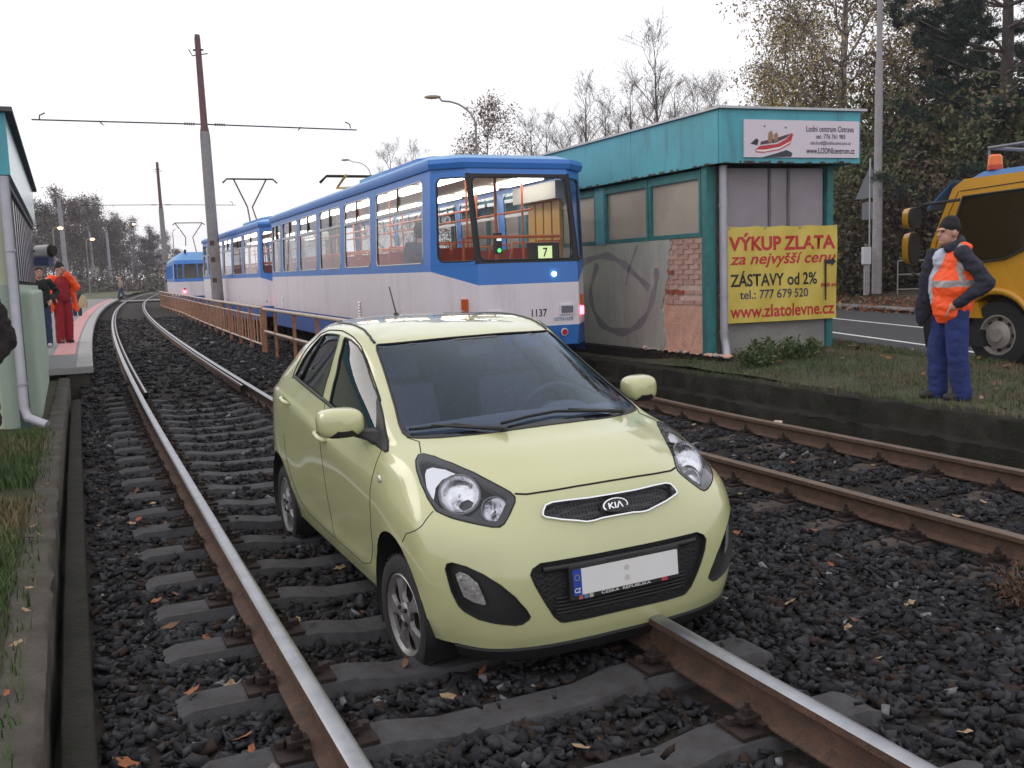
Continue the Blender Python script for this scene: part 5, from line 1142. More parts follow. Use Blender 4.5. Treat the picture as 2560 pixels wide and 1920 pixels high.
for k in range(5):
    z = 2.05-.13*k; b.tube([SX(i*.12, z)-SN(i*.12, z)*.024 for i in range(-11, 12)], .006, 5)
b.tube([SX(i*.13, 3.02)-SN(i*.13, 3.02)*.01 for i in range(-12, 13)], .014, 6); b.build('grille_bar', M_BLK, lg, smooth=True)
# number plate
PLM = Matrix.Translation((.693, 0, .478)) @ Matrix.Rotation(R_(-3), 4, 'Y') @ Matrix(((0, 0, 1), (1, 0, 0), (0, 1, 0))).to_4x4()    # local x = car's left, y = up, z = forward
b = MB(); b.box((0, .053, -.012), (.545, .145, .02), M=PLM); pl = b.build('number_plate', M_BLK, CAR); bevel(pl, .004)
MB().box((.02, .055, .001), (.478, .108, .006), M=PLM).build('plate_field', M_WHITE, pl); MB().box((-.24, .055, .001), (.04, .108, .0062), M=PLM).build('country_band', M_EU, pl)
text_mesh('CZ', 'country_letters', M_WHITE, pl, PLM @ Matrix.Translation((-.255, .012, .0046)), .029, .02, 0, .02)
b = MB()
for k in range(12):
    a = k*math.pi/6; b.lathe([(.0017, .0045), (0, .0045)], 5, M=PLM @ Matrix.Translation((-.24+.0115*math.cos(a), .076+.0115*math.sin(a), 0)))
b.build('star_ring', mat('star_yellow', (.75, .6, .08), .5, var=0), pl)
b = MB()
for q in (.034, .078): b.lathe([(.013, .0045), (.012, .0052), (0, .0052)], 16, M=PLM @ Matrix.Translation((.0, q, 0)))
b.build('inspection_sticker', mat('sticker_grey', (.6, .57, .53), .5, var=.1), pl)
text_mesh('\u010cESK\u00c1  REPUBLIKA', 'holder_lettering', M_WHITE, pl, PLM @ Matrix.Translation((-.125, -.0155, -.0015)), .245, .0165, 0, .012)
MB().box((.19, .055-.062, -.001), (.03, .018, .003), M=PLM).build('holder_flag', mat('flag_red', (.5, .06, .08), .5, var=.3, vs=60), pl)
b = MB()
for k, q in enumerate((-.225, -.2, -.175)): b.box((q, -.008, -.001), (.019, .02, .003), k, M=PLM)
b.build('holder_crest', [mat('crest_red', (.4, .12, .1), .5, var=.3, vs=90), mat('crest_blue', (.12, .2, .4), .5, var=.3, vs=90), mat('crest_sand', (.45, .42, .33), .5, var=.3, vs=90)], pl)
# mirrors
for sg in (-1, 1):
    c = Vector((-.50, sg*.865, 1.112)); b = MB(); n = 26
    def ring(x, sy, sz, dz=0., e=3.2):
        o = []
        for k in range(n):
            a = 2*math.pi*k/n; ca, sa = math.cos(a), math.sin(a)
            o.append(c+Vector((x-.02*ca*sy/.11, sg*sy*math.copysign(abs(ca)**(2/e), ca), dz+sz*math.copysign(abs(sa)**(2/e), sa))))
        return o
    RR = [ring(.074, .004, .003), ring(.0735, .025, .016), ring(.071, .048, .031), ring(.064, .072, .047), ring(.052, .09, .06), ring(.03, .103, .069), ring(.0, .108, .073), ring(-.045, .11, .074), ring(-.06, .105, .07), ring(-.052, .095, .06), ring(-.045, .05, .03)]
    o0 = len(b.v); b.loft(RR)
    for k, f in enumerate(b.f):
        if len(f) == 4 and k >= 2*n and math.sin(2*math.pi*(k % n+.5)/n) < -.86: b.m[k] = 1
        if k >= (len(RR)-3)*n and len(f) == 4: b.m[k] = 2
    dm = b.build('door_mirror', [M_PAINTC, M_BLK, M_CHROME], CAR, smooth=True)
    _bm = bmesh.new(); _bm.from_mesh(dm.data); bmesh.ops.recalc_face_normals(_bm, faces=_bm.faces); _bm.to_mesh(dm.data); _bm.free()
    b = MB(); b.loft([[c+Vector((.03, -sg*.06, -.045)), c+Vector((.03, -sg*.06, -.072)), c+Vector((-.03, -sg*.06, -.072)), c+Vector((-.03, -sg*.06, -.045))], [Vector((-.36, sg*.715, 1.075)), Vector((-.33, sg*.735, 1.02)), Vector((-.44, sg*.745, 1.02)), Vector((-.45, sg*.72, 1.08))]])
    b.build('mirror_arm', M_BLK, dm, smooth=30)
    # handles, repeater
    for a, cc in ((10.83, 4.26), (8.93, 4.22)):
        o = SX(sg*a, cc); nn = SN(sg*a, cc); t = (SX(sg*(a+.05), cc)-SX(sg*(a-.05), cc)).normalized()
        P = [o+t*u+nn*h for u, h in ((-.1, .002), (-.085, .018), (-.04, .03), (.04, .03), (.085, .018), (.1, .002))]
        h = MB().tube(P, [.008, .013, .014, .014, .013, .008], 8).build('door_handle', M_PAINTC, CAR, smooth=True)
    o = SX(sg*6.45, 4.66); nn = SN(sg*6.45, 4.66); b = MB(); b.ball(o+nn*.003, (.032, .008, .02), 12, 6); b.build('side_repeater', mat('repeater_clear', (.7, .68, .62), .2, .4, var=.2, vs=60), CAR, smooth=True)
# wipers, aerial
def wip(a, piv):
    P = [SX(*p)+SN(*p)*.014 for p in dens(a, .25, False)]; b = MB(); b.tube(P, .007, 5); b.tube([p-Vector((0, 0, .006)) for p in P], .004, 4); m = P[len(P)//2]; e = SX(*piv)+SN(*piv)*.02
    b.tube([m+Vector((0, 0, .008)), e], [.006, .011], 6); b.ball(e, .014, 8, 5); b.build('wiper', M_BLK, CAR, smooth=True)
wip([(-4.6, 8.2), (-2.8, 8.27), (-2.2, 8.3), (-1.3, 8.12)], (-1.0, 7.98)); wip([(-1.0, 8.22), (-.4, 8.33), (.2, 8.38), (1.75, 8.12)], (2.2, 7.98))
a0 = SX(15, 12.6)+Vector((.12, 0, .0)); b = MB(); b.lathe([(.022, 0), (.018, .012), (.008, .02), (0, .02)], 12, M=Matrix.Translation(a0)); b.tube([a0+Vector((0, 0, .015)), a0+Vector((-.11, .0, .19))], [.006, .0045], 6); b.build('roof_aerial', M_BLK, CAR, smooth=40)
# wheels
def wheel_parts(parent):
    prof = [(.185, -.07), (.20, -.082), (.235, -.085), (.262, -.078), (.276, -.06), (.28, -.03), (.28, .03), (.276, .06), (.262, .078), (.235, .085), (.20, .082), (.19, .07)]
    MX = Matrix.Rotation(R_(-90), 4, 'X')          # lathe axis z -> outward +y
    t = MB(); t.lathe(prof, 44, M=MX)
    for k in range(44):
        a = 2*math.pi*k/44
        for w in (-.045, .045): t.box((0, 0, 0), (.012, .05, .006), M=Matrix.Rotation(-a, 4, 'Y') @ Matrix.Translation((0, w, .279)) @ Matrix.Rotation(.5 if w > 0 else -.5, 4, 'Z'))
    t.build('tyre', M_TYRE, parent, smooth=40)
    r = MB(); r.lathe([(.19, .065), (.193, .074), (.186, .079), (.176, .072), (.165, .064), (.163, .05)], 44, M=MX)
    r.lathe([(.163, .05), (.15, .0), (.15, -.06)], 30, 1, M=MX); r.lathe([(.15, -.01), (.001, -.01)], 24, 1, M=MX)
    for k in range(5):
        a = 2*math.pi*k/5+.3; w0, w1 = .026, .052; pts = []
        ring = []
        for rr, w, h in ((.045, .030, .07), (.085, .022, .076), (.13, .034, .07), (.172, .064, .066)):
            ring.append([(-w, h-.02, rr), (-w*.8, h, rr), (w*.8, h, rr), (w, h-.02, rr)])
        MR = Matrix.Rotation(a, 4, 'Y')
        r.loft([[MR @ Vector(p) for p in q] for q in ring])
    r.lathe([(.062, .05), (.062, .07), (.05, .078), (.026, .08), (.024, .075), (0, .075)], 24, M=MX)
    for k in range(4):
        a = math.pi/4+k*math.pi/2; r.lathe([(.011, .07), (.011, .086), (.004, .09), (0, .09)], 6, 1, M=MX @ Matrix.Translation((.045*math.cos(a), .045*math.sin(a), 0)))
    r.build('rim', [M_ALLOY, M_IRON], parent, smooth=35)
for x in (0, -2.385):
    for sg in (-1, 1):
        w = empty('wheel', (x, sg*.695, .28), R_(180) if sg < 0 else 0); w.parent = CAR; wheel_parts(w)
        if x == 0: w.rotation_euler.z += R_(4)
# cabin
b = MB(); b.box((-.22, 0, .9), (.55, 1.2, .22)); b.tube([(-.32, -.6, 1.02), (-.34, 0, 1.03), (-.32, .6, 1.02)], .07, 10); b.ball((-.42, .33, 1.04), (.1, .17, .07)); b.build('dashboard', M_DASH, CAR, smooth=40)
b = MB(); n = 24; cc = Vector((-.58, .33, 1.03)); MT = Matrix.Translation(cc) @ Matrix.Rotation(R_(-65), 4, 'Y')
b.tube([MT @ Vector((.175*math.cos(2*math.pi*k/n), .175*math.sin(2*math.pi*k/n), 0)) for k in range(n+1)], .014, 8, caps=False); b.ball(cc, (.04, .07, .06)); b.tube([MT @ Vector((0, -.17, 0)), MT @ Vector((0, .17, 0))], .016, 6); b.tube([MT @ Vector((0, 0, 0)), MT @ Vector((-.17, 0, 0))], .016, 6)
b.build('steering_wheel', M_INT, CAR, smooth=40)
for x, y in ((-1.05, .34), (-1.05, -.34), (-1.95, .36), (-1.95, -.36)):
    b = MB(); b.box((x+.15, y, .68), (.5, .5, .16)); b.loft([[(x-.02, y-.22, .7), (x+.06, y-.24, .7), (x+.06, y+.24, .7), (x-.02, y+.22, .7)], [(x-.14, y-.2, 1.18), (x-.06, y-.2, 1.2), (x-.06, y+.2, 1.2), (x-.14, y+.2, 1.18)]])
    if x > -1.5: b.box((x-.13, y, 1.29), (.08, .26, .16))
    o = b.build('seat', mat('seat_cloth', (.10, .105, .13), .9, var=.2, vs=30), CAR); bevel(o, .03, 2)
b = MB(); b.box((-1.5, 0, .52), (2.3, 1.3, .06)); b.build('cabin_floor', M_INT, CAR)
b = MB(); b.box((-.80, 0, 1.385), (.03, .2, .06)); b.tube([(-.82, 0, 1.44), (-.8, 0, 1.4)], .012, 6); b.build('rear_view_mirror', M_INT, CAR)
# ================================================================ fence, masts, lamps, lorry
M_FENCE = mat('fence_rust_paint', (.42, .205, .115), .75, var=.2, vs=7, bump=.3, bs=40, col2=(.18, .09, .06), c2=(.5, .75)); M_FRAIL = mat('fence_pale_rail', (.55, .44, .37), .7, var=.15, vs=7, col2=(.3, .17, .12), c2=(.55, .8))
M_MAST = mat('mast_grey', (.27, .25, .255), .85, var=.15, vs=4, bump=.25, bs=25, col2=(.19, .16, .15), c2=(.5, .8)); M_MASTT = mat('mast_rusty_top', (.14, .075, .075), .8, var=.2, vs=6)
FO = 2.32; FN = empty('railing', W(S_of_y(14, FO), FO, -.2), 0, 'rust-brown pedestrian railing with pale top rail between the tracks', 'railing'); FNo = FN.location.copy()
def fn(b, name, m, **k):
    b.v = [tuple(Vector(p)-FNo) for p in b.v]; return b.build(name, m, FN, **k)
sA, sB, sE = S_of_y(13.0, FO), S_of_y(21.9, FO), S_of_y(63, FO)
def foff(s): return FO-.55*smoothstep(40, 62, s)
def frail(s0, s1, z, r, name):
    n = int((s1-s0)/.8); fn(MB().tube([W(s0+(s1-s0)*i/n, foff(s0+(s1-s0)*i/n), z) for i in range(n+1)], r, 8), name, M_FRAIL, smooth=True)
frail(sA, sB, .83, .035, 'top_rail'); frail(sA, sB, .33, .028, 'middle_rail'); frail(sB, sE, .85, .035, 'top_rail'); frail(sB, sE, .66, .022, 'middle_rail'); frail(sB, sE, .0, .025, 'bottom_rail')
s = sA
while s < sB-.5: fn(MB().bar(W(s, FO, -.3), W(s, FO, .82), .06, .06), 'post', M_FENCE); s += 2.05
fn(MB().bar(W(sB, FO, -.3), W(sB, FO, .86), .12, .12), 'post', M_FENCE)
s = sB+.5; k = 0
while s < sE:
    th = CLP(s)[2]; d = Vector((math.sin(th), math.cos(th), 0)); p = W(s, foff(s), 0)
    if k % 4 == 3: fn(MB().bar(p+Vector((0, 0, -.3)), p+Vector((0, 0, .84)), .07, .07, up=d), 'post', M_FENCE)
    else: fn(MB().bar(p+Vector((0, 0, .0)), p+Vector((0, 0, .66)), .02, .13, up=d), 'slat', M_FENCE)
    s += .5; k += 1
# overhead line masts standing between the tracks
def mast(s, off, H, label, lean=0., cross=True, marks=True):
    p = W(s, off, -.25); T = empty('line_mast', p, 0, label, 'mast', 'overhead line masts'); th = CLP(s)[2]; rt = Vector((math.cos(th), -math.sin(th), 0))
    L = lambda z, q=0.: Vector((-.012*z, 0, z))+rt*q
    b = MB(); b.tube([L(0), L(H*.665), L(H*.68)], [.20, .165, .15], 14); b.tube([L(H*.68), L(H*.70), L(H*.985)], [.15, .115, .095], 12, 1); b.tube([L(H*.985), L(H)], [.1, .08], 10, 1); b.build('shaft', [M_MAST, M_MASTT], T, smooth=40)
    if marks:
        for z, w in ((2.45, .1), (1.75, .1), (3.0, .12)): q = L(z); MB().box(q+Vector((0, -.185, 0)), (.14, .03, .16)).build('clamp_plate', M_RUST, T)
    if cross:
        zc = H*.705; a, e = L(zc, -cross), L(zc-.05, cross); b = MB(); b.tube([a, L(zc, -.25), L(zc, .25), e], .022, 6); 
        for q in (-1, 1):
            for i in range(5): b.lathe([(.03, 0), (.06, .02), (.03, .04)], 8, 1, M=Matrix.Translation(L(zc, q*(.35+.07*i))) @ Matrix.Rotation(R_(90), 4, rt.cross(Vector((0, 0, 1))) if False else 'Y'))
            x = L(zc, q*(cross-.22)); b.tube([x, x+Vector((0, 0, .14))+rt*q*-.02, x+Vector((0, 0, .22))-rt*q*.18], .022, 5)
            b.tube([L(zc, q*cross*.62), L(zc-.12, q*cross*.6)], .018, 4)
        b.build('cross_span', [M_IRON, MATS['mast_rusty_top']], T, smooth=40)
        b = MB(); b.box(L(H*.95), (.34, .05, .05)); b.tube([L(H*.95, -.3), L(H*.93, -.2), L(H*.94, .3)], .02, 5); b.build('top_bracket', M_IRON, T)
    return T
mast(S_of_y(33, 2.65), 2.65, 9.85, 'nearest overhead line mast with a wide cross span, beside the middle tram', cross=5.2)
mast(S_of_y(70, 2.4), 2.4, 10.2, 'slimmer overhead line mast farther along the curve', cross=5.2)
def far_pole(px, y, H, label, rad=.15, box=False):
    x = (px-1280)/2400*y; T = empty('line_mast', (x, y, ground_z(x, y)), 0, label, 'mast', 'overhead line masts'); b = MB(); b.tube([(0, 0, 0), (-.012*H*.4, 0, H*.42)], [rad*1.5, rad*1.3], 10); b.tube([(-.012*H*.4, 0, H*.42), (-.012*H*.7, 0, H*.72), (-.03*H*.5, 0, H)], [rad*1.05, rad, rad*.8], 10)
    b.build('shaft', mat('pole_concrete', (.30, .30, .33), .85, var=.12, vs=3), T, smooth=40)
    if box: b = MB(); b.box((.3, -.4, H*.33), (1.0, .5, 1.5)); b.build('cabinet', mat('cabinet_cream', (.42, .38, .36), .6, var=.06), T)
    return T
far_pole(185, 84, 9.2, 'tall grey mast rising behind the man in orange', .2); far_pole(219, 175, 9, 'grey mast left of the pole with cream cabinets', .18); far_pole(252, 150, 9.2, 'grey mast carrying cream switch cabinets', .2, True)
far_pole(294, 150, 9.3, 'pale mast standing on the lawn behind the walking pedestrian', .22); far_pole(357, 175, 9.2, 'pale mast before the wood right of the pedestrian', .2); far_pole(383, 185, 9.2, 'farthest pale mast with a small cabinet', .16, True)
M_SODIUM = emis('sodium_lamp', (1., .42, .13), 40.)
def lamp_post(px, y, H, label, arm=.5, lit=True):
    x = (px-1280)/2400*y; T = empty('street_lamp', (x, y, ground_z(x, y)+.3), 0, label, 'street lamp', 'street lamps')
    b = MB(); b.tube([(0, 0, 0), (0, 0, H-.3), (.1, 0, H), (arm, 0, H+.05)], [.07, .05, .045, .04], 8); b.build('post', M_MAST, T, smooth=40)
    b = MB(); b.loft([[(arm-.1, -.09, H), (arm+.4, -.07, H+.02), (arm+.4, .07, H+.02), (arm-.1, .09, H)], [(arm-.1, -.06, H+.12), (arm+.35, -.05, H+.1), (arm+.35, .05, H+.1), (arm-.1, .06, H+.12)]]); b.build('lamp_head', M_MAST, T)
    if lit: b = MB(); b.ball((arm+.15, 0, H-.03), (.2, .15, .09), 10, 6); b.build('lamp_glass', M_SODIUM, T)
    return T
lamp_post(160, 80, 6.2, 'lit street lamp beside the tall mast behind the platform'); lamp_post(240, 100, 6, 'lit street lamp by the cream cabinets'); lamp_post(350, 150, 10, 'distant lit street lamp before the wood'); lamp_post(78, 62, 5.3, 'lit street lamp just past the platform kiosk'); lamp_post(455, 120, 7.5, 'lit street lamp beyond the foremost tram')
# tall roadside lamps on the right
def road_lamp(px, pyb, y, H, label, arm, r=.12, z0=.3, base=True):
    x = (px-1280)/2400*y; T = empty('street_lamp', (x, y, z0), 0, label, 'street lamp', 'street lamps'); b = MB()
    if arm: 
        b.tube([(0, 0, 0), (0, 0, 2.2)], [r, r*.95], 12); pts = [(0, 0, 2.2), (0, 0, H-1.6)]
        for k in range(1, 7): a = R_(90*k/6); pts.append((-1.6*(1-math.cos(a)), 0, H-1.6+1.3*math.sin(a)))
        pts.append((-arm, 0, H-.1)); b.tube(pts, [r*.8, r*.55]+[r*.45]*7, 10); b.build('post', M_MAST, T, smooth=40)
        b = MB(); b.ball((-arm-.3, 0, H-.1), (.42, .16, .1), 12, 6); b.build('lamp_head', mat('lamp_head_tan', (.35, .25, .17), .5, var=.1), T, smooth=True)
    else:
        b.tube([(0, 0, 0), (0, 0, 3.7), (0, 0, 3.75), (0, 0, 7.2), (0, 0, 7.25), (0, 0, H)], [r*1.35, r*1.25, r*1.08, r*1.0, r*.8, r*.55], 16); b.build('post', M_MAST, T, smooth=40)
    return T
BL = road_lamp(2196, 742, 31, 13, 'thick grey lamp column rising past the frame beside the shrubs', 0, .115, .45)
road_lamp(1212, 0, 48, 10.2, 'curved-arm street lamp rising behind the rear tram', 1.75, .1, 0)
road_lamp(950, 0, 92, 12.6, 'small distant curved-arm street lamp above the tram roofs', 2.0, .09, 0)
x, y = (2196-1280)/2400*31, 31
T = empty('road_sign', (x-.17, y+.2, .45), R_(-64), 'back of a triangular road sign behind the thick lamp column', 'road sign'); b = MB(); b.tube([(0, 0, 0), (0, 0, 4.3)], .03, 8); b.build('post', M_ZINC, T)
b = MB(); b.prism([(-.62, 3.05), (.5, 3.05), (.02, 4.1)], (-.012, .012), M=Matrix.Rotation(R_(90), 4, 'X')); b.build('triangle_plate', mat('sign_back', (.13, .14, .16), .5, .4, var=.1), T); b = MB(); b.box((-.05, 0, 2.65), (.55, .025, .55)); b.build('lower_plate', MATS['sign_back'], T)
T = empty('cable_box', (x-.42, y-.2, .42), 0, 'small white cable box on a post left of the lamp column', 'cable box'); b = MB(); b.box((0, 0, 1.25), (.25, .2, .55)); bevel(b.build('box', mat('box_white', (.5, .5, .52), .5, var=.06), T), .015); MB().bar((0, 0, 0), (0, 0, 1), .14, .12).build('post', M_MAST, T)
T = empty('guard_rail', (x+.55, y-.3, .42), R_(-10), 'thin grey pipe guard rail behind the lorry cab', 'guard rail')
for z in (.15, .62, 1.05): MB().tube([(0, 0, z), (3.2, 0, z)], .02, 6).build('rail', M_MAST, T)
for q in (0, 1.6, 3.2): MB().tube([(q, 0, 0), (q, 0, 1.05)], .022, 6).build('post', M_MAST, T)
# overhead wires leaving the top of the picture
for nm, pa, pb in (('left', (-9.3, 25, 11.2), (-3.2, 9, 9.2)), ('right', (-1.5, 24, 9.6), (4, 10, 9.4))):
    tag(MB().tube([Vector(pa).lerp(Vector(pb), t/8)-Vector((0, 0, .3*math.sin(math.pi*t/8))) for t in range(9)], .008, 4).build('overhead_wire', mat('wire_grey', (.2, .2, .2), .6, var=0)), 'thin overhead wire crossing the upper %s of the white sky' % nm, 'wire')
# ---- yellow lorry parked at the roadside
M_LY = mat('lorry_yellow', (.62, .30, .018), .35, var=.05, vs=2, coat=.4); M_LB = mat('lorry_blue', (.06, .17, .40), .4, var=.08, vs=2); M_LG = glass('lorry_glass', (.25, .27, .27), .9, ior=1.4); M_LBLK = mat('lorry_black', (.025, .026, .028), .6, var=.2, vs=6)
LH_ = R_(-28); LF = Vector((math.sin(LH_), math.cos(LH_), 0)); LN = Vector((-LF.y, LF.x, 0)); LO = Vector((6.30, 14.5, RZ))-LN*0
TR = empty('lorry', LO, 0, 'yellow crew-cab lorry with blue roof and an orange beacon parked behind the man', 'lorry'); TR.matrix_world = Matrix((LF, LN, Vector((0, 0, 1)))).transposed().to_4x4(); TR.location = LO; TR.scale = (1.03, 1.03, 1.06)
# side outline (x back is negative, z): left flank lies at y=0, right at y=-2.2
WR, WX = .46, -1.12
def flank(): 
    P = [(-.02, .82), (-.03, 1.2), (.0, 1.55), (-.04, 1.72), (-.32, 2.45), (-.50, 2.56), (-5.2, 2.62), (-5.2, .82)]
    a = [(WX-(WR+.12)*math.cos(R_(q)), .46+(WR+.12)*math.sin(R_(q))) for q in range(32, 149, 9)]
    return P+a
P = flank(); ins = lambda z: .10*max(0, (z-1.5)/1.1)
b = MB(); n = len(P); A = [(x, -ins(z), z) for x, z in P]; B = [(x, -2.2+ins(z), z) for x, z in P]
b.add(A+B, [(k, (k+1) % n, n+(k+1) % n, n+k) for k in range(n)])
tri = delaunay_2d_cdt([Vector(p) for p in P], [(k, (k+1) % n) for k in range(n)], [], 1, 1e-5)
b.add([(v.x, -ins(v.y), v.y) for v in tri[0]], [tuple(f) for f in tri[2]]); b.add([(v.x, -2.2+ins(v.y), v.y) for v in tri[0]], [tuple(f) for f in tri[2]])
cab = b.build('cab', M_LY, TR, smooth=25, weld=True)
def onside(pts, off, name, m, par=TR): b = MB(); b.add([(x, -ins(z)+off, z) for x, z in pts], [tuple(range(len(pts)))]); return b.build(name, m, par)
def outline(pts, off, r, name, m, par=TR): q = pts+pts[:1]; return MB().tube([(x, -ins(z)+off, z) for x, z in q], r, 5).build(name, m, par, smooth=True)
DW = [(-.50, 2.32), (-1.66, 2.36), (-1.72, 2.30), (-1.70, 1.95), (-1.62, 1.72), (-1.45, 1.56), (-1.2, 1.46), (-.30, 1.38), (-.23, 1.45)]
dw = onside(DW, .006, 'door_window', M_LG); outline(DW, .006, .014, 'window_rubber', M_LBLK, dw)
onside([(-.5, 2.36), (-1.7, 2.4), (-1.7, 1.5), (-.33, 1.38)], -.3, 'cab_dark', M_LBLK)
RW2 = [(-2.02, 2.37), (-3.0, 2.40), (-3.0, 1.36), (-1.93, 1.36), (-1.95, 1.7)]; rw = onside(RW2, .006, 'crew_window', M_LG); outline(RW2, .006, .014, 'window_rubber', M_LBLK, rw); RW3 = [(-3.35, 2.41), (-4.8, 2.44), (-4.8, 1.36), (-3.1, 1.36)]; rw = onside(RW3, .006, 'crew_window', M_LG); outline(RW3, .006, .014, 'window_rubber', M_LBLK, rw)
onside([(-1.84, 1.34), (-5.1, 1.34), (-5.1, 1.08), (-1.84, 1.08)], .004, 'black_band', M_LBLK)
for pts in ([(-.45, 2.40), (-1.80, 2.46), (-1.84, 2.3), (-1.80, 1.6), (-1.8, 1.0)], [(-.42, 2.4), (-.12, 1.7), (-.1, 1.0)], [(-2.62, 1.06), (-2.62, .84)]): MB().tube([(x, -ins(z)+.001, z) for x, z in pts], .006, 5).build('panel_gap', M_LBLK, TR)
MB().ball((-2.05, .0, .98), (.08, .02, .025), 10, 5).build('door_handle', M_LBLK, TR); MB().box((-2.1, .004, .90), (.34, .012, .10)).build('step_recess', mat('lorry_shade', (.45, .2, .012), .5, var=.05), TR)
b = MB(); b.tube([(WX-(WR+.12)*math.cos(R_(q)), .03, .46+(WR+.12)*math.sin(R_(q))) for q in range(30, 152, 8)], .05, 6); b.build('arch_lip', M_LY, TR, smooth=True)
b = MB(); b.loft([[(-.0, .02, .24), (.10, -.3, .24), (.10, -1.9, .24), (0, -2.22, .24), (-.95, -2.22, .3), (-.95, .02, .3)], [(.04, .03, .52), (.15, -.3, .52), (.15, -1.9, .52), (.04, -2.23, .52), (-.9, -2.23, .52), (-.9, .03, .52)], [(.02, .03, .66), (.12, -.3, .66), (.12, -1.9, .66), (.02, -2.23, .66), (-.3, -2.23, .66), (-.3, .03, .66)]]); bp = b.build('bumper', M_LBLK, TR, smooth=30)
b = MB(); b.box((-.0, .0, .76), (.1, .12, .2)); b.build('headlamp', mat('lorry_lamp', (.6, .6, .62), .2, .3, var=.1), TR)
b = MB(); b.loft([[(-.12, .025, .68), (-.9, .025, .68), (-.9, -.2, .68), (-.12, -.2, .68)], [(-.1, .025, .8), (-.82, .025, .9), (-.82, -.2, .9), (-.1, -.2, .8)]]); b.build('lower_panel', M_LY, TR)
b = MB(); b.loft([[(-.50, -.12, 2.52), (-.50, -2.08, 2.52), (-5.2, -2.08, 2.6), (-5.2, -.12, 2.6)], [(-.72, -.2, 2.64), (-.72, -2.0, 2.64), (-5.2, -2.0, 2.72), (-5.2, -.2, 2.72)]]); rf = b.build('roof', M_LB, TR)
b = MB(); b.loft([[(-.36, -.05, 2.56), (-.36, -2.15, 2.56), (-.33, -2.15, 2.52), (-.33, -.05, 2.52)], [(.02, .0, 2.22), (.02, -2.2, 2.22), (.03, -2.2, 2.17), (.03, .0, 2.17)]]); b.build('sun_visor', M_LB, TR)
b = MB(); M = Matrix.Translation((-.85, -.26, 2.65)); b.lathe([(.10, 0), (.10, .06)], 16, 0, M=M); b.lathe([(.095, .06), (.09, .17), (.06, .2), (0, .2)], 16, 1, M=M); b.build('beacon', [mat('beacon_base', (.5, .06, .03), .4, var=.1), mat('beacon_amber', (.62, .14, .03), .25, var=.1, emit=(.6, .1, .02), es=.25)], TR, smooth=40)
b = MB()
for y in (-.3, -1.9): b.tube([(-.75, y, 2.66), (-.72, y, 2.95), (-3.6, y, 2.97)], .025, 6)
for x in (-.72, -2.2, -3.5): b.tube([(x, -.3, 2.95), (x, -1.9, 2.95)], .025, 6)
b.tube([(-.95, -1.9, 2.95), (-1.0, -1.9, 3.3)], .025, 6); b.tube([(-3.2, -.3, 2.95), (-3.2, -.3, 3.2)], .025, 6); b.build('roof_rack', mat('rack_grey', (.2, .21, .23), .5, .4, var=.1), TR)
# mirrors on arms
b = MB(); b.tube([(-.52, .02, 2.28), (-.05, .2, 2.24), (.10, .22, 2.16), (.12, .22, 1.32), (-.1, .12, 1.18), (-.25, .01, 1.12)], .022, 6)
for z0, z1, w in ((1.92, 2.22, .13), (1.42, 1.88, .12)):
    zc, hz = (z0+z1)/2, (z1-z0)/2; n = 20; rg = lambda x, s: [(x, .24+w*s*math.copysign(abs(math.cos(2*math.pi*q/n))**.7, math.cos(2*math.pi*q/n)), zc+hz*s*math.copysign(abs(math.sin(2*math.pi*q/n))**.8, math.sin(2*math.pi*q/n))) for q in range(n)]
    b.loft([rg(.2, .6), rg(.17, .92), rg(.06, 1)], 1); b.loft([rg(.06, .98), rg(.03, .94)], 0)
b.build('wing_mirror', [M_LBLK, M_LY], TR, smooth=40)
for y in (-.0, -2.2):
    for x in (WX, ):
        w = empty('wheel', (x, y, .46)); w.parent = TR; sg = 1 if y > -1 else -1; MX = Matrix.Translation((0, -.14*sg, 0)) @ Matrix.Rotation(R_(-90*sg), 4, 'X')
        b = MB(); b.lathe([(.26, -.12), (.36, -.13), (.44, -.11), (.46, -.05), (.46, .05), (.44, .11), (.36, .13), (.26, .12)], 36, M=MX); b.build('tyre', M_TYRE, w, smooth=40)
        b = MB(); b.lathe([(.26, .11), (.27, .125), (.25, .125), (.22, .06), (.19, .05), (.18, .11), (.1, .13), (.09, .16), (0, .16)], 32, M=MX)
        for q in range(8): a = q*math.pi/4; b.lathe([(.025, .05), (.025, .09), (0, .095)], 6, 1, M=MX @ Matrix.Translation((.205*math.cos(a), .205*math.sin(a), 0)))
        b.build('rim', [mat('lorry_rim', (.42, .38, .35), .5, .5, var=.15, vs=10), M_IRON], w, smooth=40)
b = MB(); b.box((-3, -1.1, .6), (4.6, 1.4, .35)); b.box((-2.6, -.1, .55), (.9, .25, .3)); b.build('chassis', M_LBLK, TR)
b = MB(); b.loft([[(WX-.52, .01, .35), (WX-.62, .01, .35), (WX-.62, -.4, .35), (WX-.52, -.4, .35)], [(WX-.42, .01, .85), (WX-.6, .01, .85), (WX-.6, -.4, .85), (WX-.42, -.4, .85)]]); b.build('mud_guard', M_LBLK, TR)
for z in (.45, .72): MB().box((-2.6, .03, z), (.7, .06, .05)).build('cab_step', M_ZINC, TR)
b = MB()
for q in range(2): b.box((-.3, -.6-q*1.0, 1.15), (.5, .6, .7))
b.build('cab_seat', M_LBLK, TR)
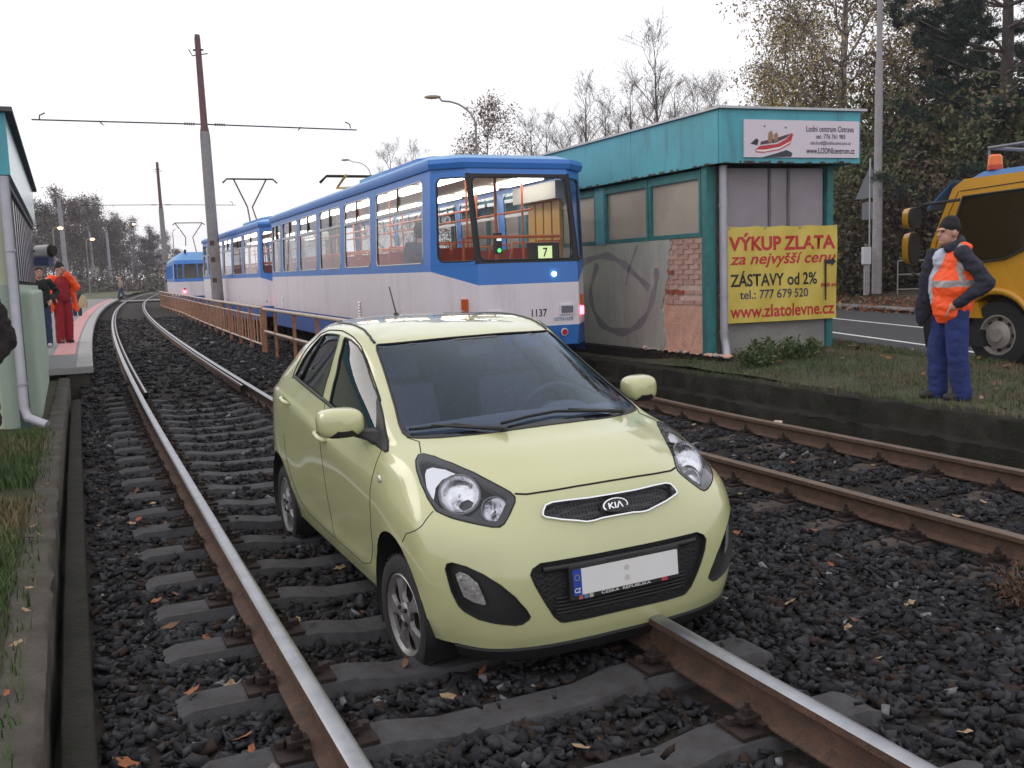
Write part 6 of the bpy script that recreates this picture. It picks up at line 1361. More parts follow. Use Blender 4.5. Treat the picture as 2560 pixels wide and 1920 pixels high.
# ================================================================ people
M_SKIN = mat('skin', (.50, .27, .2), .55, var=.1, vs=12); M_NAVY = mat('navy_jacket', (.022, .024, .04), .85, var=.3, vs=8, bump=.3, bs=40); M_BLACKC = mat('black_cloth', (.012, .012, .014), .9, var=.3, vs=14, bump=.4, bs=90)
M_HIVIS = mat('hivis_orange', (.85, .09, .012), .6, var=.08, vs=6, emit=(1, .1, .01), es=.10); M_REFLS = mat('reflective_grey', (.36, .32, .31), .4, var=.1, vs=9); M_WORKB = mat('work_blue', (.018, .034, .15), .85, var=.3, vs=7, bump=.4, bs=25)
M_SHIRT = mat('pale_shirt', (.5, .54, .66), .8, var=.1, vs=8); M_SHOE = mat('dark_shoe', (.03, .025, .022), .6, var=.3, vs=12); M_REDW = mat('red_work', (.30, .012, .02), .85, var=.2, vs=8, bump=.3, bs=30); M_WHITESH = mat('white_shoe', (.6, .52, .55), .6, var=.2, vs=20)
M_JEANS = mat('dark_jeans', (.03, .045, .1), .85, var=.3, vs=9); M_OLIVE = mat('olive_jacket', (.10, .095, .08), .85, var=.2, vs=8); M_BEIGE = mat('beige_coat', (.34, .27, .22), .85, var=.15, vs=8); M_HAIR = mat('brown_hair', (.05, .035, .028), .8, var=.3, vs=30); M_TEALH = mat('teal_hat', (.03, .08, .14), .85, var=.2, vs=20); M_LIP = mat('lip', (.32, .12, .1), .6, var=.1)
def capsule(b, p0, r0, p1, r1, n=12):
    p0, p1 = Vector(p0), Vector(p1); d = (p1-p0).normalized()
    b.tube([p0-d*r0*.85, p0-d*r0*.5, p0, p1, p1+d*r1*.5, p1+d*r1*.85], [r0*.5, r0*.86, r0, r1, r1*.86, r1*.5], n)
def blobs(name, shapes, m, parent, vox=.012, sm=3, paint=None, fold=0.):
    b = MB()
    for s in shapes:
        if s[0] == 'c': capsule(b, *s[1:])
        elif s[0] == 'b': b.box(*s[1:])
        else: b.ball(s[1], s[2], 14, 10, M=(Matrix.Rotation(s[3][1], 3, s[3][0]) if len(s) > 3 else None))
    me = b.mesh(name, m if isinstance(m, list) else [m]); o = bpy.data.objects.new(name, me); COL.objects.link(o)
    r = o.modifiers.new('r', 'REMESH'); r.mode = 'VOXEL'; r.voxel_size = vox; r.use_smooth_shade = True
    if sm: q = o.modifiers.new('s', 'SMOOTH'); q.iterations = sm; q.factor = .5
    dg = bpy.context.evaluated_depsgraph_get(); me2 = bpy.data.meshes.new_from_object(o.evaluated_get(dg)); bpy.data.objects.remove(o); bpy.data.meshes.remove(me); me2.name = name
    me2.materials.clear()
    for q in (m if isinstance(m, list) else [m]): me2.materials.append(q)
    me2.polygons.foreach_set('use_smooth', [True]*len(me2.polygons))
    if fold:
        for v, nn in [(v, v.normal.copy()) for v in me2.vertices]:
            q = v.co; v.co = q+nn*fold*(noise.noise(Vector((q.x*9, q.y*9, q.z*16)))+.6*noise.noise(Vector((q.x*22+q.z*14, q.y*20, q.z*26-q.x*12))))
        me2.update()
    if paint:
        me2.polygons.foreach_set('material_index', [paint(p.center, p.normal) for p in me2.polygons])
    return link(name, me2, parent)
def pose(**k):
    J = {}
    for s, y in (('l', 1), ('r', -1)):
        J.update({'sh'+s: (0, .19*y, 1.42), 'el'+s: (-.03, .25*y, 1.13), 'wr'+s: (.06, .25*y, .89), 'hip'+s: (0, .09*y, .92), 'kn'+s: (.03, .10*y, .50), 'an'+s: (-.02, .10*y, .09)})
    J['head'] = (.03, 0, 1.63); J['turn'] = 0.; J.update(k); return {a: (Vector(b) if hasattr(b, '__len__') else b) for a, b in J.items()}
def hand(J, s):
    w, e = J['wr'+s], J['el'+s]; d = (w-e).normalized(); sd = d.cross(Vector((0, 0, 1)) if abs(d.z) < .9 else Vector((1, 0, 0))).normalized(); up = sd.cross(d); y = 1 if s == 'l' else -1
    o = [('c', w, .028, w+d*.05, .034), ('e', w+d*.055, (.04, .04, .04))]
    for k, L in enumerate((.075, .085, .08, .06)):
        b = w+d*.085+sd*(.03-.02*k); o.append(('c', b, .0095, b+d*L*.5-up*.012, .009)); o.append(('c', b+d*L*.5-up*.012, .009, b+d*L*.8-up*.045, .008))
    t = w+d*.03+sd*.035; o += [('c', t, .012, t+sd*.03+d*.035, .011), ('c', t+sd*.03+d*.035, .011, t+sd*.03+d*.065-up*.015, .009)]
    return o
def head_shapes(c, t):
    R = Matrix.Rotation(t, 3, 'Z'); f = lambda x, y, z: c+R @ Vector((x, y, z)); z = ('Z', t)
    return [('e', f(-.01, 0, .03), (.098, .078, .11), z), ('e', f(.03, 0, -.045), (.068, .058, .075), z), ('c', f(.088, 0, .015), .012, f(.113, 0, -.018), .017), ('e', f(.07, 0, -.085), (.03, .03, .025), z), ('e', f(.09, 0, .035), (.02, .055, .014), z), ('e', f(.083, 0, -.052), (.02, .026, .012), z),
            ('e', f(-.01, .08, -.0), (.022, .014, .034), z), ('e', f(-.01, -.08, -.0), (.022, .014, .034), z), ('c', f(-.03, 0, -.05), .055, Vector((0, 0, 1.43)), .062)]
def person(label, loc, rz, J, parts, scale=1., vox=.0085, facial=True, group=None):
    P = empty('person', loc, rz, label, 'person', group); P.scale = (scale,)*3
    sh = head_shapes(J['head'], J['turn'])+[('e', (0, 0, 1.22), (.11, .16, .24)), ('e', (0, 0, .98), (.10, .15, .13))]
    for s in 'lr': sh += [('c', J['sh'+s], .05, J['el'+s], .042), ('c', J['el'+s], .042, J['wr'+s], .028), ('c', J['hip'+s], .085, J['kn'+s], .06), ('c', J['kn'+s], .06, J['an'+s], .042), ('c', J['an'+s]+Vector((0, 0, -.03)), .04, J['an'+s]+Vector((.13, 0, -.045)), .032)]+hand(J, s)
    blobs('body', sh, M_SKIN, P, vox, 1)
    R = Matrix.Rotation(J['turn'], 3, 'Z')
    if facial:
        b = MB()
        for y in (-.03, .03): b.ball(J['head']+R @ Vector((.083, y, .02)), (.012, .015, .008), 8, 6)
        b.build('eyes', mat('eye_dark', (.03, .025, .022), .3, var=0), P, smooth=True)
    for nm, shapes, m, v, *pt in parts: blobs(nm, shapes, m, P, v, 2, pt[0] if pt else None, 0. if nm in ('shoe', 'hair', 'beanie', 'hat', 'cap', 'hood', 'glove') else .007 if 'trousers' in nm or nm == 'jeans' else .014)
    return P
def legs(J, r0=.105, r1=.085, r2=.075, low=.0):
    o = [('e', (0, 0, .95), (.135, .175, .13))]
    for s in 'lr': o += [('c', J['hip'+s], r0, J['kn'+s], r1), ('c', J['kn'+s], r1, J['an'+s]+Vector((0, 0, low)), r2)]
    return o
def shoes(J):
    return [[('c', J['an'+s]+Vector((-.03, 0, -.035)), .048, J['an'+s]+Vector((.15, 0, -.045)), .04), ('c', J['an'+s], .045, J['an'+s]+Vector((0, 0, -.03)), .05)] for s in 'lr']
def coat(J, z0=.84, fat=1., arm=.062, arms='lr', belly=.0):
    o = [('e', (0, 0, 1.28), (.145*fat, .205*fat, .2)), ('e', (.01+belly, 0, 1.08), (.165*fat, .2*fat, .22)), ('e', (0, 0, z0+.13), (.16*fat, .2*fat, .14)), ('c', (0, -.13, 1.42), .07, (0, .13, 1.42), .07)]
    for s in arms: o += [('c', J['sh'+s], arm*1.15, J['el'+s], arm), ('c', J['el'+s], arm, J['wr'+s], arm*.82)]
    return o
def beanie(J, lift=.05):
    R = Matrix.Rotation(J['turn'], 3, 'Z'); c = J['head']; return [('e', c+R @ Vector((-.02, 0, .062)), (.108, .092, .082), ('Z', J['turn'])), ('e', c+R @ Vector((-.025, 0, .1)), (.085, .078, .075))]
# 1. the man in the orange vest on the bank, hands in his pockets, looking left
J = pose(ell=(-.16, .33, 1.13), wrl=(.05, .20, .95), elr=(-.12, -.30, 1.13), wrr=(.12, -.22, .93), knl=(.0, .11, .49), anl=(-.06, .11, .09), knr=(.07, -.12, .49), anr=(.06, -.12, .09), head=(.05, 0, 1.61), turn=R_(12))
def vest_paint(c, n):
    if 1.10 < c.z < 1.165: return 1
    if c.z > 1.13 and .0 < c.x < .06 and c.y > .05: return 1
    if c.z > 1.165 and abs(c.y) > .06 and abs(c.y) < .11 and c.x < -.05: return 1
    return 0
sh = shoes(J)
vest = [('e', (-.03, .02, 1.30), (.165, .2, .19)), ('e', (.0, .03, 1.10), (.2, .215, .24)), ('c', (.0, .03, 1.0), .185, (.02, .03, .90), .185), ('c', (-.03, -.15, 1.455), .062, (-.03, .16, 1.455), .066)]
person('man in black beanie, orange safety vest and blue trousers standing on the grass bank', (4.27, 9.28, bank_z(4.27, 9.28)-.005), R_(184), J, [
    ('trousers', legs(J, .118, .10, .092, -.02)+[('e', (.02, 0, .93), (.16, .19, .13))], M_WORKB, .011), ('shoe', sh[0], M_SHOE, .009), ('shoe', sh[1], M_SHOE, .009),
    ('shirt', [('e', (.075, -.08, 1.10), (.115, .09, .27)), ('e', (.09, -.03, 1.36), (.085, .09, .12))], M_SHIRT, .012),
    ('jacket', [('c', (-.02, -.15, 1.43), .07, (-.02, .15, 1.43), .07), ('e', (-.03, -.03, 1.15), (.17, .2, .3))]+coat(J, .84, 1., .068)[4:]+[('e', (.14, -.12, 1.33), (.075, .05, .16)), ('e', (.17, -.15, 1.08), (.09, .045, .3)), ('e', (.22, -.17, .88), (.065, .04, .17)), ('c', (-.05, -.07, 1.53), .045, (.06, -.07, 1.47), .04), ('c', (-.07, 0, 1.54), .05, (-.03, .08, 1.52), .045), ('c', (-.03, .08, 1.52), .04, (.09, .07, 1.46), .035)], M_NAVY, .012),
    ('vest', vest, [M_HIVIS, M_REFLS], .010, vest_paint), ('beanie', beanie(J), M_BLACKC, .008)], 1.0, .0075)
# 2-4. men waiting on the platform
def on_platform(y, px, z=.2):
    x = (px-1280)/2400*y*1.0; return Vector((x, y, z+gz(y)))
J = pose(ell=(-.2, .34, 1.2), wrl=(.1, .2, 1.02), elr=(-.03, -.26, 1.12), wrr=(.05, -.22, .9), turn=R_(10)); sh = shoes(J)
person('dark-haired man in a black jacket and jeans with white shoes on the platform', on_platform(20.7, 116), R_(-62), J, [('jeans', legs(J, .1, .08, .07, -.02), M_JEANS, .012), ('shoe', sh[0], M_WHITESH, .01), ('shoe', sh[1], M_WHITESH, .01), ('jacket', coat(J, .84, 1.05, .07), M_BLACKC, .012), ('hair', [('e', J['head']+Vector((-.022, 0, .068)), (.106, .093, .085))], M_HAIR, .009)], .98, .01)
J = pose(ell=(.1, .30, 1.22), wrl=(.17, .08, 1.53), elr=(-.12, -.36, 1.2), wrr=(.06, -.22, 1.02), turn=R_(8), head=(.04, 0, 1.62)); sh = shoes(J)
person('man in red work clothes and open orange jacket with a hand at his mouth', on_platform(21.9, 168), R_(-40), J, [('work_trousers', legs(J, .115, .1, .09, -.02), M_REDW, .012), ('shoe', sh[0], M_SHOE, .01), ('shoe', sh[1], MATS['work_blue'] if False else M_OLIVE, .01),
    ('work_top', [('e', (.03, 0, 1.28), (.16, .19, .2)), ('e', (.04, 0, 1.08), (.17, .19, .22))], M_REDW, .012),
    ('hivis_jacket', coat(J, .74, 1.0, .085)[3:]+[('e', (-.07, 0, 1.28), (.12, .22, .2)), ('e', (-.07, 0, 1.05), (.13, .24, .28)), ('c', (.02, .22, 1.35), .05, (.06, .29, .72), .05), ('c', (.02, -.22, 1.35), .05, (.06, -.3, .72), .05), ('c', (-.02, .2, .8), .08, (-.02, -.2, .8), .08)], M_HIVIS, .012), ('cap', beanie(J), M_BLACKC, .009)], 1.03, .0085)
J = pose(wrl=(.06, .26, .86), turn=R_(0)); sh = shoes(J)
person('man in olive jacket and teal hat holding a plastic bag farther along the platform', on_platform(40, 204), R_(-75), J, [('trousers', legs(J, .105, .09, .08, -.02), M_JEANS, .014), ('shoe', sh[0], M_SHOE, .012), ('shoe', sh[1], M_SHOE, .012), ('jacket', coat(J, .82, 1.06, .07), M_OLIVE, .014), ('hat', beanie(J), M_TEALH, .01)], .98, .011, True)
b = MB(); p = on_platform(40, 221); o_ = []
b.loft([[(-.14, -.06, 0), (.14, -.06, 0), (.14, .06, 0), (-.14, .06, 0)], [(-.17, -.08, .2), (.17, -.08, .2), (.17, .08, .2), (-.17, .08, .2)], [(-.11, -.03, .42), (.11, -.03, .42), (.11, .03, .42), (-.11, .03, .42)], [(-.03, -.01, .56), (.03, -.01, .56), (.03, .01, .56), (-.03, .01, .56)]])
o = b.build('shopping_bag', mat('bag_plastic', (.45, .34, .2), .5, var=.25, vs=12), smooth=50); o.location = p+Vector((0, -.05, .32)); tag(o, 'pale yellow shopping bag hanging from the hand of the man in teal hat', 'bag')
# 5. far pedestrian crossing the lawn end
J = pose(knl=(.14, .1, .5), anl=(.25, .1, .1), knr=(-.05, -.1, .5), anr=(-.28, -.1, .16), head=(.05, 0, 1.62)); sh = shoes(J)
person('distant bald pedestrian in a beige coat and jeans walking off the platform end', (-31.3, 78, gz(78)+.2), R_(200), J, [('jeans', legs(J, .11, .09, .08), M_JEANS, .018), ('shoe', sh[0], M_WHITESH, .015), ('shoe', sh[1], M_WHITESH, .015), ('coat', coat(J, .84, 1.1, .07), M_BEIGE, .018)], 1.0, .014, False)
# 6. the passer-by cut off by the frame edge, dark shaggy coat
J = pose(ell=(.0, .29, 1.12), wrl=(.12, .14, .93)); sh = shoes(J)
person('person in a long dark shaggy coat at the kiosk corner, cut by the picture edge', (-4.0, 7.0, .03), R_(-65), J, [('trousers', legs(J), M_BLACKC, .014), ('shoe', sh[0], M_SHOE, .012), ('shoe', sh[1], M_SHOE, .012), ('shaggy_coat', coat(J, .5, 1.12, .085)+[('c', (0, 0, .9), .2, (0, 0, .5), .22)], mat('dark_fur', (.022, .014, .016), .95, var=.5, vs=60, bump=1., bs=120), .012), ('hair', [('e', J['head']+Vector((-.03, 0, .04)), (.12, .1, .13))], M_HAIR, .012)], .98, .011)
# 7. passenger sitting at the rear window of the nearest tram
J = pose(knl=(.42, .1, .95), anl=(.42, .1, .55), knr=(.42, -.1, .95), anr=(.42, -.1, .55), wrl=(.2, .12, 1.02), wrr=(.2, -.12, 1.02)); 
pg = person('seated passenger in a dark blue coat behind the rear side window of tram 1137', (0, 0, 0), 0, J, [('trousers', legs(J), M_JEANS, .014), ('coat', coat(J, .84, 1.05, .07), mat('passenger_blue', (.02, .025, .06), .9, var=.2), .014), ('hood', [('e', J['head']+Vector((-.03, 0, .03)), (.12, .11, .14))], M_BLACKC, .012)], 1.0, .012)
mm = tram_frame(7.42); pg.location = mm @ Vector((2.1, .86, .96+.48-.86)); pg.rotation_euler = mm.to_euler()
# ================================================================ trees, shrubs, fallen leaves
M_BARK = mat('dark_bark', (.085, .068, .06), .95, var=.4, vs=6, bump=.7, bs=25); M_BIRCH = mat('birch_bark', (.30, .27, .25), .9, var=.3, vs=5, col2=(.05, .045, .04), c2=(.52, .62), c2s=9); M_TWIG = mat('twig_bark', (.15, .12, .11), .95, var=.3, vs=6)
LEAF = {}
def leafmat(n, c): return mat('leaf_'+n, c, .75, var=.35, vs=3)
L_BROWN = [leafmat('rust', (.17, .095, .05)), leafmat('tan', (.22, .15, .085)), leafmat('brown', (.10, .065, .04))]
L_YELL = [leafmat('ochre', (.36, .26, .09)), leafmat('olive', (.22, .185, .075)), leafmat('tan', (.30, .21, .12)), leafmat('brown', (.14, .09, .055))]
L_DARK = [leafmat('ivy', (.075, .095, .036)), leafmat('moss', (.12, .12, .048)), leafmat('umber', (.12, .085, .058))]
L_GREY = [leafmat('greybrown', (.135, .105, .09)), leafmat('greygreen', (.09, .088, .075)), leafmat('plum', (.11, .085, .085))]
L_PINE = [leafmat('pine', (.018, .042, .026)), leafmat('pine2', (.03, .056, .034)), leafmat('pine3', (.012, .028, .02))]
def branches(rnd, H, r0, nlimb, spread, z0=.25, droop=0., upw=.6, depth=3, lean=0., twigs=4):
    """trunk and limbs as tubes; returns the mesh collector and the twig points where leaves sit"""
    b = MB(); tips = []
    n = 7; trunk = []; x = y = 0.
    for k in range(n+1):
        t = k/n; trunk.append(Vector((x, y, H*t*.94))); x += rnd.uniform(-.02, .02)*H*.5+lean*H/n; y += rnd.uniform(-.02, .02)*H*.5
    b.tube(trunk, [r0*(1-.92*k/n) for k in range(n+1)], 8)
    def grow_(p, d, L, r, lev):
        m = 4; pts = [p]; q = p; dd = d.copy()
        for k in range(m):
            dd = (dd+Vector((rnd.uniform(-.22, .22), rnd.uniform(-.22, .22), rnd.uniform(-.1, .18)*upw-droop*(k/m)*(1 if lev >= 1 else .3)))).normalized(); q = q+dd*L/m; pts.append(q)
        b.tube(pts, [max(.008, r*(1-.8*k/m)) for k in range(m+1)], 5 if lev == 0 else 4 if lev == 1 else 3, 0 if lev == 0 else 1, caps=False)
        if lev >= depth-1:
            for k in range(1, m+1): tips.append((pts[k], dd, L))
            return
        for k in range(twigs+(1 if lev == 0 else 0)):
            t = rnd.uniform(.3, 1.); i = min(m-1, int(t*m)); o = pts[i].lerp(pts[i+1], t*m-i); a = rnd.uniform(0, 6.28); side = Vector((math.cos(a), math.sin(a), rnd.uniform(-.1, .7)))
            grow_(o, (dd*.75+side*.75).normalized(), L*rnd.uniform(.38, .62), r*.45, lev+1)
        tips.append((pts[-1], dd, L))
    for k in range(nlimb):
        t = z0+(1-z0)*(k+rnd.random()*.8)/nlimb; i = min(n-1, int(t*n)); o = trunk[i].lerp(trunk[i+1], t*n-i); a = k*2.4+rnd.uniform(-.5, .5); up_ = upw*(.5+t*.7)
        grow_(o, Vector((math.cos(a), math.sin(a), up_)).normalized(), spread*(1.15-.75*t)*rnd.uniform(.75, 1.15), r0*(1-.85*t)*.5, 0)
    return b, tips
def leaves_mesh(name, tips, rng_, per, size, spread, mats, hang=0., narrow=.6):
    T = np.array([tuple(t[0]) for t in tips]); n = len(T)*per; P = np.repeat(T, per, 0)+rng_.normal(0, 1, (n, 3))*np.array([spread, spread, spread*.8]); P[:, 2] -= np.abs(rng_.normal(0, 1, n))*hang
    a = rng_.normal(0, 1, (n, 3)); a[:, 2] -= hang*1.5; a /= np.linalg.norm(a, axis=1)[:, None]; c = np.cross(a, rng_.normal(0, 1, (n, 3))); c /= np.linalg.norm(c, axis=1)[:, None]; s = size*rng_.uniform(.55, 1.3, n)
    A = a*s[:, None]; B = c*(s*narrow)[:, None]; v = np.stack([P-A*.6, P+B*.5, P+A*.7, P-B*.5], 1)
    me = bpy.data.meshes.new(name); me.vertices.add(4*n); me.vertices.foreach_set('co', v.ravel()); me.loops.add(4*n); me.loops.foreach_set('vertex_index', np.arange(4*n)); me.polygons.add(n); me.polygons.foreach_set('loop_start', np.arange(0, 4*n, 4)); me.polygons.foreach_set('loop_total', np.full(n, 4))
    for m in mats: me.materials.append(m)
    g = np.array([noise.noise(Vector(p)*.45) for p in T]); g = np.repeat(g, per); mi = np.clip(((g*1.2+.5+rng_.normal(0, .22, n))*len(mats)).astype(int), 0, len(mats)-1); me.polygons.foreach_set('material_index', mi); me.update(); return me
TREES = {}
def tree_meshes(key, seed, bark, **k):
    if key in TREES: return TREES[key]
    rnd = random.Random(seed); rg = np.random.default_rng(seed); lf = k.pop('leaf', None); b, tips = branches(rnd, **k); tm = b.mesh('trunk', [bark, M_TWIG], smooth=True)
    cm = leaves_mesh('crown', tips, rg, *lf) if lf else None; TREES[key] = (tm, cm); return TREES[key]
def plant_tree(key, px, y, label, group, sc=1., rz=0., z=None, name='tree', x=None):
    x = (px-1280)/2400*y if x is None else x; tm, cm = TREES[key]; T = empty(name, (x, y, (ground_z(x, y)+.1) if z is None else z), rz, label, 'tree', group); T.scale = (sc, sc, sc)
    link('trunk', tm, T)
    if cm: link('crown', cm, T)
    return T
# kinds
tree_meshes('birch_big', 21, M_BIRCH, H=17, r0=.26, nlimb=22, spread=5.2, z0=.16, droop=.55, upw=1.0, depth=3, twigs=5, leaf=(10, .12, .42, L_YELL, .55, .6))
tree_meshes('birch_brown', 5, M_BIRCH, H=11.5, r0=.15, nlimb=16, spread=3.0, z0=.2, droop=.6, upw=1.0, depth=3, twigs=4, leaf=(5, .12, .3, L_BROWN, .5, .6))
tree_meshes('bare_a', 31, M_BARK, H=14.5, r0=.2, nlimb=18, spread=3.8, z0=.2, droop=.0, upw=1.5, depth=3, twigs=6, leaf=(1, .07, .3, L_GREY, .1, .4))
tree_meshes('bare_b', 37, M_BARK, H=15.5, r0=.21, nlimb=17, spread=3.4, z0=.22, droop=.1, upw=1.8, depth=3, twigs=6, leaf=(1, .07, .2, L_BROWN, .1, .5))
tree_meshes('bare_c', 43, M_BARK, H=13.5, r0=.19, nlimb=20, spread=4.0, z0=.15, droop=.0, upw=1.1, depth=3, twigs=6, leaf=(1, .07, .3, L_GREY, .1, .4))
tree_meshes('wood_a', 51, M_BARK, H=18, r0=.22, nlimb=20, spread=5.0, z0=.08, droop=.1, upw=.9, depth=3, twigs=4, leaf=(5, .30, .7, L_GREY, .2, .6))
tree_meshes('wood_b', 57, M_BARK, H=16, r0=.2, nlimb=20, spread=4.6, z0=.05, droop=.1, upw=1.1, depth=3, twigs=4, leaf=(5, .30, .7, [L_GREY[0], L_BROWN[2], L_GREY[2]], .2, .6))
tree_meshes('wood_c', 61, M_BARK, H=19, r0=.2, nlimb=18, spread=3.6, z0=.12, droop=.0, upw=1.8, depth=3, twigs=4, leaf=(3, .28, .6, [L_GREY[1], L_DARK[2], L_GREY[0]], .1, .6))
GB = 'bare trees behind the kiosk and rear tram'
plant_tree('birch_brown', 1242, 56, 'birch with hanging rust-brown leaves above the rear tram roof', GB, 1.0, 1.0)
for key, px, y, sc, rz, lab in (('bare_c', 1395, 60, .82, 0, 'bare wide-branching tree left of the small dark conifer'), ('bare_a', 1470, 58, .86, 2, 'bare tree with leaning limbs over the small dark conifer'), ('bare_b', 1520, 62, .80, 1, 'bare upright tree right of the small dark conifer'), ('bare_b', 1600, 58, .82, 4, 'bare twiggy tree over the middle of the teal fascia'), ('bare_a', 1665, 62, 1.12, 5, 'tallest bare tree with twin thin trunks above the teal fascia'), ('bare_c', 1740, 58, .9, 3, 'bare spreading tree near the front of the kiosk roof'), ('bare_b', 1800, 60, .84, 2.5, 'bare tree behind the front corner of the kiosk roof')):
    plant_tree(key, px, y, lab, GB, sc, rz)
for key, px, y, sc, rz, lab in (('bare_a', 1335, 72, .88, 3.3, 'thin bare tree just right of the rust-brown birch'), ('bare_c', 1440, 70, .9, 5.1, 'bare tree in the back row above the small dark conifer'), ('bare_c', 1565, 70, .95, 1.7, 'bare tree in the back row between the two upright trees'), ('bare_a', 1630, 74, .95, .6, 'bare tree in the back row left of the tallest bare tree'), ('bare_b', 1705, 72, .98, 4.4, 'bare tree in the back row right of the tallest bare tree'), ('bare_a', 1775, 70, 1.0, 2.9, 'bare tree in the back row near the kiosk roof corner')): plant_tree(key, px, y, lab, GB, sc, rz)
for key, px, y, sc, rz, lab in (('bare_c', 1010, 115, 1.22, 1, 'distant bare tree above the rear tram left of the roof pod'), ('bare_a', 1050, 120, 1.15, 2, 'distant bare tree above the roof pod of the rear tram'), ('birch_brown', 1165, 100, 1.15, 3, 'distant brown-leaved tree left of the rust-brown birch')): plant_tree(key, px, y, lab, GB, sc, rz)
GR_ = 'trees behind the road'
plant_tree('birch_big', 2120, 40, 'tall yellowing birch behind the kiosk and lamp column', GR_, 1.02, .4, .6)
plant_tree('birch_big', 1985, 50, 'slighter yellowing birch whose crown hangs over the kiosk roof', GR_, .78, 2.2, .6); plant_tree('birch_big', 2330, 47, 'birch half hidden between the lamp column and the pine', GR_, .95, 4.0, .8)
# pine: whorled boughs with needle tufts
def pine(key, seed, H, spread, per):
    rnd = random.Random(seed); rg = np.random.default_rng(seed); b = MB(); b.tube([(0, 0, 0), (.1, 0, H*.5), (0, .1, H)], [H*.018, H*.012, .02], 8); tips = []
    k = 0; z = H*.12
    while z < H*.97:
        for q in range(6):
            a = rnd.uniform(0, 6.28); L = spread*(1.05-z/H)**.75*rnd.uniform(.65, 1.1)+.3; p = Vector((0, 0, z)); pts = [p]; d = Vector((math.cos(a), math.sin(a), rnd.uniform(-.05, .3)))
            for i in range(5): d = (d+Vector((rnd.uniform(-.15, .15), rnd.uniform(-.15, .15), .07))).normalized(); p = p+d*L/5; pts.append(p)
            b.tube(pts, [.05*(1-.15*i) for i in range(6)], 4, 1, caps=False)
            for i in range(2, 6):
                for w in range(4): e = pts[i]+Vector((rnd.uniform(-.45, .45), rnd.uniform(-.45, .45), rnd.uniform(-.1, .35)))*(.4+.3*L/spread); b.tube([pts[i], e], [.018, .008], 3, 1, caps=False); tips.append((e, d, L))
        z += H*.045
    tm = b.mesh('trunk', [M_BARK, M_TWIG], smooth=True); n = len(tips)*per; T = np.repeat(np.array([tuple(t[0]) for t in tips]), per, 0)
    a = rg.normal(0, 1, (n, 3)); a[:, 2] = np.abs(a[:, 2])*.9; a /= np.linalg.norm(a, axis=1)[:, None]; c = np.cross(a, rg.normal(0, 1, (n, 3))); c /= np.linalg.norm(c, axis=1)[:, None]; s = rg.uniform(.14, .30, n); P = T+rg.normal(0, .07, (n, 3))
    v = np.stack([P-c*.014, P+c*.014, P+a*s[:, None]], 1); me = bpy.data.meshes.new('crown'); me.vertices.add(3*n); me.vertices.foreach_set('co', v.ravel()); me.loops.add(3*n); me.loops.foreach_set('vertex_index', np.arange(3*n)); me.polygons.add(n); me.polygons.foreach_set('loop_start', np.arange(0, 3*n, 3)); me.polygons.foreach_set('loop_total', np.full(n, 3))
    for m in L_PINE: me.materials.append(m)
    me.polygons.foreach_set('material_index', np.clip(np.repeat(rg.integers(0, 3, len(tips)), per), 0, 2)); me.update(); TREES[key] = (tm, me)
pine('pine', 71, 16, 5.2, 90)
plant_tree('pine', 2500, 33, 'dark pine towering at the picture edge behind the lorry', GR_, 1.0, 0, .6); plant_tree('pine', 2390, 41, 'dark pine standing behind the lamp column side of the larger pine', GR_, .72, 2, .8); plant_tree('pine', 1432, 50, 'small dark conifer poking up behind the teal fascia', GB, .43, 1, 0)
# shrubs: leafy masses of stems behind the road
def shrub(key, seed, H, per, size, mats):
    rnd = random.Random(seed); rg = np.random.default_rng(seed); b = MB(); tips = []
    for k in range(26):
        a = rnd.uniform(0, 6.28); r = rnd.uniform(0, 1.5); p = Vector((r*math.cos(a), r*math.sin(a), 0)); d = Vector((math.cos(a)*.35, math.sin(a)*.35, 1)).normalized(); pts = [p]; L = H*rnd.uniform(.6, 1.05)
        for i in range(6): d = (d+Vector((rnd.uniform(-.2, .2), rnd.uniform(-.2, .2), rnd.uniform(-.1, .08)))).normalized(); p = p+d*L/6; pts.append(p)
        b.tube(pts, [.04*(1-.14*i) for i in range(7)], 4, 0, caps=False)
        for i in range(1, 7):
            tips.append((pts[i], d, 1))
            for w in range(2): tips.append((pts[i]+Vector((rnd.uniform(-.6, .6), rnd.uniform(-.6, .6), rnd.uniform(-.2, .4))), d, 1))
    TREES[key] = (b.mesh('stems', [M_BARK], smooth=True), leaves_mesh('foliage', tips, rg, per, size, .34, mats, .1, .7))
shrub('shrub_g', 81, 4.6, 34, .13, L_DARK); shrub('shrub_b', 83, 4.2, 26, .13, [L_DARK[2], L_BROWN[2], L_DARK[1]]); shrub('shrub_v', 85, 5.2, 32, .13, [L_DARK[0], leafmat('vine_green', (.10, .12, .035)), L_DARK[1], L_DARK[2]])
rows = [('shrub_v', 2120, 36, 1.05), ('shrub_b', 2200, 34.5, .9), ('shrub_g', 2262, 36.5, 1.15), ('shrub_b', 2330, 33.5, .95), ('shrub_v', 2395, 36, 1.25), ('shrub_g', 2470, 33, 1.1), ('shrub_b', 2540, 32, 1.1), ('shrub_g', 2170, 40, 1.5), ('shrub_g', 2300, 41, 1.6), ('shrub_b', 2420, 40, 1.5), ('shrub_v', 2560, 38, 1.5), ('shrub_g', 2050, 42, 1.4), ('shrub_g', 2640, 31, 1.2)]
where = ['beside the kiosk end', 'below the lamp column', 'right of the lamp column', 'left of the lorry mirror', 'behind the lorry mirrors', 'behind the lorry windscreen', 'behind the lorry roof', 'in the back row behind the cable box', 'in the back row behind the guard rail', 'in the back row over the lorry mirrors', 'in the back row over the lorry roof', 'behind the kiosk roof', 'past the lorry at the picture edge']
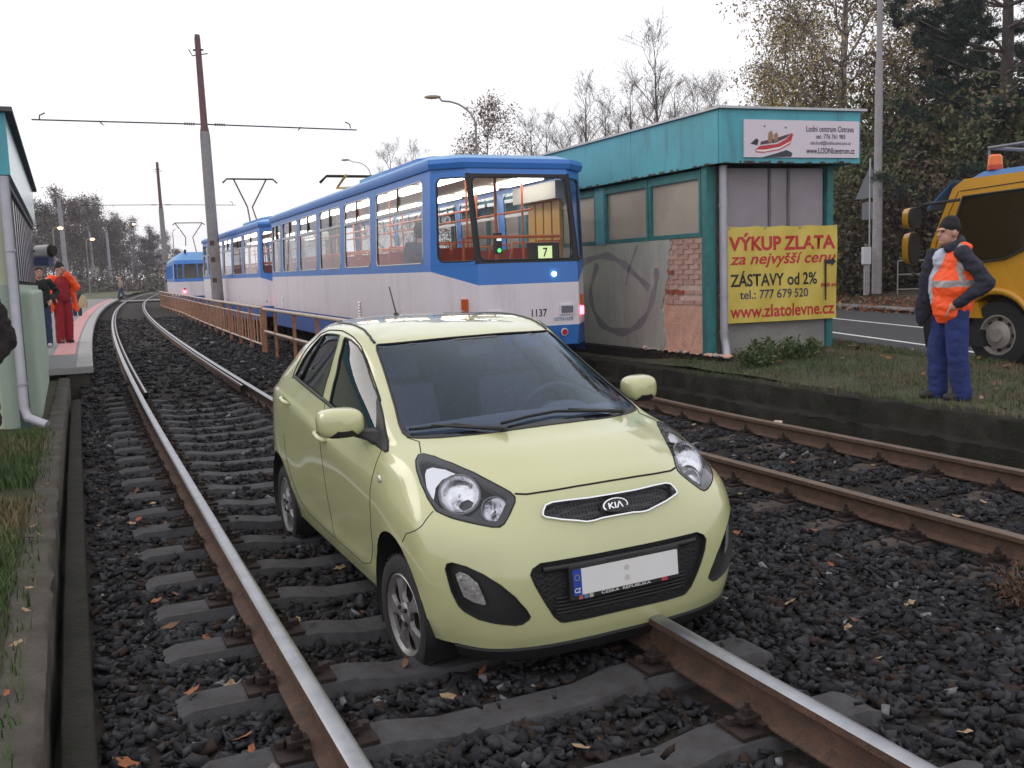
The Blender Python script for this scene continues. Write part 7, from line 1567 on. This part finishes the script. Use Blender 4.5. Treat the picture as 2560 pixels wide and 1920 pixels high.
for (key, px, y, sc), wv in zip(rows, where):
    x = (px-1280)/2400*y; o = x-near_x(y); T = plant_tree(key, px, y, {'shrub_g': 'dark green tangled shrub ', 'shrub_b': 'brown half-bare shrub ', 'shrub_v': 'shrub hung with green climbing leaves '}[key]+wv, 'shrubs on the roadside bank', sc, px*.37, .45+max(0, min(1.6, (o-9)*.25)), 'shrub'); T['category'] = 'shrub'
# the wood closing the view on the left, and the same wood going on past the frame
rnd = random.Random(9); GW = 'wood beyond the end of the platform'; kk = ['wood_a', 'wood_b', 'wood_c']
desc = {'wood_a': 'broad grey-brown tree of the far wood ', 'wood_b': 'plum-brown tree of the far wood ', 'wood_c': 'slender pale-twigged tree of the far wood '}
spots = [(95, 118, .56, 1), (135, 128, .66, 0), (175, 140, .78, 2), (205, 150, .84, 1), (238, 160, .82, 0), (272, 168, .82, 2), (300, 165, .70, 1), (330, 172, .64, 0), (358, 178, .66, 2), (385, 180, .56, 1), (412, 176, .52, 0), (438, 182, .54, 2), (462, 190, .44, 1), (485, 196, .36, 0), (150, 150, .76, 1), (255, 178, .86, 1), (318, 186, .74, 2), (398, 192, .62, 2)]
near_what = ['just right of the platform kiosk', 'left of the tall mast', 'behind the tall mast', 'right of the tall mast', 'behind the cream cabinets', 'left of the pedestrian', 'above the pedestrian', 'right of the pedestrian', 'behind the pale masts', 'behind the farthest mast', 'left of the slim curve mast', 'right of the slim curve mast', 'above the foremost tram', 'behind the foremost tram pantograph', 'in the second row at the lit lamp', 'in the second row at the cabinets', 'in the second row over the pedestrian', 'in the second row by the slim mast']
for (px, y, sc, k), wv in zip(spots, near_what): plant_tree(kk[k], px, y, desc[kk[k]]+wv, GW, sc, rnd.uniform(0, 6))
for i in range(16): y = 24+7*i; plant_tree(kk[i % 3], 0, y, desc[kk[i % 3]]+'out of sight past the platform kiosk', GW, rnd.uniform(.85, 1.05), rnd.uniform(0, 6), None, 'tree', -26-.62*y-rnd.uniform(0, 6))
# undergrowth along the foot of the wood
rg = np.random.default_rng(5); tips = [(Vector(((px-1280)/2400*y, y, ground_z(0, y)+abs(rg.normal(0, 1.2)))), 0, 0) for px, y in zip(rg.uniform(60, 500, 1500), rg.uniform(135, 185, 1500))]
tag(link('undergrowth', leaves_mesh('undergrowth', tips, rg, 7, .42, .7, [L_GREY[1], L_DARK[2], L_GREY[0]], .2, .8)), 'brushy undergrowth along the foot of the far wood', 'undergrowth', kind='stuff')
# ---- fallen leaves
M_FL = [leafmat('fallen_orange', (.26, .085, .028)), leafmat('fallen_brown', (.14, .065, .035)), leafmat('fallen_tan', (.30, .2, .11))]
def leaf_shape(seed):
    rnd = random.Random(seed); n = 10; P = []
    for k in range(n):
        a = 2*math.pi*k/n; r = (.5+.2*(k % 2))*(1-.25*abs(math.sin(a))); x, y = r*math.cos(a), r*math.sin(a)*.62; P.append((x, y, .16*x*x+.3*y*y+rnd.uniform(-.06, .06)))
    P.append((0, 0, 0)); return P, [(k, (k+1) % n, n) for k in range(n)]
lm = []
for q in range(9): v, f = leaf_shape(q); lm.append(MB().add(v, f).mesh('fallen_leaf', M_FL[q % 3]))
rnd = random.Random(77); cnt = 0; lab = {'l': 'fallen brown leaf on the ballast between the kerb and the polished rail', 'm': 'fallen brown leaf lying between the two polished rails', 'b': 'fallen brown leaf on the dark ballast between the two tracks', 'r': 'fallen brown leaf between the dull rails of the second track', 'w': 'fallen brown leaf at the foot of the retaining wall', 'g': 'fallen brown leaf on the grass bank', 'v': 'fallen brown leaf on the left verge'}
def drop(key, p, s):
    o = link('fallen_leaf', rnd.choice(lm)); o.location = p; o.rotation_euler = (rnd.uniform(-.5, .5), rnd.uniform(-.5, .5), rnd.uniform(0, 6.3)); o.scale = (s, s, s); tag(o, lab[key], 'leaf', {'l': 'leaves by the kerb', 'm': 'leaves between the polished rails', 'b': 'leaves between the tracks', 'r': 'leaves between the dull rails', 'w': 'leaves along the retaining wall', 'g': 'leaves on the grass bank', 'v': 'leaves on the left verge'}[key])
def zone(key, n, s0, s1, o0, o1, up=.035, a=.045, c=.085):
    k = 0
    while k < n:
        s, o = rnd.uniform(s0, s1), rnd.uniform(o0, o1); p = W(s, o, 0)
        if on_rail(o) or not in_view(np.array([tuple(p)]), .02)[0]: continue
        z = bed_z(s, o)+up+(.05 if on_sleeper(s, o) and o < 2.4 else 0); drop(key, W(s, o, z), rnd.uniform(a, c)); k += 1
zone('l', 22, -2.2, 4, -1.42, -.9); zone('m', 26, -2.5, 1, -.6, .6); zone('b', 46, -3, 5, 1.0, 3.1); zone('r', 26, -4, 5, 3.4, 4.7); zone('w', 34, -3, 7, 4.95, 5.4)
k = 0
while k < 44:
    x, y = rnd.uniform(3.2, 6.2), rnd.uniform(7.5, 15)
    if (x+.605)*.9085+(y-4.86)*.418 < 5.9 or x > near_x(y)-.1 or not in_view(np.array([[x, y, .15]]), .02)[0]: continue
    drop('g', Vector((x, y, bank_z(x, y)+.04)), rnd.uniform(.05, .1)); k += 1
for k in range(40): drop('v', W(rnd.uniform(-2.4, 4), -1.70-abs(rnd.gauss(0, .3)), .07), rnd.uniform(.03, .07))
# leaf litter along the far kerb: nobody could count it
tips = [(Vector((near_x(y)+7.25+abs(rg.normal(0, .5)), y, .16+.02*rg.random())), 0, 0) for y in rg.uniform(17, 40, 500)]+[(Vector((near_x(y)+6.9-abs(rg.normal(0, .12)), y, RZ+.01)), 0, 0) for y in rg.uniform(17, 40, 260)]
tag(link('leaf_litter', leaves_mesh('leaf_litter', tips, rg, 5, .09, .12, M_FL, 0, .8)), 'reddish leaf litter along the far kerb of the road', 'leaf litter', kind='stuff')
# dry weed on the ballast and the green weed by the kiosk corner
def weed(label, p, H, n, mats, leaf, seed):
    rnd = random.Random(seed); rg_ = np.random.default_rng(seed); b = MB(); tips = []
    for k in range(n):
        a = rnd.uniform(0, 6.28); d = Vector((math.cos(a)*.7, math.sin(a)*.7, .8)).normalized(); q = Vector((rnd.uniform(-.1, .1), rnd.uniform(-.1, .1), 0))*H*2; pts = [q]
        for i in range(4): d = (d+Vector((rnd.uniform(-.3, .3), rnd.uniform(-.3, .3), rnd.uniform(-.2, .2)))).normalized(); q = q+d*H/4; pts.append(q); tips.append((q, d, 1))
        b.tube(pts, .003, 3, 0, caps=False)
    T = empty('weed', p, 0, label, 'weed'); b.build('stems', leafmat('dry_stem', (.12, .07, .045)), T); link('foliage', leaves_mesh('foliage', tips, rg_, 6, leaf, .03, mats, .05, .6), T)
p = C_ = W(-2.05, 2.55, 0); weed('dry russet weed growing from the ballast between the tracks', W(-1.55, 2.75, -.22), .22, 34, [leafmat('weed_russet', (.12, .05, .028)), leafmat('weed_brown', (.08, .05, .03))], .022, 3)
for k, (x, y) in enumerate(((3.35, 12.35), (3.75, 12.3), (3.1, 12.0))): weed(['leafy green weed below the yellow banner', 'bushy green weed below the banner corner', 'green weed by the mouth of the rain pipe'][k], (x, y, bank_z(x, y)), .3, 30, [leafmat('weed_green', (.045, .09, .02)), leafmat('weed_green2', (.07, .1, .03))], .05, 20+k)
# small litter
b = MB(); b.ball((0, 0, .03), (.07, .05, .045), 10, 7); b.v = [tuple(Vector(q)*(1+.35*nz2(q[0]*40, q[1]*40+q[2]*60, 1))) for q in b.v]; o = b.build('crumpled_bag', mat('litter_grey', (.13, .115, .11), .6, var=.4, vs=30), smooth=30); o.location = W(-1.55, -.98, -.19); tag(o, 'crumpled grey plastic bag beside the left rail in the foreground', 'litter')
# ================================================================ damp evening air
b = MB(); b.box((0, 250, 13), (1400, 620, 32))
hz_ = b.build('haze', []); hz_['kind'] = 'stuff'
m = bpy.data.materials.new('evening_haze'); m.use_nodes = True; N, L = m.node_tree.nodes, m.node_tree.links; N.clear()
o = N.new('ShaderNodeOutputMaterial'); v = N.new('ShaderNodeVolumePrincipled'); v.inputs['Color'].default_value = (.84, .84, .93, 1); v.inputs['Density'].default_value = .0006; L.new(v.outputs[0], o.inputs['Volume'])
hz_.data.materials.append(m)
